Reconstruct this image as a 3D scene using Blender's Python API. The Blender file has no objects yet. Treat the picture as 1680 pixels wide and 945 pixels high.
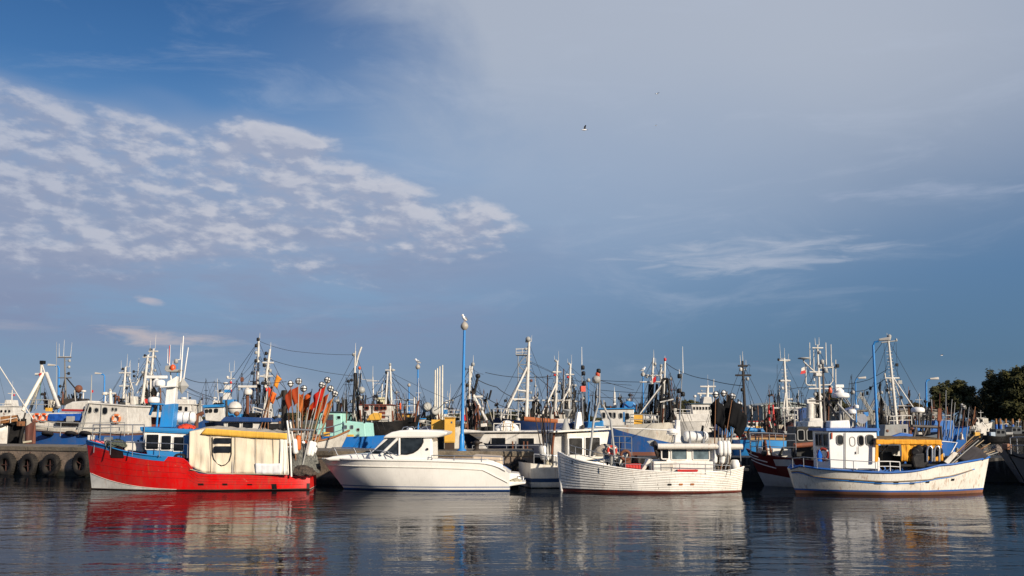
import bpy, math, random
from mathutils import Vector, Matrix
R = math.radians
rnd = random.Random(7)
C = bpy.context.scene.collection
S = bpy.context.scene

# ---------------------------------------------------------------- camera
FPX, HOR, CAMH = 1633.0, 690.0, 3.2            # focal length in photo pixels, horizon row, eye height
PITCH = math.atan((HOR - 472.5) / FPX)
cam = bpy.data.cameras.new('camera'); camo = bpy.data.objects.new('camera', cam); C.objects.link(camo)
cam.sensor_width = 36; cam.lens = 36 * FPX / 1680; cam.clip_start = .1; cam.clip_end = 20000
camo.location = (0, 0, CAMH); camo.rotation_euler = (math.pi / 2 + PITCH, 0, 0)
S.camera = camo
S.view_settings.view_transform = 'Standard'; S.view_settings.look = 'None'
S.view_settings.exposure = 0.33; S.view_settings.gamma = 1
S.cycles.max_bounces = 6; S.cycles.transparent_max_bounces = 12; S.cycles.caustics_reflective = False

# ---------------------------------------------------------------- nodes helper
def lin(c):
    if isinstance(c, str): c = tuple(int(c[i:i + 2], 16) / 255 for i in (0, 2, 4))
    return tuple(x / 12.92 if x <= .04045 else ((x + .055) / 1.055) ** 2.4 for x in c) + (1,)
class NT:
    def __init__(s, t): s.t = t; t.nodes.clear()
    def n(s, typ, ins=None, **props):
        d = s.t.nodes.new(typ)
        for k, v in props.items(): setattr(d, k, v)
        for k, v in (ins or {}).items(): s.set(d.inputs[k], v)
        return d
    def set(s, sock, v):
        if isinstance(v, bpy.types.NodeSocket): s.t.links.new(v, sock)
        else: sock.default_value = v
    def m(s, op, a, b=None, c=None, clamp=False):
        d = s.t.nodes.new('ShaderNodeMath'); d.operation = op; d.use_clamp = clamp
        for i, v in enumerate((a, b, c)):
            if v is not None: s.set(d.inputs[i], v)
        return d.outputs[0]
    def mix(s, f, a, b, blend='MIX'):
        d = s.t.nodes.new('ShaderNodeMix'); d.data_type = 'RGBA'; d.blend_type = blend
        s.set(d.inputs[0], f); s.set(d.inputs[6], a); s.set(d.inputs[7], b)
        return d.outputs[2]
    def ramp(s, f, pts, interp='LINEAR'):
        d = s.t.nodes.new('ShaderNodeValToRGB'); cr = d.color_ramp; cr.interpolation = interp
        while len(cr.elements) < len(pts): cr.elements.new(.5)
        for e, (p, c) in zip(cr.elements, pts):
            e.position = p; e.color = c if not isinstance(c, (int, float)) else (c, c, c, 1)
        s.set(d.inputs[0], f); return d.outputs[0]
    def sm(s, v, a, b, lo=0., hi=1.):
        d = s.t.nodes.new('ShaderNodeMapRange'); d.interpolation_type = 'SMOOTHSTEP'
        for i, x in enumerate((v, a, b, lo, hi)): s.set(d.inputs[i], x)
        return d.outputs[0]
    def xyz(s, x, y, z=0.):
        d = s.t.nodes.new('ShaderNodeCombineXYZ')
        for i, v in enumerate((x, y, z)): s.set(d.inputs[i], v)
        return d.outputs[0]
    def noise(s, vec, scale, detail=5., rough=.55, dist=0.):
        d = s.n('ShaderNodeTexNoise', {'Vector': vec, 'Scale': scale, 'Detail': detail, 'Roughness': rough, 'Distortion': dist})
        return d.outputs[0]

# ---------------------------------------------------------------- sun and sky
SUN_EL, SUN_AZ = 21.0, 45.0                     # degrees above the horizon; to the right of straight behind the camera
sd = Vector((math.sin(R(SUN_AZ)) * math.cos(R(SUN_EL)), -math.cos(R(SUN_AZ)) * math.cos(R(SUN_EL)), math.sin(R(SUN_EL))))
sl = bpy.data.lights.new('sun', 'SUN'); so = bpy.data.objects.new('sun', sl); C.objects.link(so)
sl.energy = 5.0; sl.angle = R(.53); sl.color = (1, .89, .755)
so.rotation_euler = sd.to_track_quat('Z', 'Y').to_euler(); so.location = sd * 200

W = bpy.data.worlds.new('World'); S.world = W; W.use_nodes = True
W.cycles.sampling_method = 'MANUAL'; W.cycles.sample_map_resolution = 256
def build_sky():
    t = NT(W.node_tree)
    K = 10.0                                     # background strength is 1/K
    sky = t.n('ShaderNodeTexSky', sky_type='NISHITA', sun_disc=False, sun_elevation=R(SUN_EL),
              sun_rotation=R(180 - SUN_AZ), air_density=1.0, dust_density=.6, ozone_density=2.0)
    tc = t.n('ShaderNodeTexCoord'); sp = t.n('ShaderNodeSeparateXYZ', {0: tc.outputs['Generated']})
    x, y, z = sp.outputs
    D = 180 / math.pi
    az = t.m('MULTIPLY', t.m('ARCTAN2', x, y), D); el = t.m('MULTIPLY', t.m('ARCSINE', z), D)
    def col(h): c = lin(h); return (c[0] * K, c[1] * K, c[2] * K, 1)
    def rampc(f, pts):                           # colour ramp in display colours, scaled up afterwards
        r = t.ramp(f, [(p, lin(h)) for p, h in pts])
        return t.mix(1., r, (K, K, K, 1), 'MULTIPLY')
    e = t.m('DIVIDE', el, 40., clamp=True)
    left = rampc(e, [(0, '8294ad'), (.08, '728db0'), (.2, '7499c0'), (.35, '6a97c8'), (.48, '3d71ab'), (.6, '2a5b95'), (1, '2c5a9c')])
    right = rampc(e, [(0, '62809f'), (.08, '4b7093'), (.2, '557aa2'), (.35, '7089ab'), (.5, '8196b4'), (.65, '8ba0c0'), (1, '5a80b4')])
    base = t.mix(t.sm(az, -14., 24.), left, right)
    base = t.mix(.1, base, sky.outputs[0])
    # soft high veil, upper right
    q = t.xyz(t.m('MULTIPLY', az, .05), t.m('MULTIPLY', el, .08), 3.)
    nv = t.noise(q, 1.6, 6., .6, .4)
    edge = t.m('ADD', t.m('ADD', az, t.m('MULTIPLY', el, .55)), t.m('MULTIPLY', t.m('SUBTRACT', nv, .5), 16.))
    veil = t.m('MULTIPLY', t.sm(edge, -1.5, 10.), t.sm(t.m('ADD', el, t.m('MULTIPLY', nv, 3.)), 9., 22.5))
    veil = t.m('MULTIPLY', veil, t.sm(az, 46., 14., .4, 1.))
    base = t.mix(t.m('MULTIPLY', veil, .86), base, col('b6bdca'))
    # haze between left clouds and veil
    mid = t.m('MULTIPLY', t.m('MULTIPLY', t.sm(az, -20., -4.), t.sm(az, 30., 6.)), t.m('MULTIPLY', t.sm(el, 4., 12.), t.sm(el, 24., 15., .3, 1.)))
    base = t.mix(t.m('MULTIPLY', mid, .5), base, col('9fb0c8'))
    # streaky cirrus
    qc = t.xyz(t.m('ADD', t.m('MULTIPLY', az, .045), t.m('MULTIPLY', el, -.02)), t.m('MULTIPLY', el, .16), 9.)
    cir = t.sm(t.noise(qc, 2.2, 7., .62, .6), .5, .78)
    base = t.mix(t.m('MULTIPLY', cir, .3), base, col('b4bfd2'))
    # low violet-grey bank, lower left
    ql = t.xyz(t.m('MULTIPLY', az, .035), t.m('MULTIPLY', el, .2), 5.)
    nl = t.noise(ql, 1.9, 7., .6, .3)
    low = t.m('MULTIPLY', t.sm(az, 12., -16.), t.m('MULTIPLY', t.sm(el, 14., 9.5), t.sm(el, 2.6, 5.5)))
    low = t.m('MULTIPLY', low, t.sm(nl, .3, .58))
    base = t.mix(t.m('MULTIPLY', low, .9), base, col('838fad'))
    # lumpy cloud deck; density field sampled twice for its lit edges
    def dens(dx, dy):
        a2 = t.m('ADD', az, dx); e2 = t.m('ADD', el, dy)
        p = t.xyz(t.m('MULTIPLY', a2, .2), t.m('MULTIPLY', t.m('ADD', e2, t.m('MULTIPLY', a2, .06)), .46), 4.)
        big = t.noise(p, .9, 1., .5, 0.)
        fine = t.noise(p, 3.1, 7., .56, .1)
        d = t.m('ADD', t.m('MULTIPLY', big, .55), t.m('MULTIPLY', fine, .8))
        # the bank narrows and sinks towards the right
        topl = t.m('MINIMUM', 17.3, t.m('ADD', 12.5, t.m('MULTIPLY', az, -.31)))
        botl = t.m('ADD', 8.2, t.m('MULTIPLY', t.m('ADD', az, 27.), .06))
        topl = t.m('ADD', topl, t.m('MULTIPLY', t.m('SUBTRACT', big, .5), 2.6))
        m1 = t.m('MULTIPLY', t.sm(t.m('SUBTRACT', topl, e2), -.8, 1.2), t.sm(t.m('SUBTRACT', e2, botl), -4.2, 2.))
        m1 = t.m('MULTIPLY', m1, t.sm(a2, 4.2, -2.))
        return t.m('ADD', d, t.m('MULTIPLY', t.m('SUBTRACT', m1, 1.), .6)), m1
    d0, mk = dens(0., 0.); d1, _ = dens(.45, .5)
    base = t.mix(t.m('MULTIPLY', mk, t.m('MULTIPLY', t.sm(az, 4., -14.), .6)), base, col('97a4be'))
    a = t.sm(d0, .40, .76)
    lit = t.sm(t.m('SUBTRACT', d0, d1), -.1, .17)
    thick = t.sm(d0, .62, .95)
    cc = t.mix(t.m('MULTIPLY', lit, t.m('SUBTRACT', 1., t.m('MULTIPLY', thick, .35))), col('9ea7be'), col('cccdd6'))
    cc = t.mix(t.sm(az, -15., -30.), cc, t.mix(lit, col('949fb9'), col('bbc0cf')))
    base = t.mix(t.m('MULTIPLY', a, .84), base, cc)
    # small lens-shaped clouds
    nz = t.noise(t.xyz(t.m('MULTIPLY', az, .11), t.m('MULTIPLY', el, .6), 2.), 2.8, 6., .6, .5)
    def lens(a0, e0, ra, re, tilt, colr, amt, sc, seed, th=.5):
        da = t.m('SUBTRACT', az, a0); de = t.m('SUBTRACT', t.m('SUBTRACT', el, e0), t.m('MULTIPLY', da, tilt))
        rr = t.m('ADD', t.m('POWER', t.m('ABSOLUTE', t.m('DIVIDE', da, ra)), 2.), t.m('POWER', t.m('ABSOLUTE', t.m('DIVIDE', de, re)), 2.))
        f = t.sm(t.m('SUBTRACT', t.m('ADD', 1., t.m('MULTIPLY', t.m('SUBTRACT', nz, .5), 3.8)), rr), 0., 1.6)
        return t.m('MULTIPLY', f, amt), colr
    for args in ((13.8, 9.2, 8.4, 1.25, .02, 'b3bccd', .72, 2.2, 2.), (23., 12.1, 6.5, .55, -.03, 'a3b0c8', .6, 2.6, 4.),
                 (-18.6, 4.3, 5.2, .62, -.06, 'c6babb', .8, 3.0, 6.), (-20.2, 6.45, .9, .26, -.2, 'c3bcc4', .7, 4., 8.),
                 (-3.7, 9.2, .7, .2, 0., 'b4bfd0', .7, 4., 10.), (-27, 4.9, 3.2, .3, -.03, 'a5a7b8', .5, 3., 11.),
                 (6.5, 11.6, 1.3, .16, 0., 'aebbd0', .45, 4., 12.)):
        f, h = lens(*args); base = t.mix(f, base, col(h))
    # below the horizon the sky simply goes on dark
    base = t.mix(t.sm(el, 0., -4.), base, col('39434f'))
    bg = t.n('ShaderNodeBackground', {'Color': base, 'Strength': .78 / K})
    out = t.n('ShaderNodeOutputWorld', {0: bg.outputs[0]})
build_sky()
# ---------------------------------------------------------------- materials
MATS = {}
def paint(h, rough=.45, wear=.25, rust=0., name=None, spec=.5, streak=0., chip=0.):
    """painted or bare surface: colour with patchy fade, grime and (optionally) rust runs"""
    k = (h, rough, wear, rust, streak, chip)
    if k in MATS: return MATS[k]
    m = bpy.data.materials.new(name or 'paint_' + h); m.use_nodes = True; t = NT(m.node_tree)
    co = t.n('ShaderNodeTexCoord').outputs['Object']
    c = lin(h); dark = tuple(x * .55 for x in c[:3]) + (1,)
    n1 = t.noise(co, 1.7, 6., .65)
    base = t.mix(t.sm(n1, .35, .75, 0., wear * 1.2), c, t.mix(.5, dark, (.12, .1, .075, 1)))
    n2 = t.noise(co, 14., 4., .6)
    base = t.mix(t.sm(n2, .5, .8, 0., wear * .6), base, dark)
    if rust or streak:
        mp = t.n('ShaderNodeMapping', {'Vector': co, 'Scale': (5., 5., .45)})
        n3 = t.noise(mp.outputs[0], 1.6, 5., .6)
        n4 = t.noise(co, .8, 3., .5)
        f = t.m('MULTIPLY', t.sm(n3, .53, .72), t.sm(n4, .42, .62))
        if rust: base = t.mix(t.m('MULTIPLY', f, rust), base, lin('a0662c'))
        n5 = t.noise(mp.outputs[0], 3.3, 5., .6)
        base = t.mix(t.m('MULTIPLY', t.sm(n5, .5, .75), max(streak, rust * .6)), base, lin('6d5f4c'))
        if rust:
            n6 = t.noise(co, 5.5, 6., .7)
            base = t.mix(t.sm(n6, .71, .76, 0., min(1, rust * 1.3)), base, lin('4a2a16'))
    if chip:
        mc = t.n('ShaderNodeMapping', {'Vector': co, 'Scale': (1., 1., 3.2)}); nc = t.noise(mc.outputs[0], 3.2, 7., .7)
        base = t.mix(t.sm(nc, .67, .70, 0., chip), base, lin('cdb694')); base = t.mix(t.sm(nc, .30, .27, 0., chip), base, lin('3a1410'))
    bmp = t.n('ShaderNodeBump', {'Strength': .25, 'Distance': .02, 'Height': n1})
    p = t.n('ShaderNodeBsdfPrincipled', {'Base Color': base, 'Roughness': t.sm(n1, .2, .8, rough * .8, min(1., rough * 1.35)), 'Normal': bmp.outputs[0]})
    p.inputs['Specular IOR Level'].default_value = spec if max(c[:3]) > .05 else spec * .5
    t.n('ShaderNodeOutputMaterial', {0: p.outputs[0]})
    MATS[k] = m; return m
def flat(h, rough=.5, metal=0., name=None, emit=0):
    k = ('flat', h, rough, metal)
    if k in MATS: return MATS[k]
    m = bpy.data.materials.new(name or 'plain_' + h); m.use_nodes = True; t = NT(m.node_tree)
    co = t.n('ShaderNodeTexCoord').outputs['Object']
    n = t.noise(co, 6., 4., .6); c = lin(h)
    b = t.mix(t.sm(n, .3, .8, 0., .35), c, tuple(x * .6 for x in c[:3]) + (1,))
    p = t.n('ShaderNodeBsdfPrincipled', {'Base Color': b, 'Roughness': rough, 'Metallic': metal})
    t.n('ShaderNodeOutputMaterial', {0: p.outputs[0]})
    MATS[k] = m; return m
def glass(h='0b0d10', rough=.06):
    k = ('glass', h)
    if k in MATS: return MATS[k]
    m = bpy.data.materials.new('window_glass'); m.use_nodes = True; t = NT(m.node_tree)
    co = t.n('ShaderNodeTexCoord').outputs['Object']
    n = t.noise(co, 3., 3., .5); c = lin(h)
    b = t.mix(t.sm(n, .35, .7), c, tuple(x * 1.9 + .004 for x in c[:3]) + (1,))
    bm = t.n('ShaderNodeBump', {'Strength': .06, 'Distance': .03, 'Height': t.noise(co, 1.2, 1., .5)})
    p = t.n('ShaderNodeBsdfPrincipled', {'Base Color': b, 'Roughness': rough, 'Normal': bm.outputs[0]})
    p.inputs['Specular IOR Level'].default_value = .35
    t.n('ShaderNodeOutputMaterial', {0: p.outputs[0]})
    MATS[k] = m; return m
def cloth(h, fold=1., h2=None):
    k = ('cloth', h, fold)
    if k in MATS: return MATS[k]
    m = bpy.data.materials.new('canvas_' + h); m.use_nodes = True; t = NT(m.node_tree)
    co = t.n('ShaderNodeTexCoord').outputs['Object']; c = lin(h)
    mp = t.n('ShaderNodeMapping', {'Vector': co, 'Scale': (2.6, 2.6, .5)})
    n = t.noise(mp.outputs[0], 1.6, 5., .55, .6); n2 = t.noise(co, 1.1, 5., .6)
    b = t.mix(t.sm(n2, .4, .8, 0., .5), c, lin(h2) if h2 else tuple(x * .62 for x in c[:3]) + (1,))
    bm = t.n('ShaderNodeBump', {'Strength': .5 * fold, 'Distance': .12, 'Height': n})
    p = t.n('ShaderNodeBsdfPrincipled', {'Base Color': b, 'Roughness': .8, 'Normal': bm.outputs[0]}); p.inputs['Specular IOR Level'].default_value = .15
    t.n('ShaderNodeOutputMaterial', {0: p.outputs[0]})
    MATS[k] = m; return m
def concrete(h='8d8073'):
    k = ('conc', h)
    if k in MATS: return MATS[k]
    m = bpy.data.materials.new('weathered_concrete'); m.use_nodes = True; t = NT(m.node_tree)
    co = t.n('ShaderNodeTexCoord').outputs['Object']; c = lin(h)
    n = t.noise(co, .9, 8., .7); n2 = t.noise(co, 9., 6., .7)
    mp = t.n('ShaderNodeMapping', {'Vector': co, 'Scale': (3., 3., .35)}); n3 = t.noise(mp.outputs[0], 1.5, 5., .6)
    b = t.mix(t.sm(n, .35, .7), c, tuple(x * .45 for x in c[:3]) + (1,))
    b = t.mix(t.sm(n2, .45, .75, 0., .6), b, lin('4b4138'))
    b = t.mix(t.sm(n3, .52, .72, 0., .6), b, lin('6f6b62'))
    zz = t.n('ShaderNodeSeparateXYZ', {0: co}).outputs[2]
    b = t.mix(t.sm(t.m('ADD', zz, t.m('MULTIPLY', n, .5)), .75, .45), b, lin('23241c'))      # weed and wet band at the tide line
    bm = t.n('ShaderNodeBump', {'Strength': .7, 'Distance': .06, 'Height': t.m('ADD', n, n2)})
    p = t.n('ShaderNodeBsdfPrincipled', {'Base Color': b, 'Roughness': .85, 'Normal': bm.outputs[0]})
    t.n('ShaderNodeOutputMaterial', {0: p.outputs[0]})
    MATS[k] = m; return m
def water_mat():
    m = bpy.data.materials.new('harbour_water'); m.use_nodes = True; t = NT(m.node_tree)
    co = t.n('ShaderNodeTexCoord').outputs['Object']
    def lay(sx, sy, sc, det, rough, dist=.5, off=0.):
        mp = t.n('ShaderNodeMapping', {'Vector': co, 'Scale': (sx, sy, 1.), 'Rotation': (0, 0, off), 'Location': (off * 7, off * 3, 0)})
        return t.noise(mp.outputs[0], sc, det, rough, dist)
    rip = lay(1., 1.25, 2.6, 3., .55, .4, .1)
    fin = lay(1., 1.1, 7.5, 2., .5, .3, .4)
    med = lay(.8, 1.3, .8, 3., .5, .6, -.15)
    swl = lay(.35, 1., .2, 2., .5, .5, .05)
    wind = t.sm(lay(.1, .5, .3, 4., .6, 1., .3), .36, .64, .45, 1.3)      # cat's paws: patches of rougher water
    rip = t.m('ADD', rip, t.m('MULTIPLY', fin, .3))
    h = t.m('ADD', t.m('MULTIPLY', t.m('MULTIPLY', rip, wind), WAVE[0]), t.m('ADD', t.m('MULTIPLY', t.m('MULTIPLY', med, wind), WAVE[1]), t.m('MULTIPLY', swl, WAVE[2])))
    bm = t.n('ShaderNodeBump', {'Strength': 1., 'Distance': 1., 'Height': h})
    gl = t.n('ShaderNodeBsdfGlossy', {'Color': (.72, .72, .735, 1), 'Roughness': .01, 'Normal': bm.outputs[0]})
    body = t.n('ShaderNodeBsdfDiffuse', {'Color': (.005, .008, .011, 1)})
    fr = t.n('ShaderNodeFresnel', {'IOR': 1.15, 'Normal': bm.outputs[0]})
    mx = t.n('ShaderNodeMixShader', {0: fr.outputs[0], 1: body.outputs[0], 2: gl.outputs[0]})
    t.n('ShaderNodeOutputMaterial', {0: mx.outputs[0]})
    return m
WAVE = (.0085, .024, .07)

# ---------------------------------------------------------------- mesh builder
class MB:
    def __init__(s): s.v = []; s.f = []; s.mi = []; s.sm = []
    def add(s, vs, fs, mi=0, smooth=False):
        o = len(s.v); s.v += [tuple(v) for v in vs]
        for f in fs: s.f.append(tuple(i + o for i in f)); s.mi.append(mi); s.sm.append(smooth)
        return s
    def hexa(s, p, mi=0):          # p: 8 corners, bottom 4 then top 4 (same winding)
        return s.add(p, [(3, 2, 1, 0), (4, 5, 6, 7), (0, 1, 5, 4), (1, 2, 6, 5), (2, 3, 7, 6), (3, 0, 4, 7)], mi)
    def box(s, x0, x1, y0, y1, z0, z1, mi=0):
        return s.hexa([(x0, y0, z0), (x1, y0, z0), (x1, y1, z0), (x0, y1, z0), (x0, y0, z1), (x1, y0, z1), (x1, y1, z1), (x0, y1, z1)], mi)
    def prism(s, poly, y0, y1, mi=0):   # poly in (x, z), extruded along y
        n = len(poly); a = sum(poly[i][0] * poly[(i + 1) % n][1] - poly[(i + 1) % n][0] * poly[i][1] for i in range(n))
        if a < 0: poly = poly[::-1]
        vs = [(x, y0, z) for x, z in poly] + [(x, y1, z) for x, z in poly]
        fs = [tuple(range(n)), tuple(range(2 * n - 1, n - 1, -1))] + [(i, i + n, (i + 1) % n + n, (i + 1) % n) for i in range(n)]
        return s.add(vs, fs, mi)
    def tube(s, pts, r, n=6, r1=None, mi=0, smooth=True, cap=True):
        pts = [Vector(p) for p in pts]; k = len(pts); rings = []; up = None
        for i, p in enumerate(pts):
            d = (pts[min(i + 1, k - 1)] - pts[max(i - 1, 0)])
            d = d.normalized() if d.length > 1e-9 else Vector((0, 0, 1))
            if up is None: up = d.cross(Vector((0, 1, 0)) if abs(d.y) < .8 else Vector((1, 0, 0))).normalized()
            up = (up - d * up.dot(d)).normalized(); w = d.cross(up)
            rr = r if r1 is None else r + (r1 - r) * i / (k - 1)
            rings.append([p + (up * math.cos(2 * math.pi * j / n) + w * math.sin(2 * math.pi * j / n)) * rr for j in range(n)])
        vs = [v for g in rings for v in g]
        fs = [(i * n + j, i * n + (j + 1) % n, (i + 1) * n + (j + 1) % n, (i + 1) * n + j) for i in range(k - 1) for j in range(n)]
        s.add(vs, fs, mi, smooth)
        if cap: s.add(rings[0], [tuple(range(n))[::-1]], mi); s.add(rings[-1], [tuple(range(n))], mi)
        return s
    def lathe(s, prof, c=(0, 0, 0), ax=(0, 0, 1), n=14, mi=0, smooth=True):   # prof: (radius, height)
        ax = Vector(ax).normalized(); u = ax.orthogonal().normalized(); w = ax.cross(u); c = Vector(c)
        vs = [c + ax * h + (u * math.cos(2 * math.pi * j / n) + w * math.sin(2 * math.pi * j / n)) * max(r, 1e-4) for r, h in prof for j in range(n)]
        k = len(prof)
        fs = [(i * n + j, i * n + (j + 1) % n, (i + 1) * n + (j + 1) % n, (i + 1) * n + j) for i in range(k - 1) for j in range(n)]
        s.add(vs, fs, mi, smooth)
        s.add(vs[:n], [tuple(range(n))[::-1]], mi); s.add(vs[-n:], [tuple(range(n))], mi)
        return s
    def ball(s, c, r, n=10, mi=0, sz=1.):
        k = max(5, n // 2 + 1)
        return s.lathe([(r * math.sin(math.pi * i / k), -r * sz * math.cos(math.pi * i / k)) for i in range(k + 1)], c, (0, 0, 1), n, mi)
    def torus(s, c, R_, r, ax=(0, 1, 0), n=20, m=8, mi=0, fmi=None):
        ax = Vector(ax).normalized(); u = ax.orthogonal().normalized(); w = ax.cross(u); c = Vector(c); vs = []
        for i in range(n):
            a = 2 * math.pi * i / n; d = u * math.cos(a) + w * math.sin(a)
            for j in range(m):
                b = 2 * math.pi * j / m; vs.append(c + d * (R_ + r * math.cos(b)) + ax * r * math.sin(b))
        for i in range(n):
            fs = [(i * m + j, ((i + 1) % n) * m + j, ((i + 1) % n) * m + (j + 1) % m, i * m + (j + 1) % m) for j in range(m)]
            s.add(vs if i == 0 else [], [], 0)
            o = len(s.v) - len(vs)
            for f in fs: s.f.append(tuple(q + o for q in f)); s.mi.append(fmi(i) if fmi else mi); s.sm.append(True)
        return s
    def poly(s, pts, mi=0): return s.add(pts, [tuple(range(len(pts)))], mi)
    def build(s, name, mats, parent=None, bev=0., solid=0.):
        me = bpy.data.meshes.new(name); me.from_pydata(s.v, [], s.f)
        if not isinstance(mats, (list, tuple)): mats = [mats]
        for m in mats: me.materials.append(m)
        me.polygons.foreach_set('material_index', s.mi); me.polygons.foreach_set('use_smooth', s.sm); me.update()
        o = bpy.data.objects.new(name, me); C.objects.link(o); o.parent = parent
        if solid:
            d = o.modifiers.new('s', 'SOLIDIFY'); d.thickness = solid; d.offset = 0
        if bev:
            b = o.modifiers.new('b', 'BEVEL'); b.width = bev; b.segments = 2; b.limit_method = 'ANGLE'; b.angle_limit = R(40)
        return o
def tag(o, label=None, cat=None, group=None, kind=None):
    if label: o['label'] = label
    if cat: o['category'] = cat
    if group: o['group'] = group
    if kind: o['kind'] = kind
    return o
def empty(name, loc=(0, 0, 0), rz=0.):
    o = bpy.data.objects.new(name, None); C.objects.link(o); o.location = loc; o.rotation_euler = (0, 0, rz); o.empty_display_size = .3
    return o
def copy_tree(o, parent=None):
    c = o.copy(); C.objects.link(c); c.parent = parent
    for ch in list(o.children): copy_tree(ch, c)
    return c
def interp(pts, x):
    if x <= pts[0][0]: return pts[0][1]
    for (a, b), (c, d) in zip(pts, pts[1:]):
        if x <= c: return b + (d - b) * (x - a) / (c - a)
    return pts[-1][1]
def sinterp(pts, x):       # smooth (monotone Catmull-Rom) version
    if x <= pts[0][0]: return pts[0][1]
    if x >= pts[-1][0]: return pts[-1][1]
    n = len(pts)
    def sl(i):
        if i == 0 or i == n - 1:
            j = max(0, min(n - 2, i if i == 0 else i - 1)); return (pts[j + 1][1] - pts[j][1]) / (pts[j + 1][0] - pts[j][0])
        return (pts[i + 1][1] - pts[i - 1][1]) / (pts[i + 1][0] - pts[i - 1][0])
    for i in range(n - 1):
        if x <= pts[i + 1][0]:
            h = pts[i + 1][0] - pts[i][0]; t = (x - pts[i][0]) / h
            return ((2 * t ** 3 - 3 * t * t + 1) * pts[i][1] + (t ** 3 - 2 * t * t + t) * h * sl(i)
                    + (-2 * t ** 3 + 3 * t * t) * pts[i + 1][1] + (t ** 3 - t * t) * h * sl(i + 1))

# ---------------------------------------------------------------- where a photo pixel lies in the place
cp, sp_ = math.cos(PITCH), math.sin(PITCH)
def ray(px, py):
    u = (px - 840) / FPX; v = (472.5 - py) / FPX
    return Vector((u, cp - v * sp_, sp_ + v * cp))
def at(px, py, Y):                 # the point at distance Y from the camera's plane
    d = ray(px, py); return Vector((0, 0, CAMH)) + d * (Y / d.y)
def ground(px, py, z=0.):
    d = ray(px, py); return Vector((0, 0, CAMH)) + d * ((z - CAMH) / d.z)
# ---------------------------------------------------------------- water, quay, land
wb = MB(); wb.poly([(-2500, -60, 0), (2500, -60, 0), (2500, 5000, 0), (-2500, 5000, 0)])
tag(wb.build('water', water_mat()), kind='structure')
QZ, QZ2 = 1.68, 1.25
QL = [(-75, 81.), (-29, 60.3), (-9, 51.), (1.1, 50.4)]          # front edge of the pier, left to right
def quay_front(x): return interp(QL, x)
def slab_strip(line, depth, z0, z1):
    mb = MB()
    for (xa, ya), (xb, yb) in zip(line, line[1:]):
        mb.hexa([(xa, ya, z0), (xb, yb, z0), (xb, yb + depth, z0), (xa, ya + depth, z0), (xa, ya, z1), (xb, yb, z1), (xb, yb + depth, z1), (xa, ya + depth, z1)])
    return mb
CONC = concrete('96826e')
q = slab_strip(QL, 4.6, -2, QZ - .26).build('quay', CONC); tag(q, kind='structure')
mb = slab_strip([(x, y - .06) for x, y in QL], 4.72, QZ - .26, QZ); mb.build('coping', concrete('80735f'), q, .03)
q2 = slab_strip([(1.11, 53.4), (24.5, 53.2), (60, 53.)], 3.4, -2, QZ2).build('quay', concrete('171514')); tag(q2, kind='structure')  # near-black base colour stands in for shade on this pier section
# rear basins: a far quay, then low land to the horizon
fq = MB().box(-160, 9, 132, 150, -2, 1.5).build('far_quay', concrete('6a6258')); tag(fq, kind='structure')
fr = MB().box(34, 260, 160, 172, -2, 1.4).build('far_quay', concrete('3d3a36')); tag(fr, kind='structure')
lm = paint('4a4a36', .95, .6, name='rough_grass')
tag(MB().box(34.01, 900, 172.01, 2600, -2, 1.2).build('land', lm), kind='structure')
tag(MB().box(-900, 20, 420, 2600, -2, 1.6).build('land', lm), kind='structure')

# tyre fenders hung on the quay face
def tyre(Rr, w):
    prof = [(.55, -w * .42), (.62, -w * .5), (.9, -w * .5), (.98, -w * .36), (1., -w * .18), (1., w * .18), (.98, w * .36), (.9, w * .5), (.62, w * .5), (.55, w * .42), (.52, 0), (.55, -w * .42)]
    n = 28; vs = []; fs = []
    for r, h in prof:
        for j in range(n): a = 2 * math.pi * j / n; vs.append((r * Rr * math.cos(a), h, r * Rr * math.sin(a)))
    k = len(prof)
    for i in range(k - 1):
        for j in range(n): fs.append((i * n + j, i * n + (j + 1) % n, (i + 1) * n + (j + 1) % n, (i + 1) * n + j))
    mb = MB().add(vs, fs, 0, True)
    for j in range(n):                               # tread lugs
        a = 2 * math.pi * (j + .5) / n; d = Vector((math.cos(a), 0, math.sin(a))); t = Vector((-math.sin(a), 0, math.cos(a)))
        p = d * Rr * 1.0; mb.hexa([p - t * .035 - Vector((0, w * .4, 0)), p + t * .035 - Vector((0, w * .4, 0)), p + t * .035 + Vector((0, w * .4, 0)), p - t * .035 + Vector((0, w * .4, 0)),
                                   p * 1.03 - t * .03 - Vector((0, w * .4, 0)), p * 1.03 + t * .03 - Vector((0, w * .4, 0)), p * 1.03 + t * .03 + Vector((0, w * .4, 0)), p * 1.03 - t * .03 + Vector((0, w * .4, 0))])
    return mb
TY = paint('1d1b1b', .8, .5); CHN = paint('3f211c', .8, .5)
ty_lab = ['black tyre fender on the quay wall cut off by the left edge', 'black tyre fender second from the left on the concrete quay', 'black tyre fender third from the left on the concrete quay', 'black tyre fender in the shade right beside the red boat\'s bow',
          'black tyre fender behind the stern platform of the white cabin cruiser']
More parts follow.
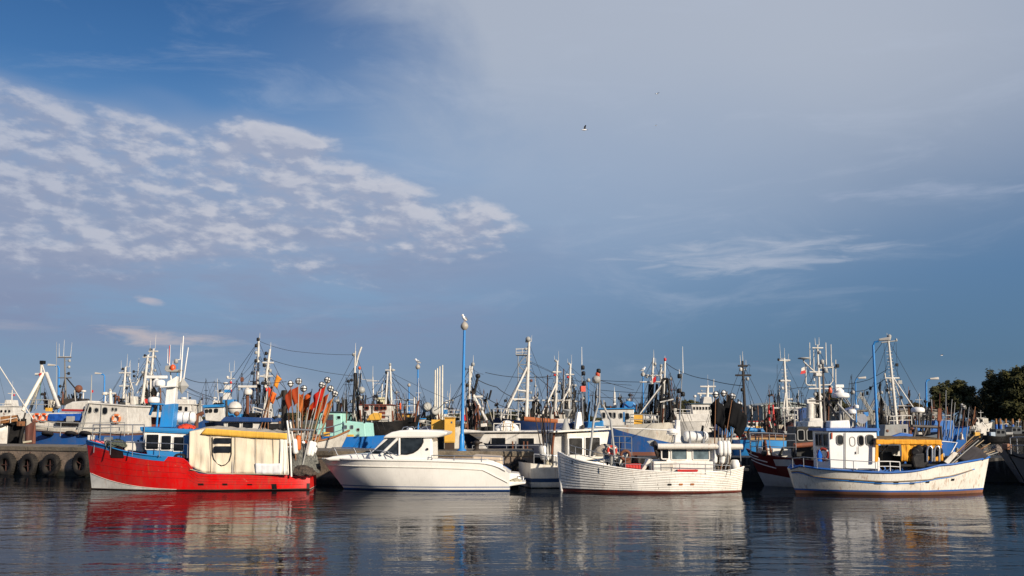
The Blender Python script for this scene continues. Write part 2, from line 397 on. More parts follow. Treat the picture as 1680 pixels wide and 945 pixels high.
for (px, py, rp), lab in zip([(11, 762, 19), (47, 763, 19), (83.5, 763, 19), (134, 761, 18.5), (853, 771, 17)], ty_lab):
    d = ray(px, py); y = 60.
    for _ in range(20): y = quay_front(d.x / d.y * y) - .24
    p = at(px, py, y); a = -math.atan2(20.7 if p.x < -9 else .5, 46. if p.x < -9 else 22.)
    if p.x < -9: a = -R(24)
    jr = random.Random(int(px)); p.z += jr.uniform(-.09, .07); o = empty('tyre_fender', (p.x, p.y, p.z), a + jr.uniform(-.09, .09)); o.rotation_euler[0] = jr.uniform(-.07, .05); o.rotation_euler[1] = jr.uniform(-.5, .5); o.scale = (1 + jr.uniform(-.07, .05),) * 3; tag(o, lab, 'tyre', 'tyre fenders on the quay')
    Rr = rp * y / FPX
    tyre(Rr, .36).build('casing', TY, o)
    m1 = MB().tube([(0, -.06, Rr * .52), (0, -.06, -Rr * .52)], .035, 6); m1.tube([(-Rr * .52, -.06, 0), (Rr * .52, -.06, 0)], .035, 6); m1.build('cross_bar', CHN, o)
    MB().tube([(0, .12, Rr * .9), (0, .16, QZ - p.z - .3)], .02, 5).build('chain', CHN, o)
# ---------------------------------------------------------------- boat kit
WHITE = paint('e6e3db', .4, .26, .1, streak=.22); WHITE_W = paint('e0dacb', .45, .4, .42, streak=.3); CREAM = paint('ddd6c4', .5, .3, .15)
GREY = paint('9b9a94', .5, .3); DARK = paint('1a1a1b', .55, .2); STEEL = flat('a9abad', .3, .8); RUSTY = paint('6b3a22', .8, .5, .5)
BLUE = paint('1a70b0', .45, .35, .15); NAVY = paint('123f74', .45, .4, .25, streak=.2); WOOD = paint('7d5230', .7, .4); BLACK = paint('0c0c0d', .5, .15)
GLASS = glass(); GLASS_L = glass('39444c'); RUBBER = paint('17161a', .75, .3); ORANGE = paint('d9571c', .55, .3); YELLOW = paint('d9a53c', .6, .35)
PIPE = flat('8f9193', .4, .5); CABLE = paint('2a2a2c', .7, .1); RED = paint('c21a17', .45, .25); ROPE = paint('b3a98f', .9, .4)

def rrect(x0, x1, z0, z1, r, k=3):
    if x1 < x0: x0, x1 = x1, x0
    if z1 < z0: z0, z1 = z1, z0
    r = min(r, (x1 - x0) / 2.01, (z1 - z0) / 2.01); out = []
    for cx, cz, a0 in ((x1 - r, z1 - r, 0), (x0 + r, z1 - r, 90), (x0 + r, z0 + r, 180), (x1 - r, z0 + r, 270)):
        for i in range(k + 1):
            a = R(a0 + 90 * i / k); out.append((cx + r * math.cos(a), cz + r * math.sin(a)))
    return out
def ring(mb, outer, inner, y0, y1):
    """flat frame between two outlines, standing from y1 (wall) out to y0"""
    n = len(outer); vs = [(x, y0, z) for x, z in outer] + [(x, y0, z) for x, z in inner] + [(x, y1, z) for x, z in outer] + [(x, y1, z) for x, z in inner]
    fs = []
    for i in range(n):
        j = (i + 1) % n
        fs += [(i, n + i, n + j, j), (2 * n + i, i, j, 2 * n + j), (n + i, 3 * n + i, 3 * n + j, n + j)]
    return mb.add(vs, fs)

PLAN = [(0, .78), (.12, .9), (.35, 1), (.6, .97), (.78, .78), (.9, .46), (.97, .18), (1, .03)]
WLP = [(0, .66), (.15, .84), (.4, .95), (.6, .84), (.78, .55), (.9, .26), (1, .02)]
CANOE = [(0, .05), (.05, .3), (.13, .6), (.28, .9), (.45, 1), (.65, .97), (.8, .78), (.91, .46), (.97, .2), (1, .03)]
CANOEW = [(0, .04), (.08, .26), (.2, .6), (.4, .92), (.6, .86), (.78, .58), (.9, .27), (1, .02)]

class F:
    """a boat: an Empty at its waterline; local x runs to the right, local y away from the camera, z up"""
    def __init__(s, name, label, cat, px, Y, yaw=0., group=None, z=0.):
        d = ray(px, HOR); s.o = empty(name, (d.x / d.y * Y, Y, z), R(yaw)); tag(s.o, label, cat, group)
        s.a = R(yaw); s.p = Vector(s.o.location); s.ax = Vector((math.cos(s.a), math.sin(s.a), 0)); s.ay = Vector((-math.sin(s.a), math.cos(s.a), 0))
    def P(s, px, py, off=0.):
        d = ray(px, py); o = Vector((0, 0, CAMH)); q = s.p + s.ay * off
        t = (q - o).dot(s.ay) / d.dot(s.ay); w = o + d * t - s.p
        return Vector((w.dot(s.ax), off, w.z))
    def XZ(s, px, py, off=0.): p = s.P(px, py, off); return (p.x, p.z)
    def w(s, p): return s.p + s.ax * p[0] + s.ay * p[1] + Vector((0, 0, p[2]))
    def m_px(s, n=1., off=0.): return n * (s.p.y + off) / FPX        # n photo pixels in metres at this boat
    # --- hull
    def hull(s, sheer, beam, bow, rows, mats, rake=(.6, .15), deck=.45, plan=PLAN, wl=WLP, n=34, zk=-.5, deckmat=None, pw=.8, name='hull', cap=.09, capmat=None):
        pts = []
        sheer = sorted(sheer)
        for i, (px, py) in enumerate(sheer):
            e = (i == len(sheer) - 1) if bow == 'R' else (i == 0)
            e2 = ((i == 0) if bow == 'R' else (i == len(sheer) - 1)) and plan[0][1] < .3
            pts.append(s.XZ(px, py, 0 if e or e2 else -beam * .42))
        x0, x1 = pts[0][0], pts[-1][0]
        xs, xb, sg = (x0, x1, 1) if bow == 'R' else (x1, x0, -1)
        prof = sorted((abs(x - xs) / abs(xb - xs), z) for x, z in pts)
        def hp(sv, t, side=-1, out=0.):
            zs = sinterp(prof, sv); z = t * zs
            if t >= 0: g = interp(wl, sv) + (sinterp(plan, sv) - interp(wl, sv)) * min(1., t) ** pw
            else: g = interp(wl, sv) * max(.05, 1 + z * 1.1)
            x = xs + sg * rake[1] * (1 - t) + (xb - sg * rake[0] * (1 - t) - xs - sg * rake[1] * (1 - t)) * sv
            return Vector((x, side * (beam / 2 * g + out), z))
        s.hp, s.prof, s.beam, s.bow, s.sg, s.xs, s.xb = hp, prof, beam, bow, sg, xs, xb
        def tz(val, sv):
            zs = sinterp(prof, sv)
            if callable(val): return val(sv, zs) / zs
            return val
        sv = [1 - (1 - i / n) ** 1.25 for i in range(n + 1)]
        lev = []                                   # (function of station -> t, material below it)
        prev = lambda q: zk / sinterp(prof, q)
        lev.append((prev, 0))
        for val, mi in rows:
            cur = (lambda v: lambda q: tz(v, q))(val)
            k = 4 if (not callable(val)) or True else 1
            for j in range(1, k + 1):
                lev.append(((lambda a, b, f: lambda q: a(q) + (b(q) - a(q)) * f)(prev, cur, j / k), mi))
            prev = cur
        mb = MB(); L = len(lev)
        for side in (-1, 1):
            vs = [hp(q, lv[0](q), side) for q in sv for lv in lev]
            o = len(mb.v); mb.add(vs, [])
            for i in range(n):
                for j in range(L - 1):
                    f = (o + i * L + j, o + (i + 1) * L + j, o + (i + 1) * L + j + 1, o + i * L + j + 1)
                    mb.f.append(f if side * sg < 0 else f[::-1]); mb.mi.append(lev[j + 1][1]); mb.sm.append(True)
        for j in range(L - 1):                     # transom
            a, b = lev[j][0](0), lev[j + 1][0](0)
            q = [hp(0, a, -1), hp(0, a, 1), hp(0, b, 1), hp(0, b, -1)]
            mb.add(q, [(0, 1, 2, 3) if sg < 0 else (3, 2, 1, 0)], lev[j + 1][1])
        # gunwale, inner bulwark, deck
        DM = len(mats)
        for side in (-1, 1):
            strip = []
            for q in sv:
                p = hp(q, 1, side); y = max(0., abs(p.y) - cap) * side; xi = p.x - sg * (.12 if q > .98 else 0)
                zd = max(p.z - deck, .12); pd = hp(q, zd / p.z, side); yd = max(0., min(abs(y), abs(pd.y) - cap)) * side
                strip.append([p, Vector((xi, y, p.z)), Vector((pd.x if abs(pd.x) < abs(xi) else xi, yd, zd)), Vector((pd.x if abs(pd.x) < abs(xi) else xi, 0, zd + .03))])
            o = len(mb.v); mb.add([v for st in strip for v in st], [])
            for i in range(n):
                for j in range(3):
                    f = (o + i * 4 + j, o + (i + 1) * 4 + j, o + (i + 1) * 4 + j + 1, o + i * 4 + j + 1)
                    mb.f.append(f if side * sg < 0 else f[::-1]); mb.mi.append(DM + (0 if j < 2 else 1)); mb.sm.append(False)
        s.hullo = mb.build(name, list(mats) + [capmat or mats[-1], deckmat or GREY], s.o)
        return s.hullo
    def strip(s, t, r, mat, name='rub_rail', s0=0., s1=1., parent=None, n=30, both=False):
        mb = MB()
        for side in ((-1, 1) if both else (-1,)):
            mb.tube([s.hp(s0 + (s1 - s0) * i / n, t(s0 + (s1 - s0) * i / n) if callable(t) else t, side, r * .3) for i in range(n + 1)], r, 6)
        return mb.build(name, mat, parent or s.hullo)
    def s_at(s, px, py):       # station and height fraction of a pixel on the near side
        p = s.P(px, py, -s.beam * .46); sv = (p.x - s.xs) / (s.xb - s.xs); sv = max(0., min(1., sv))
        return sv, p.z / sinterp(s.prof, sv)
    def plate(s, px0, py0, px1, py1, mat, name, th=.025, k=6):     # a thin plate lying on the hull side
        mb = MB(); g = []
        for i in range(k + 1):
            px = px0 + (px1 - px0) * i / k
            col = []
            for py in (py0, py1):
                q, t = s.s_at(px, py); col.append((s.hp(q, t, -1, th), s.hp(q, t, -1, -.01)))
            g.append(col)
        for a, b in zip(g, g[1:]):
            mb.hexa([a[1][0], b[1][0], b[1][1], a[1][1], a[0][0], b[0][0], b[0][1], a[0][1]])
        return mb.build(name, mat, s.hullo)
    # --- generic parts given in photo pixels on a plane of the boat
    def tube(s, name, pts, r, mat, parent=None, n=6, r1=None):
        if name in ('raking_leg', 'mast_leg', 'derrick', 'mast_strut', 'antenna_arm', 'gallows'): r *= .78
        return MB().tube([s.P(*p) for p in pts], r, n, r1).build(name, mat, parent or s.o)
    def wire(s, pts, sag=0., r=.014, name='rigging', mat=None, parent=None):
        mb = MB(); r *= .72; sag *= .6
        for a, b in zip(pts, pts[1:]):
            A, B = s.P(*a), s.P(*b)
            mb.tube([A + (B - A) * (i / 8) - Vector((0, 0, sag * 4 * (i / 8) * (1 - i / 8))) for i in range(9)], r, 4)
        return mb.build(name, mat or CABLE, parent or s.o)
    def box(s, name, px0, py0, px1, py1, y0, y1, mat, bev=.02, parent=None):
        a, b = s.P(px0, py1, y0), s.P(px1, py0, y0)
        return MB().box(a.x, b.x, y0, y1, a.z, b.z).build(name, mat, parent or s.o, bev)
    def slab(s, name, pts, y0, y1, mat, bev=.02, parent=None):
        return MB().prism([s.XZ(px, py, y0) for px, py in pts], y0, y1).build(name, mat, parent or s.o, bev)
    def win(s, px0, py0, px1, py1, y, parent, rad=.06, fm=None, gm=None, fw=.05, name='window'):
        (x0, z1), (x1, z0) = s.XZ(px0, py0, y), s.XZ(px1, py1, y)
        out, inn = rrect(x0 - fw, x1 + fw, z0 - fw, z1 + fw, rad + fw), rrect(x0, x1, z0, z1, rad)
        o = ring(MB(), out, inn, y - .035, y + .01).build(name, fm or GREY, parent)
        MB().poly([(x, y - .01, z) for x, z in inn]).build('pane', gm or GLASS, o)
        return o
    def endwin(s, a, b, y0, y1, k, v0, v1, parent, fm=None, gm=None, gap=.12, d=-1):
        """k windows side by side on an end wall that runs from foot a to head b (x, z) between y0 and y1; d: outward x"""
        a, b = Vector((a[0], 0, a[1])), Vector((b[0], 0, b[1])); up = b - a
        nrm = Vector((up.z, 0, -up.x)).normalized(); nrm = nrm if nrm.x * d > 0 else -nrm
        wdt = (y1 - y0 - gap * (k + 1)) / k
        for i in range(k):
            c0 = y0 + gap + i * (wdt + gap); Y = Vector((0, 1, 0))
            def q(v, yy, o): return a + up * v + Y * yy + nrm * o
            mb = MB(); f = .045
            o4 = [(v0, c0), (v0, c0 + wdt), (v1, c0 + wdt), (v1, c0)]; fv = f / up.length
            i4 = [(v0 + fv, c0 + f), (v0 + fv, c0 + wdt - f), (v1 - fv, c0 + wdt - f), (v1 - fv, c0 + f)]
            vs = [q(v, y, .03) for v, y in o4] + [q(v, y, .03) for v, y in i4] + [q(v, y, -.01) for v, y in o4]
            fs = [(j, (j + 1) % 4, 4 + (j + 1) % 4, 4 + j) for j in range(4)] + [(j, 8 + j, 8 + (j + 1) % 4, (j + 1) % 4) for j in range(4)]
            o = mb.add(vs, fs).build('window', fm or GREY, parent)
            MB().poly([q(v, y, .008) for v, y in i4]).build('pane', gm or GLASS, o)
    def house(s, pts, y0, y1, mat, wins=(), roof=None, roofmat=None, over=.1, rth=.09, name='wheelhouse', bev=.05, fm=None, gm=None, rad=.06, fw=.04):
        o = s.slab(name, pts, y0, y1, mat, bev)
        for wn in wins: s.win(*wn[:4], y0, o, rad if len(wn) < 5 else wn[4], fm, gm, fw)
        if roof:
            P0 = [s.XZ(px, py, y0) for px, py in roof]
            low, up = P0, [(x, z + rth) for x, z in P0]
            MB().prism(low + up[::-1], y0 - over, y1 + over).build('roof', roofmat or mat, o, .03)
        return o
    def rail(s, top, h, r=.018, mat=None, posts=True, mid=1, name='railing', foot=None):
        """top: list of (px, py, off); posts drop h metres from each listed point"""
        mb = MB(); P = [s.P(*p) for p in top]; mb.tube(P, r, 6)
        for k in range(1, mid + 1): mb.tube([p - Vector((0, 0, h * k / (mid + 1))) for p in P], r * .8, 5)
        if posts:
            for p in P: mb.tube([p, p - Vector((0, 0, h))], r, 5)
        return mb.build(name, mat or STEEL, s.o)
    def dome(s, px, py, wpx, hpx, off, mat=None, name='radar_dome', post=0., parent=None):
        p = s.P(px, py, off); r = s.m_px(wpx, off) / 2; h = s.m_px(hpx, off)
        mb = MB().lathe([(r * .55, 0), (r * .96, .06 * h), (r, .25 * h), (r, .55 * h), (r * .93, .8 * h), (r * .6, .97 * h), (.01, h)], p, n=16)
        if post: mb.tube([p, p - Vector((0, 0, post))], .05, 6)
        return mb.build(name, mat or WHITE, parent or s.o)
    def radar(s, px, py, wpx, off, mat=None, ang=0., parent=None):      # rotating bar scanner on its gearbox
        p = s.P(px, py, off); L = s.m_px(wpx, off) / 2; c, q = math.cos(ang), math.sin(ang)
        d, e = Vector((c, q, 0)) * L, Vector((-q, c, 0)) * .07; up = Vector((0, 0, .14))
        mb = MB().hexa([p - d - e, p + d - e, p + d + e, p - d + e, p - d - e + up, p + d - e + up, p + d + e + up, p - d + e + up])
        mb.lathe([(.14, -.42), (.2, -.36), (.2, -.14), (.1, -.05), (.06, 0)], p, n=12)
        return mb.build('radar_scanner', mat or WHITE, parent or s.o, .02)
    def mast(s, base, top, off, r, mat=None, r1=None, cross=(), lights=(), whips=(), rungs=0, name='mast', n=8):
        A, B = s.P(*base, off), s.P(*top, off); r1 = (r1 or r * .6) * .72; r = r * .72
        o = MB().tube([A, B], r, n, r1).build(name, mat or WHITE, s.o)
        at_ = lambda f: A + (B - A) * f
        for f, w in cross:
            p = at_(f); MB().tube([p + Vector((-w, -.02, 0)), p + Vector((w, -.02, 0))], r * .45 + .008, 5).build('crosstree', mat or WHITE, o)
        for f, dx, *m in lights:
            p = at_(f) + Vector((dx, -.04, 0)); mb = MB().lathe([(.06, -.1), (.1, -.08), (.1, .08), (.05, .12)], p, n=8)
            mb.tube([at_(f), p], .025, 5); mb.build('mast_light', m[0] if m else DARK, o)
        for f, dx, ln, *m in whips:
            p = at_(f) + Vector((dx, .03, 0)); mb = MB().tube([p, p + Vector((dx * .12, 0, ln))], .022, 5, .01)
            if abs(dx) > .05: mb.tube([at_(f), p], .02, 5)
            mb.build('antenna', m[0] if m else WHITE, o)
        if (B - A).length > 3.5:                    # standing rigging to the deck
            L = B.z - A.z; mb = MB()
            for f, dx, dy in ((.97, -.5, -.25), (.97, .46, -.2), (.8, -.3, .3), (.8, .34, .3)):
                mb.tube([at_(f), Vector((A.x + dx * L, A.y + dy * 2, A.z - .1 * L))], .013, 4)
            mb.build('rigging', CABLE, o)
        if rungs:
            mb = MB()
            for i in range(rungs):
                p = at_(.08 + .8 * i / rungs); mb.tube([p + Vector((-r * 1.9, -.02, 0)), p + Vector((r * 1.5, -.02, 0))], .014, 4)
            mb.build('rungs', mat or WHITE, o)
        return o
    def canister(s, px, py, lpx, hpx, off, label, mat=None, ang=0.):
        """inflatable life-raft in its ribbed canister, on a cradle"""
        p = s.w(s.P(px, py, off)); L = s.m_px(lpx, off); r = s.m_px(hpx, off) / 2
        o = empty('life_raft_canister', (p.x, p.y, p.z), s.a + ang); tag(o, label, 'life raft')
        q = Vector((0, 0, r + .06))
        MB().lathe([(r * .55, -L / 2), (r * .88, -L / 2 + .05), (r, -L / 2 + .14), (r, L / 2 - .14), (r * .88, L / 2 - .05), (r * .55, L / 2)], q, (1, 0, 0), 18).build('shell', mat or WHITE, o)
        for f in (-.28, 0, .28): MB().torus(q + Vector((f * L, 0, 0)), r + .005, .02, (1, 0, 0), 18, 5).build('strap', DARK if f else GREY, o)
        for f in (-.28, .28): MB().box(f * L - .05, f * L + .05, -r, r, 0, .16 + r * .25).build('cradle', PIPE, o)
        return o

def lifebuoy(p, Rr, yaw, label, col=None, tilt=0.):
    o = empty('lifebuoy', p, yaw); tag(o, label, 'lifebuoy'); a = col or ORANGE
    MB().torus((0, 0, 0), Rr * .76, Rr * .24, (0, 1, 0), 24, 8, fmi=lambda i: 1 if (i % 6) in (0,) else 0).build('ring', [a, WHITE], o)
    mb = MB()
    for k in range(4):
        b = [R(90 * k + 10 + 70 * j / 6) for j in range(7)]
        mb.tube([(math.cos(x) * Rr * (1.04 + .06 * math.sin(math.pi * j / 6)), -.02, math.sin(x) * Rr * (1.04 + .06 * math.sin(math.pi * j / 6))) for j, x in enumerate(b)], .012, 4)
    mb.build('grab_line', ROPE, o); return o

def dan_buoy(base, top, flag, label, group, seed, refl=True, flo=None, fsize=.62, pole=None, flagdir=-1, fpos=.86, fl2=None):
    """marker pole of a fishing net: cane, float, flag and radar reflector; base and top in world space"""
    base, top = Vector(base), Vector(top); d = top - base; L = d.length; rr = random.Random(seed)
    o = empty('marker_pole', base); o.rotation_mode = 'QUATERNION'
    q = d.to_track_quat('Z', 'Y'); o.rotation_quaternion = q; tag(o, label, 'marker pole', group)
    MB().tube([(0, 0, 0), (.012, 0, L * .5), (0, 0, L)], .034, 6, .02).build('pole', pole or WOOD, o)
    inv = q.inverted(); sx = inv @ Vector((1, 0, 0)); dn = inv @ Vector((0, 0, -1)); cy = inv @ Vector((0, 1, 0))
    if flag:
        nx, nz = 5, 6; A = Vector((0, 0, L * fpos)); B = Vector((0, 0, L * fpos - fsize * 1.35)); vs = []; fs = []
        sag = rr.uniform(.5, 1.1); ph = rr.uniform(0, 6)
        for j in range(nz + 1):
            for i in range(nx + 1):
                u, v = i / nx, j / nz
                p = A + (B - A) * v + sx * flagdir * u * fsize * (.72 - .22 * sag * u + .06 * math.sin(ph + 7 * v)) * (1 - .25 * v) + dn * u * fsize * sag * (.55 + .12 * math.sin(ph * 2 + 5 * v)) + cy * .09 * math.sin(ph + u * 6 + v * 3) * u
                vs.append(p)
        for j in range(nz):
            for i in range(nx): k = j * (nx + 1) + i; fs.append((k, k + 1, k + nx + 2, k + nx + 1))
        MB().add(vs, fs, 0, True).build('flag', flag, o, solid=.012)
    if refl:
        c = Vector((0, 0, L + .13)); r = .15; mb = MB()
        mb.ball(c, r * .92, 12, 0)
        mb.torus(c, r * .95, .022, (0, 1, 0), 16, 5, 1); mb.torus(c, r * .95, .022, (1, 0, 0), 16, 5, 1); mb.torus(c, r * .95, .022, (0, 0, 1), 16, 5, 1)
        mb.build('radar_reflector', [WHITE, DARK], o)
    if flo:
        z = L * (.22 + .06 * rr.random())
        MB().lathe([(.03, -.36), (.1, -.34), (.13, -.26), (.13, .26), (.1, .34), (.03, .36)], (0, 0, z), n=10).build('float', flo, o)
    return o
ORD = ['leftmost', 'second from the left', 'third from the left', 'fourth from the left', 'fifth from the left', 'sixth from the left', 'seventh from the left', 'eighth from the left', 'ninth from the left', 'tenth from the left', 'eleventh from the left', 'twelfth from the left', 'thirteenth from the left', 'fourteenth from the left']

def heap(name, label, cat, c, rx, ry, h, mat, seed, n=20, parent=None, cells=14):
    """lumpy pile of net or rope"""
    rr = random.Random(seed); ph = [rr.uniform(0, 6) for _ in range(8)]; vs = []; fs = []
    for j in range(cells + 1):
        v = j / cells
        for i in range(n):
            a = 2 * math.pi * i / n
            bump = 1 + .13 * math.sin(3 * a + ph[0]) + .1 * math.sin(5 * a + ph[1] + v * 4) + .07 * math.sin(9 * a + ph[2] + v * 9)
            rad = math.cos(v * math.pi / 2) ** .55 * bump
            vs.append((rx * rad * math.cos(a), ry * rad * math.sin(a), h * v * (1 + .22 * math.sin(2 * a + ph[3]) * (1 - v)) + .04 * math.sin(7 * a + 13 * v + ph[4])))
    for j in range(cells):
        for i in range(n): fs.append((j * n + i, j * n + (i + 1) % n, (j + 1) * n + (i + 1) % n, (j + 1) * n + i))
    o = MB().add(vs, fs, 0, True).build(name, mat, parent); o.location = c
    if label: tag(o, label, cat)
    return o
def net_mat(h, h2):
    k = ('net', h)
    if k in MATS: return MATS[k]
    m = bpy.data.materials.new('fishing_net'); m.use_nodes = True; t = NT(m.node_tree)
    co = t.n('ShaderNodeTexCoord').outputs['Object']; n = t.noise(co, 9., 6., .75, 1.5); n2 = t.noise(co, 30., 3., .7)
    b = t.mix(t.sm(n, .38, .66), lin(h), lin(h2))
    bm = t.n('ShaderNodeBump', {'Strength': 1., 'Distance': .12, 'Height': t.m('ADD', n, t.m('MULTIPLY', n2, .4))})
    p = t.n('ShaderNodeBsdfPrincipled', {'Base Color': b, 'Roughness': .9, 'Normal': bm.outputs[0]})
    t.n('ShaderNodeOutputMaterial', {0: p.outputs[0]}); MATS[k] = m; return m
def crate(p, sx, sy, sz, mat, label, yaw=0.):
    o = empty('fish_crate', p, yaw); tag(o, label, 'crate')
    mb = MB(); t = .03
    mb.box(-sx / 2, sx / 2, -sy / 2, sy / 2, 0, t)
    mb.box(-sx / 2, sx / 2, -sy / 2, -sy / 2 + t, t, sz); mb.box(-sx / 2, sx / 2, sy / 2 - t, sy / 2, t, sz)
    mb.box(-sx / 2, -sx / 2 + t, -sy / 2 + t, sy / 2 - t, t, sz); mb.box(sx / 2 - t, sx / 2, -sy / 2 + t, sy / 2 - t, t, sz)
    mb.build('body', mat, o)
    mb = MB().box(-sx / 2 - .02, sx / 2 + .02, -sy / 2 - .025, -sy / 2 - .002, sz - .05, sz + .01)
    for i in range(5): x = -sx / 2 + sx * (i + .5) / 5; mb.box(x - .015, x + .015, -sy / 2 - .022, -sy / 2 - .002, 0, sz - .05)
    mb.build('rim', mat, o); return o
# ================================================================ foreground boats
def curtain(fr, name, top, bot, y, mat, nx=70, nz=10, amp=.03, seed=1, parent=None, skirt=0.):
    """hanging cloth between two pixel lines on plane y, with real folds"""
    rr = random.Random(seed); ph = [rr.uniform(0, 6.3) for _ in range(6)]; vs = []; fs = []
    for i in range(nx + 1):
        f = i / nx
        def ip(l):
            k = f * (len(l) - 1); j = min(int(k), len(l) - 2); g = k - j
            return (l[j][0] + (l[j + 1][0] - l[j][0]) * g, l[j][1] + (l[j + 1][1] - l[j][1]) * g)
        a, b = fr.P(*ip(top), y), fr.P(*ip(bot), y)
        for j in range(nz + 1):
            v = j / nz; p = a + (b - a) * v
            w = math.sin(f * 29 + ph[0] + 1.9 * math.sin(v * 2.6 + ph[1])) * .5 + math.sin(f * 71 + ph[2] + 3 * v) * .22 + math.sin(f * 13 + v * 4 + ph[3]) * .8 + math.sin(v * 9 - f * 21 + ph[4]) * .35
            vs.append((p.x, p.y + amp * w * (.35 + .65 * v) - skirt * v, p.z))
    for i in range(nx):
        for j in range(nz): k = i * (nz + 1) + j; fs.append((k, k + nz + 1, k + nz + 2, k + 1))
    return MB().add(vs, fs, 0, True).build(name, mat, parent or fr.o, solid=.012)

# ---------------------------------------------------------------- red boat with the canvas shelter
b = F('fishing_boat', 'red fishing boat with blue wheelhouse roof and cream canvas shelter', 'boat', 337, 48.1, 4)
REDH = paint('d60303', .42, .34, .3, streak=.3, chip=1.); SKY = paint('2180bd', .45, .35, .18, streak=.2); WBOW = paint('dcd8cc', .5, .35, .3)
b.hull([(143, 721), (160, 729), (190, 737), (230, 744), (270, 748), (300, 751), (309, 755), (318, 770), (327, 776), (400, 778), (460, 780), (507, 781)], 3.7, 'L',
       [(lambda s, z: .03, 0), (lambda s, z: .05 + .72 * max(0, (s - .3) / .7) ** 4, 1), (lambda s, z: z - (.25 if s > .62 else .004), 2), (1., 3)],
       [paint('5d1512', .6, .4), WBOW, REDH, SKY], rake=(.35, .0), deck=.3, deckmat=SKY, n=48, capmat=REDH, plan=[(0, .62), (.06, .78), (.16, .92), (.36, 1), (.52, .97), (.66, .86), (.79, .67), (.9, .42), (.96, .22), (1, .03)])
b.tube('stem_post', [(146, 722, -.02), (151, 750, -.02), (155, 775, -.02), (157.5, 800, -.02)], .085, WBOW, b.hullo); b.tube('stem_edge', [(143.5, 722, .06), (148.5, 750, .06), (152.5, 775, .06)], .08, SKY, b.hullo)
b.strip(lambda s: .98, .035, SKY, 'gunwale', .63, .99)
for q_ in (.36, .52, .68, .83):             # plank seams of the wooden hull
    MB().tube([b.hp(i / 40, q_ + .04 * (1 - i / 40), -1, -.002) for i in range(1, 40)], .009, 4).build('seam', paint('7a0a08', .6, .3), b.hullo)
MB().tube([b.hp(i / 40, (.05 if i < 24 else .03) / sinterp(b.prof, i / 40), -1, .004) for i in range(41)], .03, 5).build('weed_band', paint('2a1f18', .9, .5), b.hullo)
b.plate(169, 734, 195, 752, paint('2a1414', .6, .2), 'name_board')
for x0, x1, y0, y1 in ((322, 331, 793, 796), (363, 371, 793, 796), (404, 412, 794, 796), (444, 452, 794, 803), (501, 509, 794, 803)):
    b.plate(x0, y0, x1, y1, BLACK, 'scupper', .02, 2)
b.strip(lambda s: (.05 + .72 * max(0, (s - .3) / .7) ** 4) / sinterp(b.prof, s), .013, CREAM, 'boot_line', .58, .99)
b.box('bow_bollard', 143, 714, 151, 722, -.2, .25, WHITE_W, .03)
# wheelhouse
y0 = -1.28
h = b.house([(233, 707), (312, 710), (310, 742), (241, 739)], y0, 1.3, WHITE, [(240.5, 713, 259.5, 737, .04), (265, 715, 280, 738, .04), (285.5, 717, 300.5, 740, .04)], fm=WHITE, fw=.03)
b.slab('lower_panel', [(240.5, 739), (311, 742), (311, 752), (242, 747)], y0 - .015, 1.3, SKY, 0, h)
b.slab('roof', [(229, 700), (238, 701), (328, 705), (328, 710.5), (300, 710), (230, 707)], y0 - .1, 1.4, SKY, .04, h)
b.slab('roof_trim', [(232, 706.5), (312, 710), (312, 711.5), (232, 708)], y0 - .08, y0 + .02, SKY, 0, h)
a_, b_ = b.XZ(241, 739, y0), b.XZ(233, 707, y0); b.endwin(a_, b_, y0, 1.3, 3, .2, .82, h, WHITE)
b.slab('door', [(301.5, 714), (310, 714), (309, 742), (301.5, 741)], y0 - .03, y0, SKY, .01, h)
# canvas shelter: curtain with folds, roof sheet, yellow valance, flexible window
CAN = cloth('dfd1b8', .55, 'bfa986'); CAN2 = cloth('e4ded0', .6, 'cfc3ac'); YC = cloth('d8aa48', .6, 'b9883a')
ys = -1.78
cn = curtain(b, 'canvas_shelter', [(311, 708), (336, 704), (360, 706.5), (400, 708.5), (430, 711.5), (471, 713)], [(310, 765), (336, 775), (362, 777.5), (400, 776.5), (435, 778.5), (474, 778)], ys, CAN, 120, 18, .05, 3)
vs = []; nx, ny = 30, 8
for i in range(nx + 1):
    for j in range(ny + 1):
        p = b.P(311 + (471 - 311) * i / nx, interp([(0, 708), (.15, 704), (.55, 709), (1, 713)], i / nx) - .3, ys); v = j / ny
        vs.append((p.x, ys + v * 2 * abs(ys), p.z + .13 * math.sin(math.pi * v) * min(1, i / 4) - .03 * math.sin(i * 1.7) * math.sin(math.pi * v)))
MB().add(vs, [(i * (ny + 1) + j, (i + 1) * (ny + 1) + j, (i + 1) * (ny + 1) + j + 1, i * (ny + 1) + j + 1) for i in range(nx) for j in range(ny)], 0, True).build('roof_sheet', cloth('b5aa97', .5), cn, solid=.02)
curtain(b, 'valance', [(338, 702.5), (400, 707), (471, 711)], [(329, 712.5), (400, 717.5), (471, 721)], ys - .09, YC, 50, 3, .006, 9, cn)
curtain(b, 'patch', [(419, 760), (440, 761), (460, 760)], [(419, 777), (440, 778), (461, 778)], ys - .075, cloth('d9d8d6', .4), 20, 4, .02, 11, cn)
curtain(b, 'clear_sheet', [(459, 716), (465, 716), (471, 717)], [(459, 778), (466, 779), (473.5, 779)], ys - .06, CAN2, 20, 8, .025, 12, cn)
wo = [(b.XZ(px, py, ys)) for px, py in ((349, 717), (380, 718), (380, 745), (377, 756), (371, 762), (364, 764), (357, 761), (351, 753), (349, 744))]
for px_ in (346, 386, 420, 448): b.tube('canvas_seam', [(px_, interp([(311, 709), (336, 706), (400, 711), (471, 714)], px_), ys - .05), (px_ + .6, 740, ys - .06), (px_, 775, ys - .055)], .011, paint('a08d6e', .9, .3), cn)
b.tube('lashing', [(312, 770, ys - .07), (340, 776.5, ys - .07), (400, 777.5, ys - .08), (472, 778.5, ys - .07)], .02, ROPE, cn)
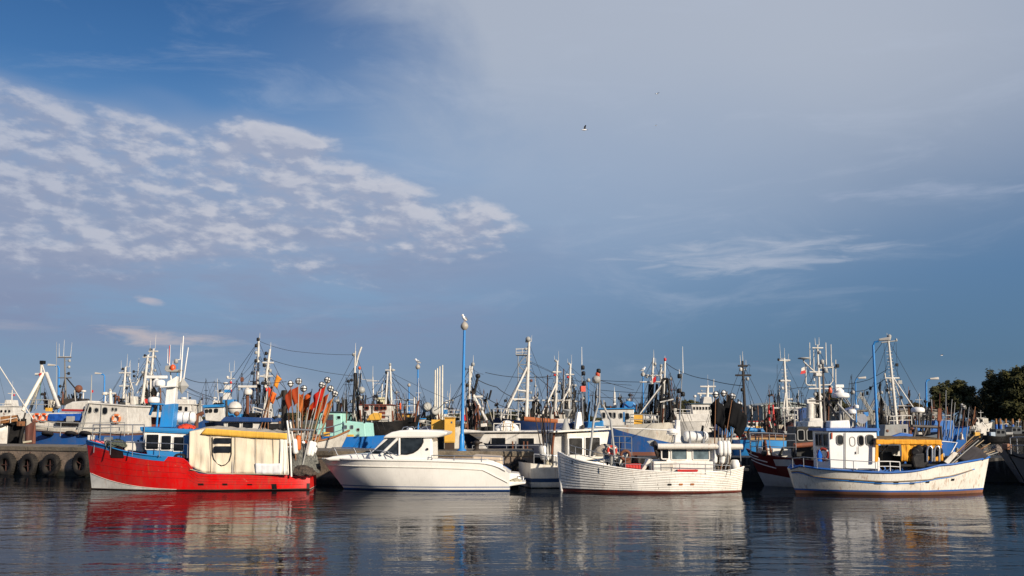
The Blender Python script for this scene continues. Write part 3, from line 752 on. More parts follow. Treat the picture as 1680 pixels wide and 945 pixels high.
w_ = MB().tube([(x, ys - .05, z) for x, z in wo[1:]] + [(wo[0][0], ys - .05, wo[0][1])], .018, 6).build('window', BLACK, cn)
for r_ in ((351.5, 718.5, 379, 728), (351.5, 732, 379, 743)):
    (x0, z1), (x1, z0) = b.XZ(r_[0], r_[1], ys), b.XZ(r_[2], r_[3], ys); out = rrect(x0, x1, z0, z1, .06)
    MB().poly([(x, ys - .055, z) for x, z in out]).build('pane', glass('15181c', .15), w_)
for px in (311, 340, 380, 420, 459): b.tube('shelter_post', [(px, interp([(311, 708), (336, 704), (400, 709), (471, 713)], px), ys + .06), (px + 1, 780, ys + .06)], .025, PIPE, cn)
b.tube('shelter_post', [(471, 690, -1.7), (476, 730, -1.7), (478, 782, -1.7)], .045, WHITE, cn)
b.tube('shelter_post', [(476, 692, -1.6), (484, 740, -1.3)], .04, WHITE, cn)
b.tube('boom_rest', [(472, 704, -1.6), (515, 706, -1.6)], .05, PIPE)
b.tube('gallows_post', [(467, 640, .9), (467, 700, .9), (468, 770, .9)], .12, paint('2a2724', .7, .4, .2))
b.tube('gallows_arm', [(453, 655, .9), (461, 650, .9), (463, 642, .9), (470, 642, .9)], .06, paint('2a2724', .7, .4, .2))
# mast tower on the roof
tw = b.slab('mast_tower', [(266, 664), (287, 662), (283, 701), (261, 701)], -.35, .35, SKY, .03)
b.slab('mast_cap', [(274, 626), (290, 617), (286, 663), (270, 664.5)], -.26, .26, WHITE, .03, tw)
b.slab('bracket', [(262, 634), (288, 632), (288, 634.5), (262, 636)], -.5, .3, WHITE, .01, tw)
b.slab('bracket', [(246, 661), (268, 662), (268, 664.5), (246, 663.5)], -.5, .3, SKY, .01, tw)
b.dome(252, 661.5, 19, 10.5, -.3, parent=tw); b.dome(262, 634, 17, 11, -.2, parent=tw); b.radar(257, 621, 34, -.15, parent=tw)
b.slab('crow_platform', [(269, 606), (294, 606), (290, 610), (273, 610)], -.4, .4, GREY, .02, tw)
b.slab('searchlight_housing', [(271, 600), (278, 599), (283, 606), (270, 606)], -.3, .1, GREY, .02, tw)
MB().lathe([(.1, -.14), (.13, -.1), (.13, .08), (.05, .16)], b.P(283.5, 603.5, -.3), n=10).build('warning_light', paint('c9501c', .4, .1), tw)
b.mast((281, 625), (278, 596), -.05, .05, name='pole', whips=[(1, 0, .9), (1, -.1, .7), (.8, .12, .3)])
b.mast((291, 620), (291, 590), .0, .045, SKY, name='pole', lights=[(.9, -.05, GREY)], whips=[(1, .12, .8)])
b.tube('antenna', [(295, 640, .1), (301, 551, .1)], .05, WHITE, tw, 6, .025)
b.tube('antenna', [(298, 645, .2), (309, 570, .2)], .042, WHITE, tw, 6, .022)
b.tube('antenna', [(277.5, 600, .1), (278, 567, .1)], .02, RED, tw, 5)
b.tube('strut', [(246, 680, .1), (252, 663, -.3)], .07, SKY, tw); b.tube('strut', [(257, 700, -.4), (260, 664, -.4)], .05, SKY, tw); b.tube('strut', [(258, 650, 0), (262, 634, 0)], .05, WHITE, tw)
p = b.P(299, 633, .15); r = .17; MB().add([p + Vector(v) for v in ((0, 0, .4), (.32, 0, 0), (0, .3, 0), (-.32, 0, 0), (0, -.3, 0), (0, 0, -.4))], [(0, 4, 1), (0, 1, 2), (0, 2, 3), (0, 3, 4), (5, 1, 4), (5, 2, 1), (5, 3, 2), (5, 4, 3)]).build('radar_reflector', GREY, tw)
b.wire([(301, 619, .2), (348, 627, 6), (470, 626, 8)], .2, .02); b.wire([(301, 632, .2), (350, 652, 4)], .1, .02)
b.wire([(300, 640, .2), (346, 655, 4)], .12, .015)
b.tube('davit', [(322, 702, .8), (323, 681, .8), (334, 677, .8)], .1, RUSTY)
# bow rail and deck gear
b.rail([(153, 697, -.35), (165, 697, -.7), (182, 697, -1.1), (218, 697, -1.4), (237, 697, -1.45)], .75, .022, mid=1)
b.rail([(155, 721, -.4), (182, 724, -1.2), (218, 726, -1.6), (262, 727, -1.72), (308, 729, -1.78)], .62, .02, mid=0)
b.slab('fore_hatch', [(205, 724), (232, 725), (236, 742), (203, 738)], -.6, .6, WHITE_W, .06)
b.tube('windlass', [(172, 722, -.3), (184, 722, -.3)], .16, PIPE, n=12); b.tube('windlass_post', [(178, 723, -.3), (178, 734, -.3)], .08, SKY)
heap('rope_coil', 'tangled mooring rope on the foredeck of the red boat', 'rope', b.w(b.P(192, 733, -.7)), .5, .35, .35, net_mat('6b705f', '25302e'), 5)
b_r = b
# a tyre hung on the wheelhouse side
o = tyre(.26, .16).build('small_tyre', TY); o.location = b.w(b.P(295, 749, -1.62)); o.rotation_euler = (R(18), 0, b.a); o.scale = (1, 1, .5); tag(o, 'small black tyre lying under the red boat\'s wheelhouse windows', 'tyre')
b.canister(302, 697, 36, 19, .6, 'white life raft canister behind the red boat\'s mast tower')
o = heap('life_jackets', 'orange life jackets tied down on the blue wheelhouse roof', 'life jacket', b.w(b.P(305, 703, -.5)), .42, .25, .2, paint('cf3a17', .7, .3), 8)
heap('fishing_net', 'grey green heap of gill net on the red boat\'s stern', 'net', b.w(b.P(495, 777, -.7)), .75, .8, 1.45, net_mat('8d8b80', '35393a'), 21)
heap('fishing_net', 'dark tangled net hanging low at the red boat\'s stern corner', 'net', b.w(b.P(496, 779, -1.45)), .62, .3, .42, net_mat('6a5a4c', '1e1a18'), 23)
# marker poles bundled on the stern
OF = [cloth(h, .5) for h in ('963c1c', 'b04c1e', '8a3318', 'b8602a', 'ad2216', 'b0622e')]
spec = [(486, 765, 477, 634, 2, 1, -1), (489, 762, 490, 630, 0, 1, -1), (485, 760, 488, 640, 5, 0, 1), (492, 770, 498, 642, 2, 1, -1), (490, 768, 512, 638, 1, 0, -1), (497, 768, 505, 645, 3, 0, -1),
        (494, 772, 516, 655, 1, 0, -1), (496, 765, 527, 636, 4, 1, -1), (500, 768, 536, 628, 4, 1, -1), (498, 772, 530, 655, 1, 0, -1), (503, 770, 541, 642, 0, 1, -1), (505, 766, 548, 650, 5, 1, -1), (501, 774, 546, 662, 3, 0, -1), (488, 776, 520, 650, 0, 0, 1)]
for i, (x0, yy0, x1, yy1, c, rf, fd) in enumerate(spec):
    off = -1.4 + .16 * (i % 7)
    dan_buoy(b.w(b.P(x0, yy0, off)), b.w(b.P(x1, yy1, off + .35)), OF[c], ['dull orange', 'bright orange', 'rust red', 'amber orange', 'scarlet', 'pale orange'][c] + ' flagged net marker pole on the red boat, ' + ORD[i], 'marker poles on the red boat', i,
             bool(rf), [WHITE, paint('c4601f', .6, .4), WHITE, None][i % 4], .56, [WOOD, GREY, paint('94805c', .6, .3)][i % 3], fd, .97)

# ---------------------------------------------------------------- white cabin cruiser
b = F('cabin_cruiser', 'white cabin cruiser with dark wraparound windows and stern platform', 'motorboat', 690, 47.9, -1.5)
GEL = paint('ece7dc', .22, .1, streak=.1); NB = paint('1b4a86', .3, .15)
CRP = [(0, .9), (.3, 1), (.6, .98), (.78, .84), (.9, .55), (.97, .24), (1, .05)]; CRW = [(0, .82), (.4, .9), (.65, .74), (.8, .46), (.9, .2), (1, .02)]
b.hull([(527, 752), (545, 752.5), (580, 753), (640, 754), (700, 755), (760, 757), (800, 760), (822, 767), (836, 776)], 3.3, 'L',
       [(lambda s, z: .06, 0), (lambda s, z: .16, 1), (lambda s, z: .195, 2), (lambda s, z: .2, 3), (lambda s, z: z * .7, 1), (1., 1)],
       [NB, GEL, NB, NB], rake=(1.15, -.0), deck=.02, deckmat=GEL, plan=CRP, wl=CRW, cap=.25, pw=.55, n=44)
b.strip(lambda s: interp([(0, .42), (.07, .55), (.14, .74), (.3, .755), (1, .78)], s), .03, paint('ddd7ca', .3, .2), 'spray_rail', .01, .985)
b.strip(lambda s: .985, .045, GEL, 'gunwale', .02, .99)
dk = b.slab('foredeck', [(531, 752.5), (545, 749), (580, 745.5), (612, 743.5), (628, 746), (628, 756), (540, 756)], -1.05, 1.05, GEL, .12)
cb = b.slab('cabin', [(604, 746), (609, 741), (634, 715), (700, 715), (709, 719), (710, 757), (604, 756)], -1.28, 1.28, GEL, .1)
b.slab('window', [(608, 744.5), (638, 719), (653, 718.2), (653, 745)], -1.30, -1.27, glass('22282d'), .0, cb)
wv = [(656.5, 718.2), (694.5, 718.2), (694, 725), (690.5, 732), (685, 738), (678, 742.5), (668, 745), (656.5, 745)]
b.slab('window', wv, -1.30, -1.27, glass('1c2226'), 0, cb)
ro = MB(); P_ = [b.XZ(*q, -1.3) for q in wv]; ro.tube([(x, -1.3, z) for x, z in P_] + [(P_[0][0], -1.3, P_[0][1])], .035, 6); ro.build('window_seal', DARK, cb)
b.tube('pillar', [(625, 746, -1.33), (652.5, 719, -1.33)], .075, GEL, cb); b.tube('pillar', [(655, 718, -1.33), (655, 746, -1.33)], .055, GEL, cb)
b.slab('roof', [(627, 719), (632, 714), (642, 709), (655, 706.2), (672, 705.3), (700, 705.6), (722, 706.5), (735, 709), (731, 713.5), (718, 717.5), (700, 718.6), (640, 719)], -1.42, 1.42, GEL, .1, cb)
MB().lathe([(.05, -.03), (.06, 0), (.05, .02)], b.P(701, 737, -1.31), (0, 1, 0), 10).build('vent', DARK, cb)
a_, b_ = b.XZ(709, 741, -1.28), b.XZ(634, 715, -1.28)
b.dome(672, 706, 10, 4, .3, GEL, 'roof_light', parent=cb)
for px in (659, 668, 678, 690): b.tube('grab_rail', [(px, 706.5, -.7), (px + 3, 701, -.7), (px + 10, 700, -.7), (px + 13, 706.5, -.7)], .02, STEEL, cb)
b.rail([(539, 742, -.4), (545, 734.5, -.8), (572, 734, -1.25), (602, 736.5, -1.42), (637, 741, -1.5), (652, 748, -1.5)], .05, .022, posts=False, mid=0)
for px, py, q in ((548, 734, -.85), (580, 734.3, -1.3), (606, 737, -1.43), (636, 741, -1.5)): b.tube('stanchion', [(px, py, q), (px + 9, 753, q - .05)], .018, STEEL)
b.rail([(708, 747, -1.45), (745, 747.5, -1.5), (790, 748.5, -1.5), (826, 750, -1.45)], .3, .02, mid=1)
b.slab('cockpit_coaming', [(708, 752), (800, 753), (824, 762), (826, 768), (708, 760)], -1.5, -1.2, GEL, .05); b.slab('cockpit_coaming', [(708, 752), (800, 753), (824, 762), (826, 768), (708, 760)], 1.2, 1.5, GEL, .05)
b.slab('stern_seat', [(775, 747), (822, 750), (824, 765), (775, 760)], -1.1, 1.1, paint('c8b49a', .6, .3), .06)
b.slab('bathing_platform', [(832, 790), (862, 790.5), (862, 794), (834, 798)], -1.2, 1.2, GEL, .04)
b.slab('stern_locker', [(836, 776), (851, 777), (856, 790), (834, 790)], -.9, .9, GEL, .08)
b.tube('boarding_ladder', [(858, 790, -.9), (859, 783, -.9), (850, 781, -.9), (845, 790, -.9)], .022, STEEL)
b.tube('exhaust', [(838, 793, -.6), (850, 792, -.6)], .08, DARK, n=10)
heap('mooring_rope', 'coil of white rope on the cruiser\'s bathing platform', 'rope', b.w(b.P(846, 790, -1.0)), .25, .15, .12, ROPE, 4)

# ---------------------------------------------------------------- small white boat, stern towards us, between cruiser and clinker boat
b = F('fishing_boat', 'small white boat with blue stripe, its stern showing behind the clinker boat\'s bow', 'boat', 940, 50.1, 17)
b.hull([(871, 760), (890, 762), (920, 764), (960, 760), (1000, 752), (1035, 742)], 3.0, 'R',
       [(lambda s, z: .03, 0), (lambda s, z: .28, 1), (lambda s, z: .46, 2), (1., 1)], [DARK, WHITE_W, paint('1e3f66', .45, .3)], rake=(.5, .1), deck=.25, plan=[(0, .8)] + PLAN[1:])
y0 = -.95
h = b.house([(930, 711), (1000, 708), (992, 752), (930, 760)], y0, 1.1, WHITE_W, [(933, 719, 955, 746, .05), (960, 718, 984, 747, .05)], roof=[(906, 710), (1003, 705)], over=.2, gm=glass('2b2a28'), fm=WHITE)
b.slab('cabin_side', [(908, 711), (931, 711), (931, 766), (908, 768)], -.6, 1.0, paint('b9b6ae', .5, .3), .03, h)
b.slab('mast_step', [(948, 676), (954, 676), (957, 704), (944, 704)], -.15, .15, WHITE, .03, h)
MB().lathe([(.26, 0), (.05, .62), (.02, .64)], b.P(928, 708, -.4), n=12).build('vent_cowl', GREY, h)
p = b.P(931, 678, .2); MB().add([p + Vector(v) for v in ((-.28, 0, .2), (.28, 0, .2), (0, .25, .1), (0, -.25, .1), (0, 0, -.25))], [(0, 3, 1), (0, 1, 2), (4, 1, 3), (4, 3, 0), (4, 0, 2), (4, 2, 1)]).build('radar_reflector', GREY, h)
b.tube('reflector_pole', [(931, 705, .2), (931, 676, .2)], .025, PIPE, h)
b.mast((957, 705), (954, 598), .3, .045, PIPE, name='antenna_mast', lights=[(.95, .05), (.86, .08), (.7, .1)], whips=[(1, 0.03, .9)])
MB().box(-.12, .12, -.1, .1, -.14, .14).build('signal_lamp', paint('c23a1c', .5, .2), b.o).location = b.P(956, 638, .2)
b.rail([(876, 745, -1.2), (893, 746, -1.25), (912, 748, -1.25), (930, 749, -1.2)], .5, .02, mid=0)
spec = [(893, 765, 877, 676), (896, 768, 884, 668), (899, 765, 888, 664), (897, 766, 893, 672), (901, 768, 897, 660), (902, 766, 903, 668), (894, 764, 889, 680)]
for i, (x0, yy0, x1, yy1) in enumerate(spec):
    dan_buoy(b.w(b.P(x0, yy0, -.9 + .12 * i)), b.w(b.P(x1, yy1, -.7 + .12 * i)), None, 'bare dark net marker pole behind the cruiser\'s stern, ' + ORD[i], 'bare marker poles beside the cruiser', 40 + i, False, WHITE if i % 2 else GREY, .5, paint('3a3028', .7, .4))
heap('rope_coil', 'pale rope heaped on the small white boat\'s stern', 'rope', b.w(b.P(898, 765, -1.1)), .22, .2, .24, ROPE, 31)

# ---------------------------------------------------------------- white clinker-built boat
b = F('fishing_boat', 'white clinker-built fishing boat with overlapping planks and low wheelhouse', 'boat', 1072, 46.6, 1.0)
CL = paint('ebe6da', .42, .22, .22, streak=.4); AF = paint('7a2c20', .7, .5, .3)
b.hull([(917, 742), (930, 748), (950, 755), (985, 762), (1030, 769), (1080, 773), (1130, 775), (1180, 773), (1210, 770.5), (1228, 767)], 3.5, 'L',
       [(lambda s, z: .05 + .08 * s, 0), (1., 1)], [AF, CL], rake=(.12, .1), deck=.4, plan=[(0, .35), (.04, .55), (.12, .8), (.35, 1), (.6, .98), (.78, .82), (.9, .55), (.97, .26), (1, .03)],
       wl=[(0, .2), (.06, .4), (.2, .75), (.42, .95), (.6, .88), (.78, .62), (.9, .34), (1, .02)], deckmat=paint('8b857a', .7, .4), capmat=CL)
NS = 11; jr = random.Random(3); KF = [0.]
for k in range(NS): KF.append(KF[-1] + jr.uniform(.82, 1.2))
KF = [x / KF[-1] for x in KF]
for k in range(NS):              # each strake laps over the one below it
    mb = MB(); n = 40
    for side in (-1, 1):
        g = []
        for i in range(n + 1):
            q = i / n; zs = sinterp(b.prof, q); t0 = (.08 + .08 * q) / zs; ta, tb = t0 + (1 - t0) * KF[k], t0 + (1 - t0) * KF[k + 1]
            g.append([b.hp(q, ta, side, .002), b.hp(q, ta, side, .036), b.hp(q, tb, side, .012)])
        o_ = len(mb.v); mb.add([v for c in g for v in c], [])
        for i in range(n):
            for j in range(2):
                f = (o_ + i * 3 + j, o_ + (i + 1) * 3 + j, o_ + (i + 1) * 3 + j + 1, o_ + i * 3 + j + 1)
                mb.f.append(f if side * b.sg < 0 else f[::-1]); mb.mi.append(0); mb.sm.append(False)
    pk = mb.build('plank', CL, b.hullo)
    if k: MB().tube([b.hp(i / 40, (lambda t0: t0 + (1 - t0) * KF[k])((.08 + .08 * i / 40) / sinterp(b.prof, i / 40)) - .008, -1, .02) for i in range(41)], .011, 4).build('seam', paint('8a857a', .8, .4), pk)  # grey line along the seam, also painting in the shadow under each lap
for k in range(1, NS - 1):
    q = jr.uniform(.12, .9); t0 = (.08 + .08 * q) / sinterp(b.prof, q)
    MB().tube([b.hp(q, t0 + (1 - t0) * (KF[k] + .01), -1, .036), b.hp(q + .002, t0 + (1 - t0) * (KF[k + 1] - .01), -1, .016)], .011, 4).build('butt_joint', paint('8a857a', .8, .4), b.hullo)
b.strip(lambda s: .99, .04, CL, 'gunwale', .0, 1.)
b.tube('stem_post', [(917.5, 741, 0), (918, 765, 0), (920.5, 790, 0), (922, 806, 0)], .085, CL, b.hullo, 8)
for px, m_ in ((1098, DARK), (1117, paint('a8622c', .6, .4)), (1136.5, paint('a8622c', .6, .4))): b.plate(px - 3, 793, px + 3, 796, m_, 'scupper', .05, 2)
for a4 in ((940, 756, 940.6, 763), (983, 768, 983.6, 777)): b.plate(*a4, BLACK, 'seam', .05, 1)
b.plate(940, 755.5, 983, 768, CL, 'seam_batten', .03, 8) if False else None
y0 = -1.15
lo = b.slab('deckhouse', [(1072, 757), (1172, 757), (1172, 777), (1072, 776)], -1.3, 1.3, CL, .04)
h = b.house([(1084, 733), (1171, 733), (1171, 758), (1094, 758)], y0, 1.15, CL, [(1102, 735.5, 1126.5, 753.5, .03), (1137, 735.5, 1163, 753.5, .03)], roof=[(1079, 734), (1180, 734)], over=.14, fm=CL, gm=glass('4d5a5e', .12), bev=.03)
b.win(1086, 735, 1096.5, 752, y0, h, .03, CL, GLASS)
a_, b_ = b.XZ(1094, 758, y0), b.XZ(1084, 733, y0); b.endwin(a_, b_, y0, 1.15, 3, .2, .9, h, CL)
b.tube('roof_pipe', [(1079, 732.5, -1.32), (1150, 732.5, -1.32), (1218, 733, -1.32)], .13, paint('ddd6c8', .45, .3, .5), n=12)
b.tube('roof_pipe', [(1079, 732.5, 1.32), (1218, 733, 1.32)], .13, paint('ddd6c8', .45, .3, .5), n=12)
b.tube('canopy_post', [(1172, 734, -1.3), (1172, 777, -1.3)], .04, PIPE); b.tube('canopy_post', [(1214, 735, 1.2), (1216, 770, 1.2)], .03, PIPE)
MB().lathe([(.36, -.06), (.4, -.03), (.4, .03), (.3, .08), (.02, .12)], b.P(1077, 737, -.9), (.93, -.3, .2), 18).build('net_hauler_disc', paint('2a2422', .5, .3), b.o)
b.slab('hauler_fin', [(1061, 724), (1072, 722), (1078, 733), (1070, 733)], -.9, -.82, GREY, .01)
b.tube('hauler_arm', [(1078, 740, -.8), (1086, 757, -.8), (1088, 772, -.8)], .06, GREY)
ms = b.slab('mast_step', [(1109.5, 689), (1115.5, 689), (1118, 728), (1107, 728)], -.2, .2, WHITE, .03)
b.slab('mast_step_foot', [(1106, 726), (1120, 726), (1120, 732), (1105, 732)], -.3, .3, GREY, .02)
b.dome(1102, 711, 16, 8, -.1, parent=ms); b.box('dome_bracket', 1095, 711, 1112, 713, -.2, .1, WHITE, 0, ms)
b.mast((1115, 690), (1119, 612), .1, .05, PIPE, whips=[(1, .05, 1.25), (.9, -.1, .4)], lights=[(.93, -.12, DARK), (.62, -.1), (.55, .08)])
b.wire([(1118, 620, .1), (1100, 655, .1)], 0, .014); b.wire([(1118, 640, .1), (1135, 690, .1)], 0, .014)
b.canister(1142, 727, 40, 17, -.2, 'white life raft canister on the clinker boat\'s wheelhouse roof')
b.slab('ramp', [(1050, 774), (1056, 774), (1071, 754), (1064, 753)], -1.0, -.5, WHITE_W, .02)
b.rail([(1072, 762, -1.62), (1115, 761, -1.66), (1157, 762, -1.66), (1198, 764, -1.5)], .42, .016, mid=1, mat=PIPE)
b.rail([(934, 730, -.6), (944, 733, -.8), (990, 745, -1.45), (1026, 750, -1.6), (1068, 752, -1.66)], .6, .018, mid=1, mat=PIPE)
MB().torus(b.P(1026, 747, -1.2), .2, .07, (0, 1, 0), 16, 6).build('winch_drum', RUSTY, b.o)
b.tube('winch', [(1022, 760, -.9), (1034, 760, -.9)], .22, RUSTY, n=14); b.box('winch_bed', 1020, 762, 1036, 772, -1.1, -.4, GREY)
b.box('hatch', 1085, 760, 1104, 773, -1.33, -1.3, WHITE_W, 0)
# fore gantry
g = b.tube('gantry', [(967, 750, -.9), (974, 690, -.5), (982, 661, -.1), (990, 666, .0), (1002, 690, -.6), (1009, 755, -1.35)], .055, GREY)
b.mast((983, 663), (984, 608), 0, .075, PIPE, .06, name='mast', lights=[(.98, -.06), (.88, -.1, paint('b8421e', .5, .2))])
MB().lathe([(.05, .12), (.17, .06), (.2, -.12)], b.P(977, 623, -.1), (-.6, -.7, -.2), 12).build('floodlight', GREY, b.o)
b.wire([(984, 624, 0), (1040, 640, 30)], 0, .02); b.tube('gantry_bar', [(977, 700, -.5), (1104, 706, -.5)], .03, WHITE)
# gear on deck
heap('canvas_bundle', 'grey canvas bundle lashed beside the clinker boat\'s fore gantry', 'bundle', b.w(b.P(993, 748, -.6)), .6, .35, .52, cloth('9b9182', 1.), 12)
lifebuoy(b.w(b.P(1004, 739, -1.05)), .24, b.a, 'small red lifebuoy on the clinker boat\'s foredeck bundle', paint('c8321c', .5, .3))
p = b.w(b.P(1037, 772, -1.1)); crate((p.x, p.y, p.z), .68, .42, .3, paint('c2190f', .5, .2), 'red plastic fish crate on the foredeck of the clinker boat', .15)
p = b.w(b.P(1127.5, 779.5, -1.5)); crate((p.x, p.y, p.z), .86, .35, .24, paint('c2190f', .5, .2), 'long red plastic fish crate beside the clinker boat\'s wheelhouse', 0)
BF = cloth('0e0e10', .6)
spec = [(1172, 777, 1174, 652, 1), (1178, 778, 1180, 648, 1), (1183, 776, 1187, 650, 1), (1186, 778, 1193, 642, 1), (1190, 774, 1189, 668, 0), (1192, 777, 1198, 656, 1), (1195, 776, 1204, 662, 0), (1181, 777, 1201, 655, 1), (1188, 778, 1212, 668, 1)]
spec.sort(key=lambda q: q[2])
for i, (x0, yy0, x1, yy1, fl) in enumerate(spec):
    off = -1.25 + .2 * (i % 6)
    dan_buoy(b.w(b.P(x0, yy0, off)), b.w(b.P(x1, yy1, off + .2)), BF if fl else None, ('black flagged' if fl else 'bare topped') + ' net marker pole on the clinker boat\'s stern, top ' + ORD[i], 'marker poles on the clinker boat', 60 + i, i % 3 != 1, WHITE if i % 2 == 0 else None, .8, [WOOD, paint('5a4a3a', .7, .4), PIPE][i % 3], -1 if i % 2 else 1, .97)
FLM = paint('e3e0d8', .45, .3)
for i, px in enumerate((1182, 1189, 1195)):
    o = MB().lathe([(.03, 0), (.1, .04), (.135, .16), (.135, .52), (.1, .64), (.03, .68)], (0, 0, 0), n=10).build('net_float', FLM); o.location = b.w(b.P(px, 748, -1.35))
    tag(o, ['left', 'middle', 'right'][i] + ' one of three white floats hanging at the clinker boat\'s stern', 'float', 'floats at the clinker stern')
o = MB().lathe([(.16, 0), (.22, .04), (.22, .3), (.18, .36), (.18, .42), (.1, .46)], (0, 0, 0), n=14).build('drum', WHITE); o.location = b.w(b.P(1206, 771, -.8)); tag(o, 'white lidded drum on the clinker boat\'s stern corner', 'drum')

# ---------------------------------------------------------------- maroon boat behind
b = F('fishing_boat', 'maroon fishing boat with white bow stripes lying behind two white boats', 'boat', 1310, 50.3, -4)
MAR = paint('5c1518', .45, .25, .12)
b.hull([(1224, 736), (1240, 742), (1262, 747), (1300, 752), (1350, 757), (1400, 760)], 3.4, 'L', [(lambda s, z: .12 + .55 * max(0, 1.6 * (s - .38)) ** .8 if s > .38 else .12, 0), (1., 1)], [paint('b7bcc0', .45, .3), MAR], rake=(.85, .1), deck=.3)
for k, (a0, a1) in enumerate((((1230, 744), (1246, 751)), ((1231, 750), (1257, 759)), ((1233, 756), (1267, 769)))):
    b.plate(a0[0], a0[1], a1[0], a1[1], WHITE, 'bow_stripe', .02, 1) if False else None
    q0, q1 = b.s_at(*a0), b.s_at(*a1)
    MB().tube([b.hp(q0[0] + (q1[0] - q0[0]) * i / 6, q0[1] + (q1[1] - q0[1]) * i / 6, -1, .005) for i in range(7)], .028, 5).build('bow_stripe', WHITE, b.hullo)
b.plate(1268, 754, 1300, 765, paint('b5b8bb', .5, .3), 'number_panel', .02, 4)
b.strip(lambda s: .99, .04, MAR, 'gunwale', .3, 1.)
b.rail([(1231, 712, -.6), (1240, 711, -.9), (1262, 711, -1.4), (1285, 712, -1.6), (1305, 712, -1.65)], .95, .022, mid=2, mat=PIPE)
b.tube('exhaust_pipe', [(1302, 731.5, -1.5), (1322, 730, -1.5), (1346, 728, -1.5)], .12, paint('8a4c33', .6, .4, .4), n=12)
b.slab('deck_locker', [(1250, 735), (1300, 737), (1300, 752), (1250, 747)], -.8, .8, WHITE_W, .03)
h = b.house([(1306, 700), (1345, 700), (1345, 756), (1304, 756)], -1.1, 1.1, paint('33322f', .5, .3), [(1309, 706, 1319, 722), (1324, 706, 1334, 722)])
b_m = b

# ---------------------------------------------------------------- right-hand white boat with the yellow tarpaulin
b = F('fishing_boat', 'white fishing boat with blue gunwale, rust streaks and yellow tarpaulin', 'boat', 1455, 45.5, 1.5)
WR = paint('e8e2d4', .42, .24, .8, streak=.35); BG = paint('1f5ea8', .45, .3, .1)
CW = lambda s, z: .17 + .05 * s
b.hull([(1294, 768), (1300, 765), (1340, 768), (1400, 772), (1450, 774), (1490, 772), (1520, 767), (1536, 762.5), (1560, 761), (1590, 757), (1622, 749)], 3.7, 'R',
       [(lambda s, z: .13, 0), (lambda s, z: .2, 1), (1., 2)], [paint('8a5a42', .6, .5, .5), BG, WR], rake=(.4, .28), deck=.4, plan=[(0, .12), (.03, .34), (.08, .56), (.18, .82), (.4, 1), (.62, .97), (.8, .76), (.91, .46), (.97, .2), (1, .03)], wl=CANOEW, deckmat=paint('6b5c4c', .8, .5), capmat=BG, n=48)
b.strip(lambda s: .985, .05, BG, 'gunwale', .0, 1.)
def pxline(l, r, mat, name):
    q = [b.s_at(*p) for p in l]; q = [(sv, t) for sv, t in q]
    P = []
    for i in range(40):
        sv = q[0][0] + (q[-1][0] - q[0][0]) * i / 39; P.append(b.hp(sv, sinterp(q, sv), -1, .004))
    return MB().tube(P, r, 5).build(name, mat, b.hullo)
pxline([(1297, 779), (1340, 784), (1400, 790), (1450, 793), (1500, 792), (1560, 784), (1617, 771)], .025, paint('2d78c4', .4, .2), 'stripe')
pxline([(1297, 777), (1340, 782.5), (1400, 787.5), (1450, 790), (1500, 788.5), (1536, 786)], .03, paint('7a6a55', .6, .4, .3), 'rub_rail')
pxline([(1536, 785), (1575, 780), (1612, 772)], .03, paint('7a6a55', .6, .4, .3), 'rub_rail')
for x0, x1, yy in ((1394, 1402, 789), (1434, 1445, 792.5), (1465, 1473, 792.5), (1493, 1501, 792.5), (1521, 1528, 790.5), (1571, 1577, 787.5)): b.plate(x0, yy - 1.5, x1, yy + 2, BLACK, 'scupper', .02, 2)
b.tube('seam', [(1553, 764, -1.55), (1548, 783, -1.5)], .02, paint('9a8c78', .6, .3), b.hullo)
# wheelhouse with an angled front
y0 = -1.1
Z = lambda px, py, off: b.P(px, py, off)
x1, z1 = b.XZ(1437, 708, y0); xL, zb = b.XZ(1362, 771, y0); xF = b.P(1340, 740, .45).x; xtop = b.P(1438, 708, y0).x; zT = b.P(1400, 707, y0).z; zB = zb
plan = [(xL, y0), (x1 + .03, y0), (x1 + .03, 1.1), (xL, 1.1), (xF, .55), (xF, -.45)]
mb = MB(); n = len(plan); vs = [(x, y, zB) for x, y in plan] + [(x, y, zT) for x, y in plan]
mb.add(vs, [tuple(range(n))[::-1], tuple(range(n, 2 * n))] + [(i, (i + 1) % n, (i + 1) % n + n, i + n) for i in range(n)])
WHS = paint('e9e7e1', .35, .15, .12); h = mb.build('wheelhouse', WHS, b.o, .04)
FRM = paint('77746c', .5, .3)
for w4 in ((1373, 714.5, 1383, 729), (1394, 717.5, 1402, 731.5), (1408, 715, 1416.5, 730.5), (1421, 714, 1433, 729.5)): b.win(*w4, y0, h, .1, FRM, glass('2a2d2e') if w4[0] != 1408 else GLASS, .035)
d1 = b.slab('door', [(1387.5, 711), (1406, 711), (1406, 769), (1387.5, 769)], y0 - .025, y0, WHS, .01, h)
b.tube('handle', [(1404, 741, y0 - .05), (1404, 745, y0 - .05)], .02, DARK, d1)
b.tube('door_rail', [(1387, 710, y0 - .05), (1387, 768, y0 - .05)], .02, GREY, h); b.tube('grab_rail', [(1408, 732, y0 - .06), (1408, 745, y0 - .06)], .018, PIPE, h)
b.slab('bracket', [(1364, 710), (1366, 710), (1366, 720), (1364, 720)], y0 - .06, y0, paint('b5471d', .6, .3), 0, h)
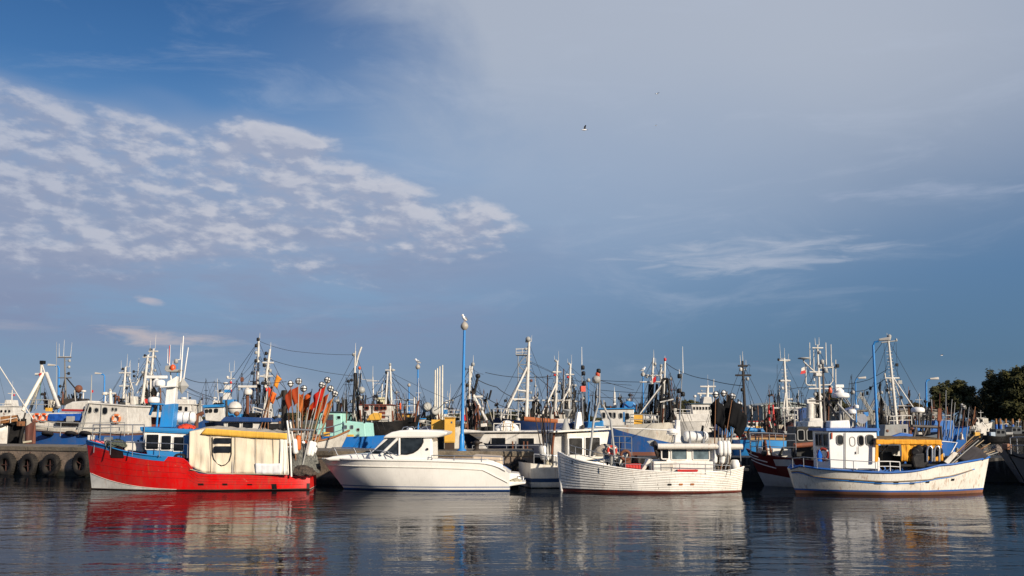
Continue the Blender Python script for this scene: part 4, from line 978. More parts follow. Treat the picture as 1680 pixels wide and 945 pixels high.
# windows of the angled front faces
def facewin(A, B, z0, z1, f0, f1, parent):
    A, B = Vector((A[0], A[1], 0)), Vector((B[0], B[1], 0)); d = B - A; nr = Vector((d.y, -d.x, 0)).normalized(); nr = nr if nr.x < 0 else -nr
    def q(f, z, o): p = A + d * f + nr * o; return (p.x, p.y, z)
    e = .05 / d.length
    o4 = [(f0 - e, z0 - .05), (f1 + e, z0 - .05), (f1 + e, z1 + .05), (f0 - e, z1 + .05)]; i4 = [(f0, z0), (f1, z0), (f1, z1), (f0, z1)]
    vs = [q(*v, .035) for v in o4] + [q(*v, .035) for v in i4] + [q(*v, -.01) for v in o4]
    o = MB().add(vs, [(j, (j + 1) % 4, 4 + (j + 1) % 4, 4 + j) for j in range(4)] + [(j, 8 + j, 8 + (j + 1) % 4, (j + 1) % 4) for j in range(4)]).build('window', FRM, parent)
    MB().poly([q(*v, .01) for v in i4]).build('pane', GLASS, o)
zw0, zw1 = b.P(1352, 731, -.5).z, b.P(1352, 713, -.5).z
facewin((xL, y0), (xF, -.45), zw0, zw1, .2, .8, h); facewin((xF, -.45), (xF, .55), zw0, zw1, .1, .45, h); facewin((xF, -.45), (xF, .55), zw0, zw1, .55, .9, h)
mb = MB(); pl2 = [(x + (.12 if x > 0 else -.14), y + (.14 if y > 0 else -.14)) for x, y in plan]
xc = sum(x for x, _ in plan) / n; pl2 = [(x + (.1 if x > xc else -.14), y + (.14 if y > 0 else -.14)) for x, y in plan]
mb.add([(x, y, zT) for x, y in pl2] + [(x, y, zT + .12) for x, y in pl2], [tuple(range(n))[::-1], tuple(range(n, 2 * n))] + [(i, (i + 1) % n, (i + 1) % n + n, i + n) for i in range(n)])
mb.build('roof', paint('2561a8', .45, .3, .1), h)
b.box('roof_box', 1403, 700, 1420, 706, -1.2, -.8, paint('20407a', .5, .3), .02, h)
b.slab('fairing', [(1437, 745), (1444, 752), (1444, 773), (1437, 773)], y0 + .05, 1.0, WHS, .05, h)
lk = b.slab('roof_locker', [(1362, 691), (1394, 689), (1396, 703), (1361, 703)], -.5, .5, WHITE, .06)
# mast, scanners, struts
DM = paint('4d4743', .6, .4, .3)
m_ = b.mast((1353, 706), (1350, 592), .1, .085, DM, .06, lights=[(.98, -.05, GREY), (.86, .1, GREY)], cross=[(.42, .7)])
b.tube('stay', [(1352, 648, .1), (1376, 690, .1)], .06, DM, m_); b.tube('stay', [(1374, 662, -.2), (1412, 702, -.4)], .05, GREY, m_); b.tube('stay', [(1371, 655, .3), (1383, 690, .3)], .05, DM, m_)
b.dome(1379, 653, 28, 9, -.1); b.tube('scanner_post', [(1379, 653, -.1), (1379, 690, -.1)], .06, GREY); b.box('scanner_base', 1372, 637, 1382, 650, -.2, .1, WHITE, .03); b.radar(1377, 636, 14, -.1)
MB().lathe([(.07, -.1), (.1, 0), (.05, .14)], b.P(1362, 641, -.3), n=10).build('warning_light', paint('c9501c', .4, .2), b.o)
b.dome(1397, 679, 15, 8, -.2); b.tube('scanner_post', [(1397, 679, -.2), (1396, 704, -.2)], .07, GREY)
b.tube('loudhailer_post', [(1421, 703, -.6), (1421, 680, -.6)], .05, BLUE); MB().lathe([(.05, 0), (.2, .28), (.22, .3)], b.P(1417, 687, -.6), (-.5, -.8, 0), 14).build('searchlight', WHITE, b.o); b.box('lamp_box', 1418, 676, 1425, 683, -.7, -.5, BLUE)
b.dome(1405, 670, 8, 6, -.3); b.slab('lamp_bar', [(1386, 671), (1401, 666), (1402, 669), (1387, 674)], -.3, -.1, NAVY, .01)
# rails, tarpaulin shelter, hauler
b.rail([(1300, 752, -.6), (1318, 750, -1.2), (1340, 752, -1.6), (1362, 754, -1.7), (1400, 756, -1.75), (1436, 758, -1.75)], .42, .018, mid=0, mat=PIPE)
b.rail([(1440, 757, -1.75), (1460, 757, -1.76), (1476, 758, -1.76)], .42, .022, mid=1, mat=WHITE)
TARP = cloth('dc9a34', 1.2, 'b87a26')
tp = curtain(b, 'tarpaulin', [(1437, 721), (1490, 721), (1544, 722)], [(1437, 729), (1490, 729), (1546, 730)], -1.35, TARP, 60, 4, .02, 5)
curtain(b, 'tarpaulin_side', [(1478, 722.5), (1500, 722.5), (1544, 723)], [(1479, 757), (1510, 757), (1547, 756)], -1.3, TARP, 60, 12, .045, 6, tp)
vs = []; A_, B_ = b.P(1437, 720.8, -1.35), b.P(1544, 721.8, -1.35)
for i in range(21):
    for j in range(9):
        p = A_ + (B_ - A_) * (i / 20); vs.append((p.x, -1.35 + 2.6 * j / 8, p.z + .12 * math.sin(math.pi * j / 8) + .02 * math.sin(i * 1.3 + j)))
MB().add(vs, [(i * 9 + j, (i + 1) * 9 + j, (i + 1) * 9 + j + 1, i * 9 + j + 1) for i in range(20) for j in range(8)], 0, True).build('tarpaulin_roof', cloth('6d5a40', 1.), tp, solid=.015)
b.slab('shelter_frame', [(1437, 729), (1441, 729), (1441, 758), (1436, 758)], -1.34, -1.28, TARP, 0, tp)
b.box('engine_casing', 1442, 731, 1476, 758, .5, 1.0, WHITE_W, .03)
for k in range(5): b.box('casing_rib', 1447, 733 + 4.6 * k, 1473, 734.4 + 4.6 * k, .46, .5, WHITE, 0)
b.tube('shelter_strut', [(1456, 730, -1.0), (1446, 744, -1.0)], .03, DARK); b.box('dark_locker', 1448, 742, 1464, 765, -.7, -.1, BLACK, .03); b.box('winch_bed', 1462, 748, 1478, 768, -.5, .2, BLACK, .03)
NHM = paint('1b1a1c', .4, .3)
nh = b.slab('net_hauler', [(1496, 750), (1502, 744), (1522, 742), (1524, 760), (1518, 770), (1500, 768)], -1.5, -.7, NHM, .08)
for px, py, r_ in ((1499, 742, .22), (1505, 738, .22), (1515, 737, .2), (1521, 740, .2), (1531, 742, .2), (1537, 740, .18)): MB().lathe([(r_ * .6, -.35), (r_, -.3), (r_ * .8, -.1), (r_ * .8, .1), (r_, .3), (r_ * .6, .35)], b.P(px, py, -1.1), (.15, 1, 0), 14).build('roller', NHM, nh)
for px in (1521, 1533): b.tube('guard_arc', [(px, 757, -1.55), (px, 739, -1.55), (px + 2, 733, -1.55), (px + 6, 732, -1.55), (px + 8, 736, -1.55), (px + 8, 757, -1.55)], .05, STEEL, nh, 8)
b.slab('hauler_column', [(1513, 758), (1524, 758), (1524, 776), (1512, 776)], -1.2, -.8, GREY, .03, nh); b.slab('sorting_table', [(1476, 762), (1540, 762), (1540, 765), (1476, 766)], -1.4, -.3, DARK, .02)
b.tube('davit', [(1545, 723, -1.2), (1543, 700, -1.2)], .06, paint('3a3532', .6, .4, .4)); b.tube('davit', [(1539, 720, -.9), (1541, 690, -.9)], .05, RUSTY)
b.tube('goalpost_beam', [(1497, 699, -.2), (1545, 701, -.2)], .07, DM); b.tube('goalpost_leg', [(1503, 700, -.2), (1498, 722, -.2)], .06, DM); b.tube('goalpost_leg', [(1512, 722, -.2), (1522, 701, -.2)], .05, DM)
b.dome(1506, 677, 21, 9, -.2); b.tube('scanner_post', [(1507, 677, -.2), (1508, 700, -.2)], .05, DM); b.slab('dark_paddle', [(1516, 682), (1527, 676), (1530, 677), (1524, 682), (1518, 684)], -.25, -.15, BLACK, .01)
b.tube('stern_frame', [(1545, 724, -1.3), (1570, 726, -1.3), (1552, 758, -1.3)], .03, WHITE); b.slab('white_plank', [(1549, 757), (1565, 741), (1572, 744), (1556, 762)], -1.4, -1.3, WHITE_W, .01)
heap('fishing_net', 'brown net heaped in the bow of the boat with the tarpaulin', 'net', b.w(b.P(1570, 763, -.3)), 1.0, .6, .32, net_mat('5a4636', '1c1815'), 55)
heap('buoy_bundle', 'white and orange float bundle tied to poles over the boat\'s bow', 'bundle', b.w(b.P(1636, 742, .0)), .24, .2, .34, net_mat('b5a595', '4a3a32'), 57)
spec = [(1548, 762, 1600, 713), (1552, 762, 1607, 716), (1556, 765, 1606, 722), (1560, 765, 1614, 722), (1558, 760, 1620, 732), (1566, 762, 1625, 727), (1570, 764, 1634, 736), (1565, 766, 1637, 742), (1574, 762, 1642, 736), (1545, 764, 1596, 722), (1562, 768, 1618, 740), (1570, 767, 1628, 745)]
for i, (x0, yy0, x1, yy1) in enumerate(spec):
    off = -1.25 + .13 * i
    dan_buoy(b.w(b.P(x0, yy0, off)), b.w(b.P(x1, yy1, off + .1)), cloth('3d3a3c', .5) if i in (2, 4) else None, ('dark flagged' if i in (2, 4) else 'bare') + ' marker pole slanting over the bow beside the tarpaulin, ' + ORD[i], 'marker poles slanting over the bow', 80 + i, False, None, .7, [paint('a5865a', .6, .3), paint('4a3a2e', .7, .3), GREY, paint('b09a78', .6, .3), paint('7d5230', .7, .3)][i % 5], 1, .8)
lifebuoy(b.w(b.P(1351, 745, -.85)), .3, b.a - R(40), 'faded red lifebuoy on the shaded front of the white wheelhouse', paint('a83a28', .6, .3))
o = heap('oilskin', 'bright blue oilskin hanging on the shaded wheelhouse front', 'oilskin', b.w(b.P(1345, 757, -.8)), .13, .09, .5, cloth('1a5ab0', 1.), 99, 12, None, 8)

# ---------------------------------------------------------------- bow at the right edge
b = F('fishing_boat', 'grey-white boat whose shaded bow enters at the right edge', 'boat', 1740, 51.0, 14)
b.hull([(1650, 737), (1668, 741), (1695, 745), (1740, 748), (1790, 748)], 3.6, 'L', [(lambda s, z: .1, 0), (1., 1)], [DARK, paint('8f8a84', .5, .3, .25)], rake=(1.1, .1), deck=.3); b.strip(.86, .05, RUBBER, 'rub_rail')  # hull grey is darkened to stand for shade on this bow
b.rail([(1657, 718, -.3), (1668, 717, -.8), (1690, 717, -1.4), (1720, 718, -1.6)], .8, .025, mid=1, mat=PIPE)
b.box('bow_fender', 1653, 728, 1660, 738, -.3, .1, paint('9a6b4c', .7, .4), .05)
# ================================================================ boats behind the pier
BG_ = 'boats moored behind the pier'
FGW = WHITE; WHITE = paint('d3cec3', .5, .42, .22, streak=.35); WHITE_W = paint('c9c2b2', .5, .5, .5, streak=.4)
def bg(name, label, px, Y, yaw=0.): return F(name, label, 'boat', px, Y, yaw, BG_)
def aframe(b, apex, feet, off, r, mat, name='a_frame', spread=.9):
    mb = MB(); A = b.P(*apex, off)
    for px, py, o in feet: mb.tube([A, b.P(px, py, o)], r, 6)
    return mb.build(name, mat, b.o)
def lamp_row(b, px, pys, off, parent=None, mat=None):
    for py in pys: MB().lathe([(.08, -.13), (.13, -.1), (.13, .1), (.06, .15)], b.P(px, py, off), n=8).build('mast_light', mat or DARK, parent or b.o)
ROWS = lambda boot=.12: [(lambda s, z: boot, 0), (1., 1)]

# left edge: white boat with black stem
b = bg('fishing_boat', 'white hull with black stem entering at the left edge', -20, 74.5, -14)
b.hull([(-110, 704), (-60, 703), (-10, 700), (20, 694), (40, 687)], 4.4, 'R', [(lambda s, z: .8, 0), (lambda s, z: z if s < .93 else .81, 1), (1., 0)], [BLACK, WHITE], rake=(.7, .1), deck=.3)
b.strip(.985, .08, DARK, 'gunwale'); b.tube('stem_post', [(40, 687, 0), (37, 702, 0), (33, 722, 0), (31, 735, 0)], .16, BLACK, b.hullo)
b.tube('boom', [(-8, 590, -.5), (57, 692, -.5)], .045, WHITE); b.wire([(-8, 590, -.5), (20, 700, -.5)], 0, .012)
for k in range(4): b.tube('deck_plank', [(-20, 697 - 3 * k, -1.4 + .3 * k), (28, 690 - 2.5 * k, -1.2 + .3 * k)], .08, paint('a8713c', .7, .4))
b.rail([(-20, 684, -1.7), (0, 683, -1.7), (18, 680, -1.4), (34, 677, -.6)], .6, .03, mat=WHITE)
# rusty hull next to it
b = bg('fishing_boat', 'rust brown boat end between the black-stemmed hull and the blue one', 45, 71, 20)
b.hull([(41, 699), (46, 697), (52, 693), (58, 691)], 1.6, 'R', ROWS(), [BLACK, paint('5a2c22', .7, .5, .5)], rake=(.15, .1), deck=.3)
b.slab('bulwark_post', [(53, 688), (58, 687), (58, 728), (53, 728)], -.15, .15, paint('6b3826', .7, .5, .5), .02); b.tube('mooring_rope', [(38, 726, -1.6), (52, 724, -1.6)], .08, ROPE)
# far white boat
b = bg('fishing_boat', 'small distant white trawler with portholes at the far left', 5, 128, 0)
b.hull([(-60, 690), (0, 688), (30, 680)], 5, 'R', ROWS(.3), [NAVY, WHITE], deck=.3)
h = b.house([(-20, 668), (22, 668), (25, 690), (-20, 690)], -1.6, 1.6, WHITE, [(1, 673, 3.5, 676.5, .1), (8, 673, 10.5, 676.5, .1), (14, 673, 16.5, 676.5, .1)], roof=[(-22, 668), (23, 667)], fm=DARK)
b.slab('bridge', [(8, 656), (17, 656), (19, 668), (6, 668)], -1, 1, WHITE, .05)
b.mast((19, 668), (20, 640), 0, .16, lights=[(.7, .3, RED)], whips=[(1, 0, 1.2)], cross=[(.8, .5)]); b.rail([(-10, 662, -1.2), (5, 662, -1.2), (22, 662, -1.2)], .5, .03, mat=WHITE)

# blue hull, white deckhouse, A-frame
b = bg('trawler', 'blue hulled trawler with white A-frame and a lifebuoy on its wheelhouse', 140, 76, -3); b3 = b
HB = paint('1b4f8c', .5, .35, .12)
b.hull([(42, 697), (60, 699), (100, 703), (150, 706), (200, 707), (250, 704), (275, 697)], 5.6, 'R', [(lambda s, z: .3, 0), (lambda s, z: z - .34, 1), (lambda s, z: z - .2, 2), (1., 3)], [DARK, HB, paint('5d3a2a', .7, .4), WHITE_W], rake=(1., .1), deck=.6, deckmat=paint('7d6c5c', .8, .4))
b.rail([(58, 690, -2.6), (80, 692, -2.7), (100, 693, -2.75), (130, 694, -2.8), (165, 694, -2.8), (205, 693, -2.7)], 1., .03, mid=2, mat=GREY)
for px in (78, 116, 140): MB().torus(b.P(px, 711.5, -2.95), .3, .13, (0, .3, 1), 14, 6).build('fender', RUBBER, b.o)
h = b.house([(40, 678), (150, 676), (150, 708), (40, 700)], -1.8, 2.2, WHITE, name='deckhouse')
for px in (60, 71.5):
    lifebuoy(b.w(b.P(px, 685, -1.92)), .33, b.a, ('left' if px < 65 else 'right') + ' one of two orange lifebuoys on the blue hulled trawler\'s deckhouse', ORANGE)
curtain(b, 'blue_tarpaulin', [(80, 679), (110, 679), (136, 678)], [(77, 690), (110, 693), (133, 694)], -1.95, cloth('1f4f9c', 1.), 30, 6, .05, 3)
b.box('grey_crate_rack', 108, 683, 120, 692, -2.3, -2.0, GREY); b.box('winch', 92, 690, 128, 697, -2.2, -1.6, DARK, .05)
h = b.house([(147, 662), (209, 667), (211, 713), (133, 713)], -2.1, 2.1, WHITE, [(144.5, 667.5, 150, 678, .2), (168.5, 668.5, 176, 679.5, .15), (183.5, 669, 186.5, 674, .08), (189, 669.5, 192, 674.5, .08)], roof=[(145, 662), (212, 667)], over=.1, fm=GREY)
p = b.P(158.5, 673, -2.1); w_ = ring(MB(), rrect(p.x - .2, p.x + .2, p.z - .2, p.z + .2, .2, 6), rrect(p.x - .15, p.x + .15, p.z - .15, p.z + .15, .15, 6), p.y - .04, p.y + .01).build('porthole', GREY, h); MB().poly([(x, p.y - .012, z) for x, z in rrect(p.x - .15, p.x + .15, p.z - .15, p.z + .15, .15, 6)]).build('pane', GLASS, w_)
b.tube('ladder', [(147, 663, -2.2), (131, 713, -2.2)], .05, GREY, h); b.tube('ladder', [(143, 663, -2.2), (127, 713, -2.2)], .05, GREY, h); b.tube('drain_pipe', [(167, 664, -2.14), (164, 713, -2.14)], .04, GREY, h)
lifebuoy(b.w(b.P(190.5, 687, -2.22)), .36, b.a, 'orange lifebuoy on the sloping white wheelhouse of the blue trawler', paint('d8763a', .55, .3))
b.slab('upper_canopy', [(107, 664), (118, 659), (146, 657), (146, 672), (103, 673)], -1.9, 1.9, WHITE, .08); b.slab('red_stripe', [(101, 671), (146, 672), (146, 675.5), (101, 674.5)], -1.93, -1.88, paint('9c1c1c', .5, .3), 0)
b.slab('wheel_top', [(100, 655), (122, 653), (124, 664), (98, 665)], -1.2, 1.2, paint('3a3633', .5, .3), .03)
af = aframe(b, (71, 612), [(37, 674, -1.5), (49, 674, 1.5)], -.3, .14, CREAM); aframe(b, (76, 612), [(97, 668, -1.5), (95, 668, 1.5)], -.3, .14, WHITE)
b.tube('a_frame_head', [(58, 614, -.3), (78, 613, -.3)], .1, WHITE); b.tube('a_frame_post', [(67, 614, -.3), (68, 597, -.3)], .1, WHITE); b.tube('a_frame_post', [(74, 614, -.3), (69, 598, -.3)], .06, WHITE)
b.box('lamp_box', 64.5, 591.5, 71, 597, -.5, -.1, BLACK); b.box('block', 64, 612, 68, 618, -.5, -.2, RED)
b.wire([(66, 620, -.3), (52, 668, -.3)], 0, .015); b.wire([(68, 620, -.3), (85, 668, -.3)], 0, .015); b.wire([(66, 620, -.3), (66, 660, -.3)], 0, .03, mat=paint('2f6a55', .7, .2))
m_ = b.mast((108, 655), (106, 585), .4, .11, paint('6a655e', .5, .3), .06, cross=[(.98, .55), (.5, .5)], lights=[(.9, .4, GREY), (.75, .35, GREY), (.6, .3, DARK), (.3, -.4)], whips=[(1, -.45, 1.), (1, .45, 1.1), (1, -.1, 1.3)])
b.tube('stay', [(107, 620, .4), (101, 645, .4)], .05, DARK, m_); b.tube('stay', [(109, 620, .4), (130, 645, .4)], .05, DARK, m_); MB().ball(b.P(129, 638, -.3), .3, 10).build('grey_buoy', RUSTY, b.o)
b.tube('antenna', [(92, 668, .2), (93, 561, .2)], .03, GREY, None, 5, .015); b.rail([(38, 656, -1.2), (60, 656, -1.2), (80, 656, -1.2), (97, 656, -1.2)], .7, .035, mat=GREY, mid=1)
b.tube('funnel', [(87, 672, .5), (87, 657, .5)], .38, WHITE_W, n=14); b.box('yellow_box', 74, 669, 82, 675, -1.6, -1.2, YELLOW)
b.tube('foremast', [(149, 662, 0), (150.5, 615, 0)], .06, GREY, None, 6, .03); b.box('red_pennant', 149.5, 640, 153, 644, .02, .05, RED, 0)
b.dome(137, 643, 8, 3, -.4, post=.5); b.dome(173, 648, 11, 5, -.4, post=.6); b.mast((182, 667), (181, 640), -.5, .22, r1=.15, lights=[(1, 0, GREY)], cross=[(.8, .4)]); b.tube('crane_arm', [(195, 668, .5), (195, 651, .5), (186, 650, .5)], .08, RUSTY)

# cluster of white masts
b = bg('trawler', 'trawler with brown wheelhouse under a crowd of white masts', 240, 84, 2)
b.hull([(200, 704), (230, 705), (262, 702), (290, 694)], 5, 'R', ROWS(.4), [DARK, NAVY], deck=.5)
PL = paint('8a4426', .6, .4); h = b.house([(213, 683), (242, 683), (242, 712), (213, 712)], -1.8, 1.8, PL, [(228, 690, 233, 696, .1)], fm=DARK)
for k in range(8): x = 214 + 3.6 * k; b.tube('batten', [(x, 684, -1.84), (x, 712, -1.84)], .03, paint('6d3219', .7, .4), h)
b.slab('roof', [(212, 680), (218, 675), (262, 676), (262, 685), (212, 684)], -2.1, 2.1, WHITE, .06, h)
b.slab('mast_house', [(208, 650), (221, 650), (224, 676), (205, 676)], -.8, .8, WHITE, .08)
b.mast((201, 672), (206, 602), .2, .17, r1=.11, rungs=8, lights=[(.95, -.2), (.8, .25, GREY), (.5, .25)], whips=[(1, .1, 1.1), (.9, -.35, .9), (1, .3, .5)], cross=[(.86, .5), (.55, .4)])
b.mast((215, 655), (213, 610), .6, .07, cross=[(.6, .5)], whips=[(1, .0, 1.), (.7, .4, .6)]); b.mast((225, 632), (227.5, 595), .4, .06, whips=[(1, 0, .4)], lights=[(.6, -.35), (.4, -.3)])
b.tube('derrick', [(223, 632, .2), (240, 605, .2)], .11, WHITE); b.tube('derrick', [(225, 645, .2), (236, 630, .2)], .09, WHITE); b.tube('derrick', [(212, 620, .2), (218, 640, .2)], .09, WHITE)
for xb, xt, yt in ((233, 243, 582), (244, 252, 572)):
    m_ = b.mast((xb, 662), (xt, yt), -.3 if xb < 240 else .8, .2, r1=.13, rungs=10, lights=[(.98, -.25), (.85, .2, GREY), (.6, .3, GREY)], whips=[(1, .12, 1.2)], cross=[(.95, .4)])
    b.tube('mast_leg', [(xb + 5, 662, .4), (xt - 1, yt + 42, .1)], .1, WHITE, m_)
b.mast((248, 650), (250, 585), .9, .07); b.slab('flag', [(236.5, 654), (245, 655), (248, 661), (238, 661.5)], -1.9, -1.88, paint('d02a1c', .6, .3), 0); b.tube('flag_staff', [(238, 664, -1.89), (236, 652, -1.89)], .03, WHITE)
b.slab('net_table', [(222, 663), (244, 664), (246, 675), (220, 675)], -1.5, -.5, paint('4a5a4c', .7, .4), .05); b.rail([(206, 667, -1.6), (222, 667, -1.6), (244, 668, -1.6)], .5, .04, mat=RED, mid=0)
b.wire([(252, 580, .8), (264, 600, 5)], 0, .02); b.wire([(199, 618, .2), (186, 640, .2), (150, 668, .2)], 0, .018)

# far white wheelhouse
b = bg('trawler', 'distant white double wheelhouse just right of the blue mast tower', 300, 112, 0)
b.hull([(260, 696), (320, 694), (345, 684)], 6, 'R', ROWS(.5), [DARK, NAVY], deck=.4)
h = b.house([(286, 664), (313, 664), (315, 695), (284, 695)], -2, 2, WHITE, [(289, 667, 292.5, 673), (294.5, 667, 298, 673), (304, 668, 307, 674)], roof=[(284, 664), (316, 664)], fm=DARK)
b.slab('upper_bridge', [(290, 655), (309, 655), (310, 664), (288, 664)], -1.4, 1.4, WHITE, .1, h); b.dome(301, 655, 10, 3.5, 0, parent=h); b.tube('antenna', [(308, 655, 0), (308, 642, 0)], .04, WHITE)
b.rail([(302, 663, -1.9), (313, 664, -1.9), (319, 666, -1.9)], .6, .03, mat=WHITE); b.tube('post', [(327, 680, 0), (329, 657, 0)], .14, GREY, None, 6)

# dark blue boat with banded tower
b = bg('trawler', 'dark blue trawler with a blue and white banded mast tower', 358, 88, 3)
b.hull([(336, 694), (350, 692), (380, 690), (400, 692), (430, 694)], 5, 'L', ROWS(.4), [DARK, paint('14243f', .5, .3, .1)], rake=(1., .1), deck=.4)
h = b.house([(335, 669), (367, 667), (369, 692), (337, 690)], -1.7, 1.7, WHITE, [(337, 672, 341, 677), (343.5, 671.5, 347.5, 676.5), (352, 671, 357, 676.5)], fm=DARK)
b.slab('roof', [(332, 664.5), (368, 663), (368, 667.5), (333, 669)], -1.9, 1.9, SKY, .04, h); b.box('black_box', 350, 661, 366, 667, -1.5, -.8, BLACK)
t_ = b.slab('tower', [(365, 656), (383, 655), (384, 682), (364, 682)], -1, 1, SKY, .05); b.slab('tower_top', [(368, 632), (375.5, 632), (377, 656), (365, 656)], -.4, .4, WHITE, .04, t_); b.slab('tower_band', [(368.2, 639), (376.2, 639), (376.6, 644), (367.8, 644)], -.43, .43, SKY, 0, t_)
b.dome(370, 630, 8, 3, 0, parent=t_); b.slab('arm', [(356, 642), (367, 643), (367, 645), (356, 644)], -.3, .3, CREAM, .01, t_); b.mast((379, 655), (379, 610), .3, .1, lights=[(.6, .0, RED), (.3, .0, RED), (.8, -.3, WHITE)], whips=[(1, -.15, .8), (1, .25, 1.)], cross=[(.75, .35)], r1=.05)
b.dome(352, 654, 7, 2.5, -.5, post=.6); b.slab('locker', [(349, 657), (357, 657), (358, 664), (348, 664)], -1, 0, WHITE, .05); b.wire([(300, 632, -2), (345, 655, -2), (366, 665, -2)], .1, .02)

# blue roofed boat with twin white masts
b = bg('trawler', 'white boat with blue roof, ball radome and tall twin white masts', 412, 63, 2); b7 = b
b.hull([(340, 722), (380, 724), (420, 724), (470, 720), (500, 712)], 4.6, 'R', ROWS(.3), [DARK, NAVY], deck=.4)
h = b.house([(366, 692), (447, 693), (449, 722), (369, 722)], -1.7, 1.7, WHITE, [(374, 693.5, 393, 702, .06), (398.5, 693.5, 415, 702.5, .06), (428, 694, 440, 702, .06)], fm=WHITE)
b.slab('roof', [(362, 690), (369, 683.5), (445, 685.5), (447, 692.5), (363, 692)], -1.95, 1.95, NAVY, .05, h)
MB().ball(b.P(385, 670, -.5), .44, 16).build('radome', WHITE, b.o); MB().torus(b.P(385, 670, -.5), .44, .025, (0, 0, 1), 18, 5).build('radome_band', DARK, b.o); b.box('radome_foot', 376, 679, 395, 685, -.9, -.1, SKY)
b.tube('scanner_post', [(406, 685, -.6), (406, 648, -.6)], .1, RUSTY); b.dome(407, 648, 14, 10, -.6); b.radar(406, 636, 30, -.6)
b.slab('mast_house', [(424, 663), (440, 661), (442, 689), (414, 687)], -.7, .7, WHITE, .05); b.dome(417, 663, 15, 8, .4)
m_ = b.mast((422, 660), (424.5, 556), .3, .13, r1=.09, rungs=16, whips=[(1, .05, .4), (.0, 0, .3)], lights=[(.99, -.03), (.89, -.14), (.78, -.14, GREY), (.65, -.14), (.3, -.2)])
b.mast((413, 660), (419, 592), .9, .1, lights=[(.7, -.12, GREY), (.3, 0, BLUE)], cross=[(.5, .3)])
m2 = b.mast((431, 662), (443, 573), -.2, .17, r1=.1, rungs=14, whips=[(1, .03, .45)], lights=[(.92, -.2), (.81, -.22), (.7, -.22), (.6, .2, GREY), (.25, .1, RED)], cross=[(.75, .35), (.5, .4)])
b.tube('mast_leg', [(436, 662, .5), (441, 600, .1)], .06, WHITE, m2); b.wire([(424, 560, .3), (383, 618, 8), (366, 640, 8)], 0, .022); b.wire([(424, 585, .3), (388, 625, 4), (352, 664, 4)], .1, .016); b.wire([(424, 600, .3), (374, 645, 4)], .1, .016)
b.wire([(426, 560, .3), (480, 576, 3), (583, 582, 9)], .12, .018); b.wire([(443, 590, 0), (500, 604, 5), (582, 617, 9)], .1, .02); b.wire([(426, 590, .3), (470, 640, -.5)], 0, .022); b.wire([(443, 585, 0), (475, 650, -.5)], 0, .018)
b.box('vhf_box', 394, 619, 399, 626, -.4, -.2, RUSTY); b.tube('vhf_pole', [(397, 640, -.3), (397, 612, -.3)], .03, DARK); b.tube('derrick', [(428, 700, -1.2), (446, 634, -1.2)], .07, WOOD); b.tube('derrick', [(436, 700, -1.2), (444, 640, -1.2)], .05, WOOD)
b.rail([(415, 668, -1.5), (445, 676, -1.5)], .4, .04, mat=WHITE); b.box('dark_net_roller', 440, 695, 460, 704, -1.9, -1.2, DARK, .05)
for i, (x0, y0_, x1, y1, c) in enumerate(((427, 705, 455, 612, 'd98a2e'), (433, 705, 447, 640, 'c8682c'), (440, 705, 440, 632, 'c03a1e'))):
    dan_buoy(b.w(b.P(x0, y0_, -1.9)), b.w(b.P(x1, y1, -1.7)), cloth(c, .6), ['amber', 'dull orange', 'red'][i] + ' flagged marker pole beside the twin white masts', 'marker poles by the twin masts', 120 + i, i == 2, None, .5, WOOD, 1, .97)

# white pointed bow behind the pier
b = bg('fishing_boat', 'white boat with brown gunwale pointing its bow right, behind the marker poles', 520, 61, 2)
b.hull([(430, 728), (470, 729), (510, 725), (545, 717), (574, 705)], 3.6, 'R', ROWS(.2), [DARK, WHITE], rake=(1.2, .1), deck=.3); b.strip(.985, .06, paint('8a5a30', .6, .4), 'gunwale')
b.rail([(510, 706, -1.4), (530, 703, -1.2), (548, 699, -.9), (564, 694, -.4)], .75, .03, mid=1, mat=paint('4a5f6a', .5, .3))
b.box('yellow_fish_box', 528, 709, 540, 716, -.9, -.5, YELLOW); b.box('orange_fish_box', 513, 713, 526, 722, -1.1, -.6, paint('b0642c', .6, .4)); b.slab('cuddy', [(470, 712), (500, 710), (505, 727), (470, 728)], -1, 1, WHITE_W, .05)
# mint wheelhouse
b = bg('trawler', 'mint green wheelhouse boat with brown door and blue hull', 580, 72, -4); MINT = paint('a6d8c8', .5, .2, .15)
b.hull([(500, 714), (540, 716), (600, 716), (640, 713), (662, 706)], 5, 'R', ROWS(.35), [DARK, paint('0f6cb8', .5, .2, .1)], rake=(.9, .1), deck=.5)
h = b.house([(526, 677), (560, 677), (563, 716), (515, 716)], -1.5, 1.5, MINT, [(553, 682.5, 558.5, 687.5, .05)], roof=[(524, 677), (563, 677)], roofmat=paint('33424a', .5, .3), fm=MINT)
b.slab('window', [(524, 690), (528.5, 680), (531.5, 680), (529, 690)], -1.53, -1.5, GLASS, 0, h)
d_ = b.slab('door', [(536, 680), (547, 680), (547, 709), (534.5, 709)], -1.54, -1.5, paint('5b2f2a', .6, .3), .01, h); b.slab('pane', [(537, 681), (546, 681), (546, 689), (536.5, 689)], -1.56, -1.53, GLASS_L, 0, d_)
o2 = b.slab('aft_cabin', [(563, 690), (598, 694), (600, 717), (563, 717)], -1.6, 1.4, MINT, .05)
b.win(564.5, 698, 569, 703.5, -1.6, o2, .03, GREY, GLASS_L, .02); b.win(575, 698, 579.5, 703.5, -1.6, o2, .03, GREY, GLASS_L, .02); p = b.P(587.5, 705, -1.6); w_ = ring(MB(), rrect(p.x - .13, p.x + .13, p.z - .13, p.z + .13, .13, 6), rrect(p.x - .09, p.x + .09, p.z - .09, p.z + .09, .09, 6), p.y - .03, p.y + .01).build('porthole', GREY, o2); MB().poly([(x, p.y - .01, z) for x, z in rrect(p.x - .09, p.x + .09, p.z - .09, p.z + .09, .09, 6)]).build('pane', BLACK, w_)
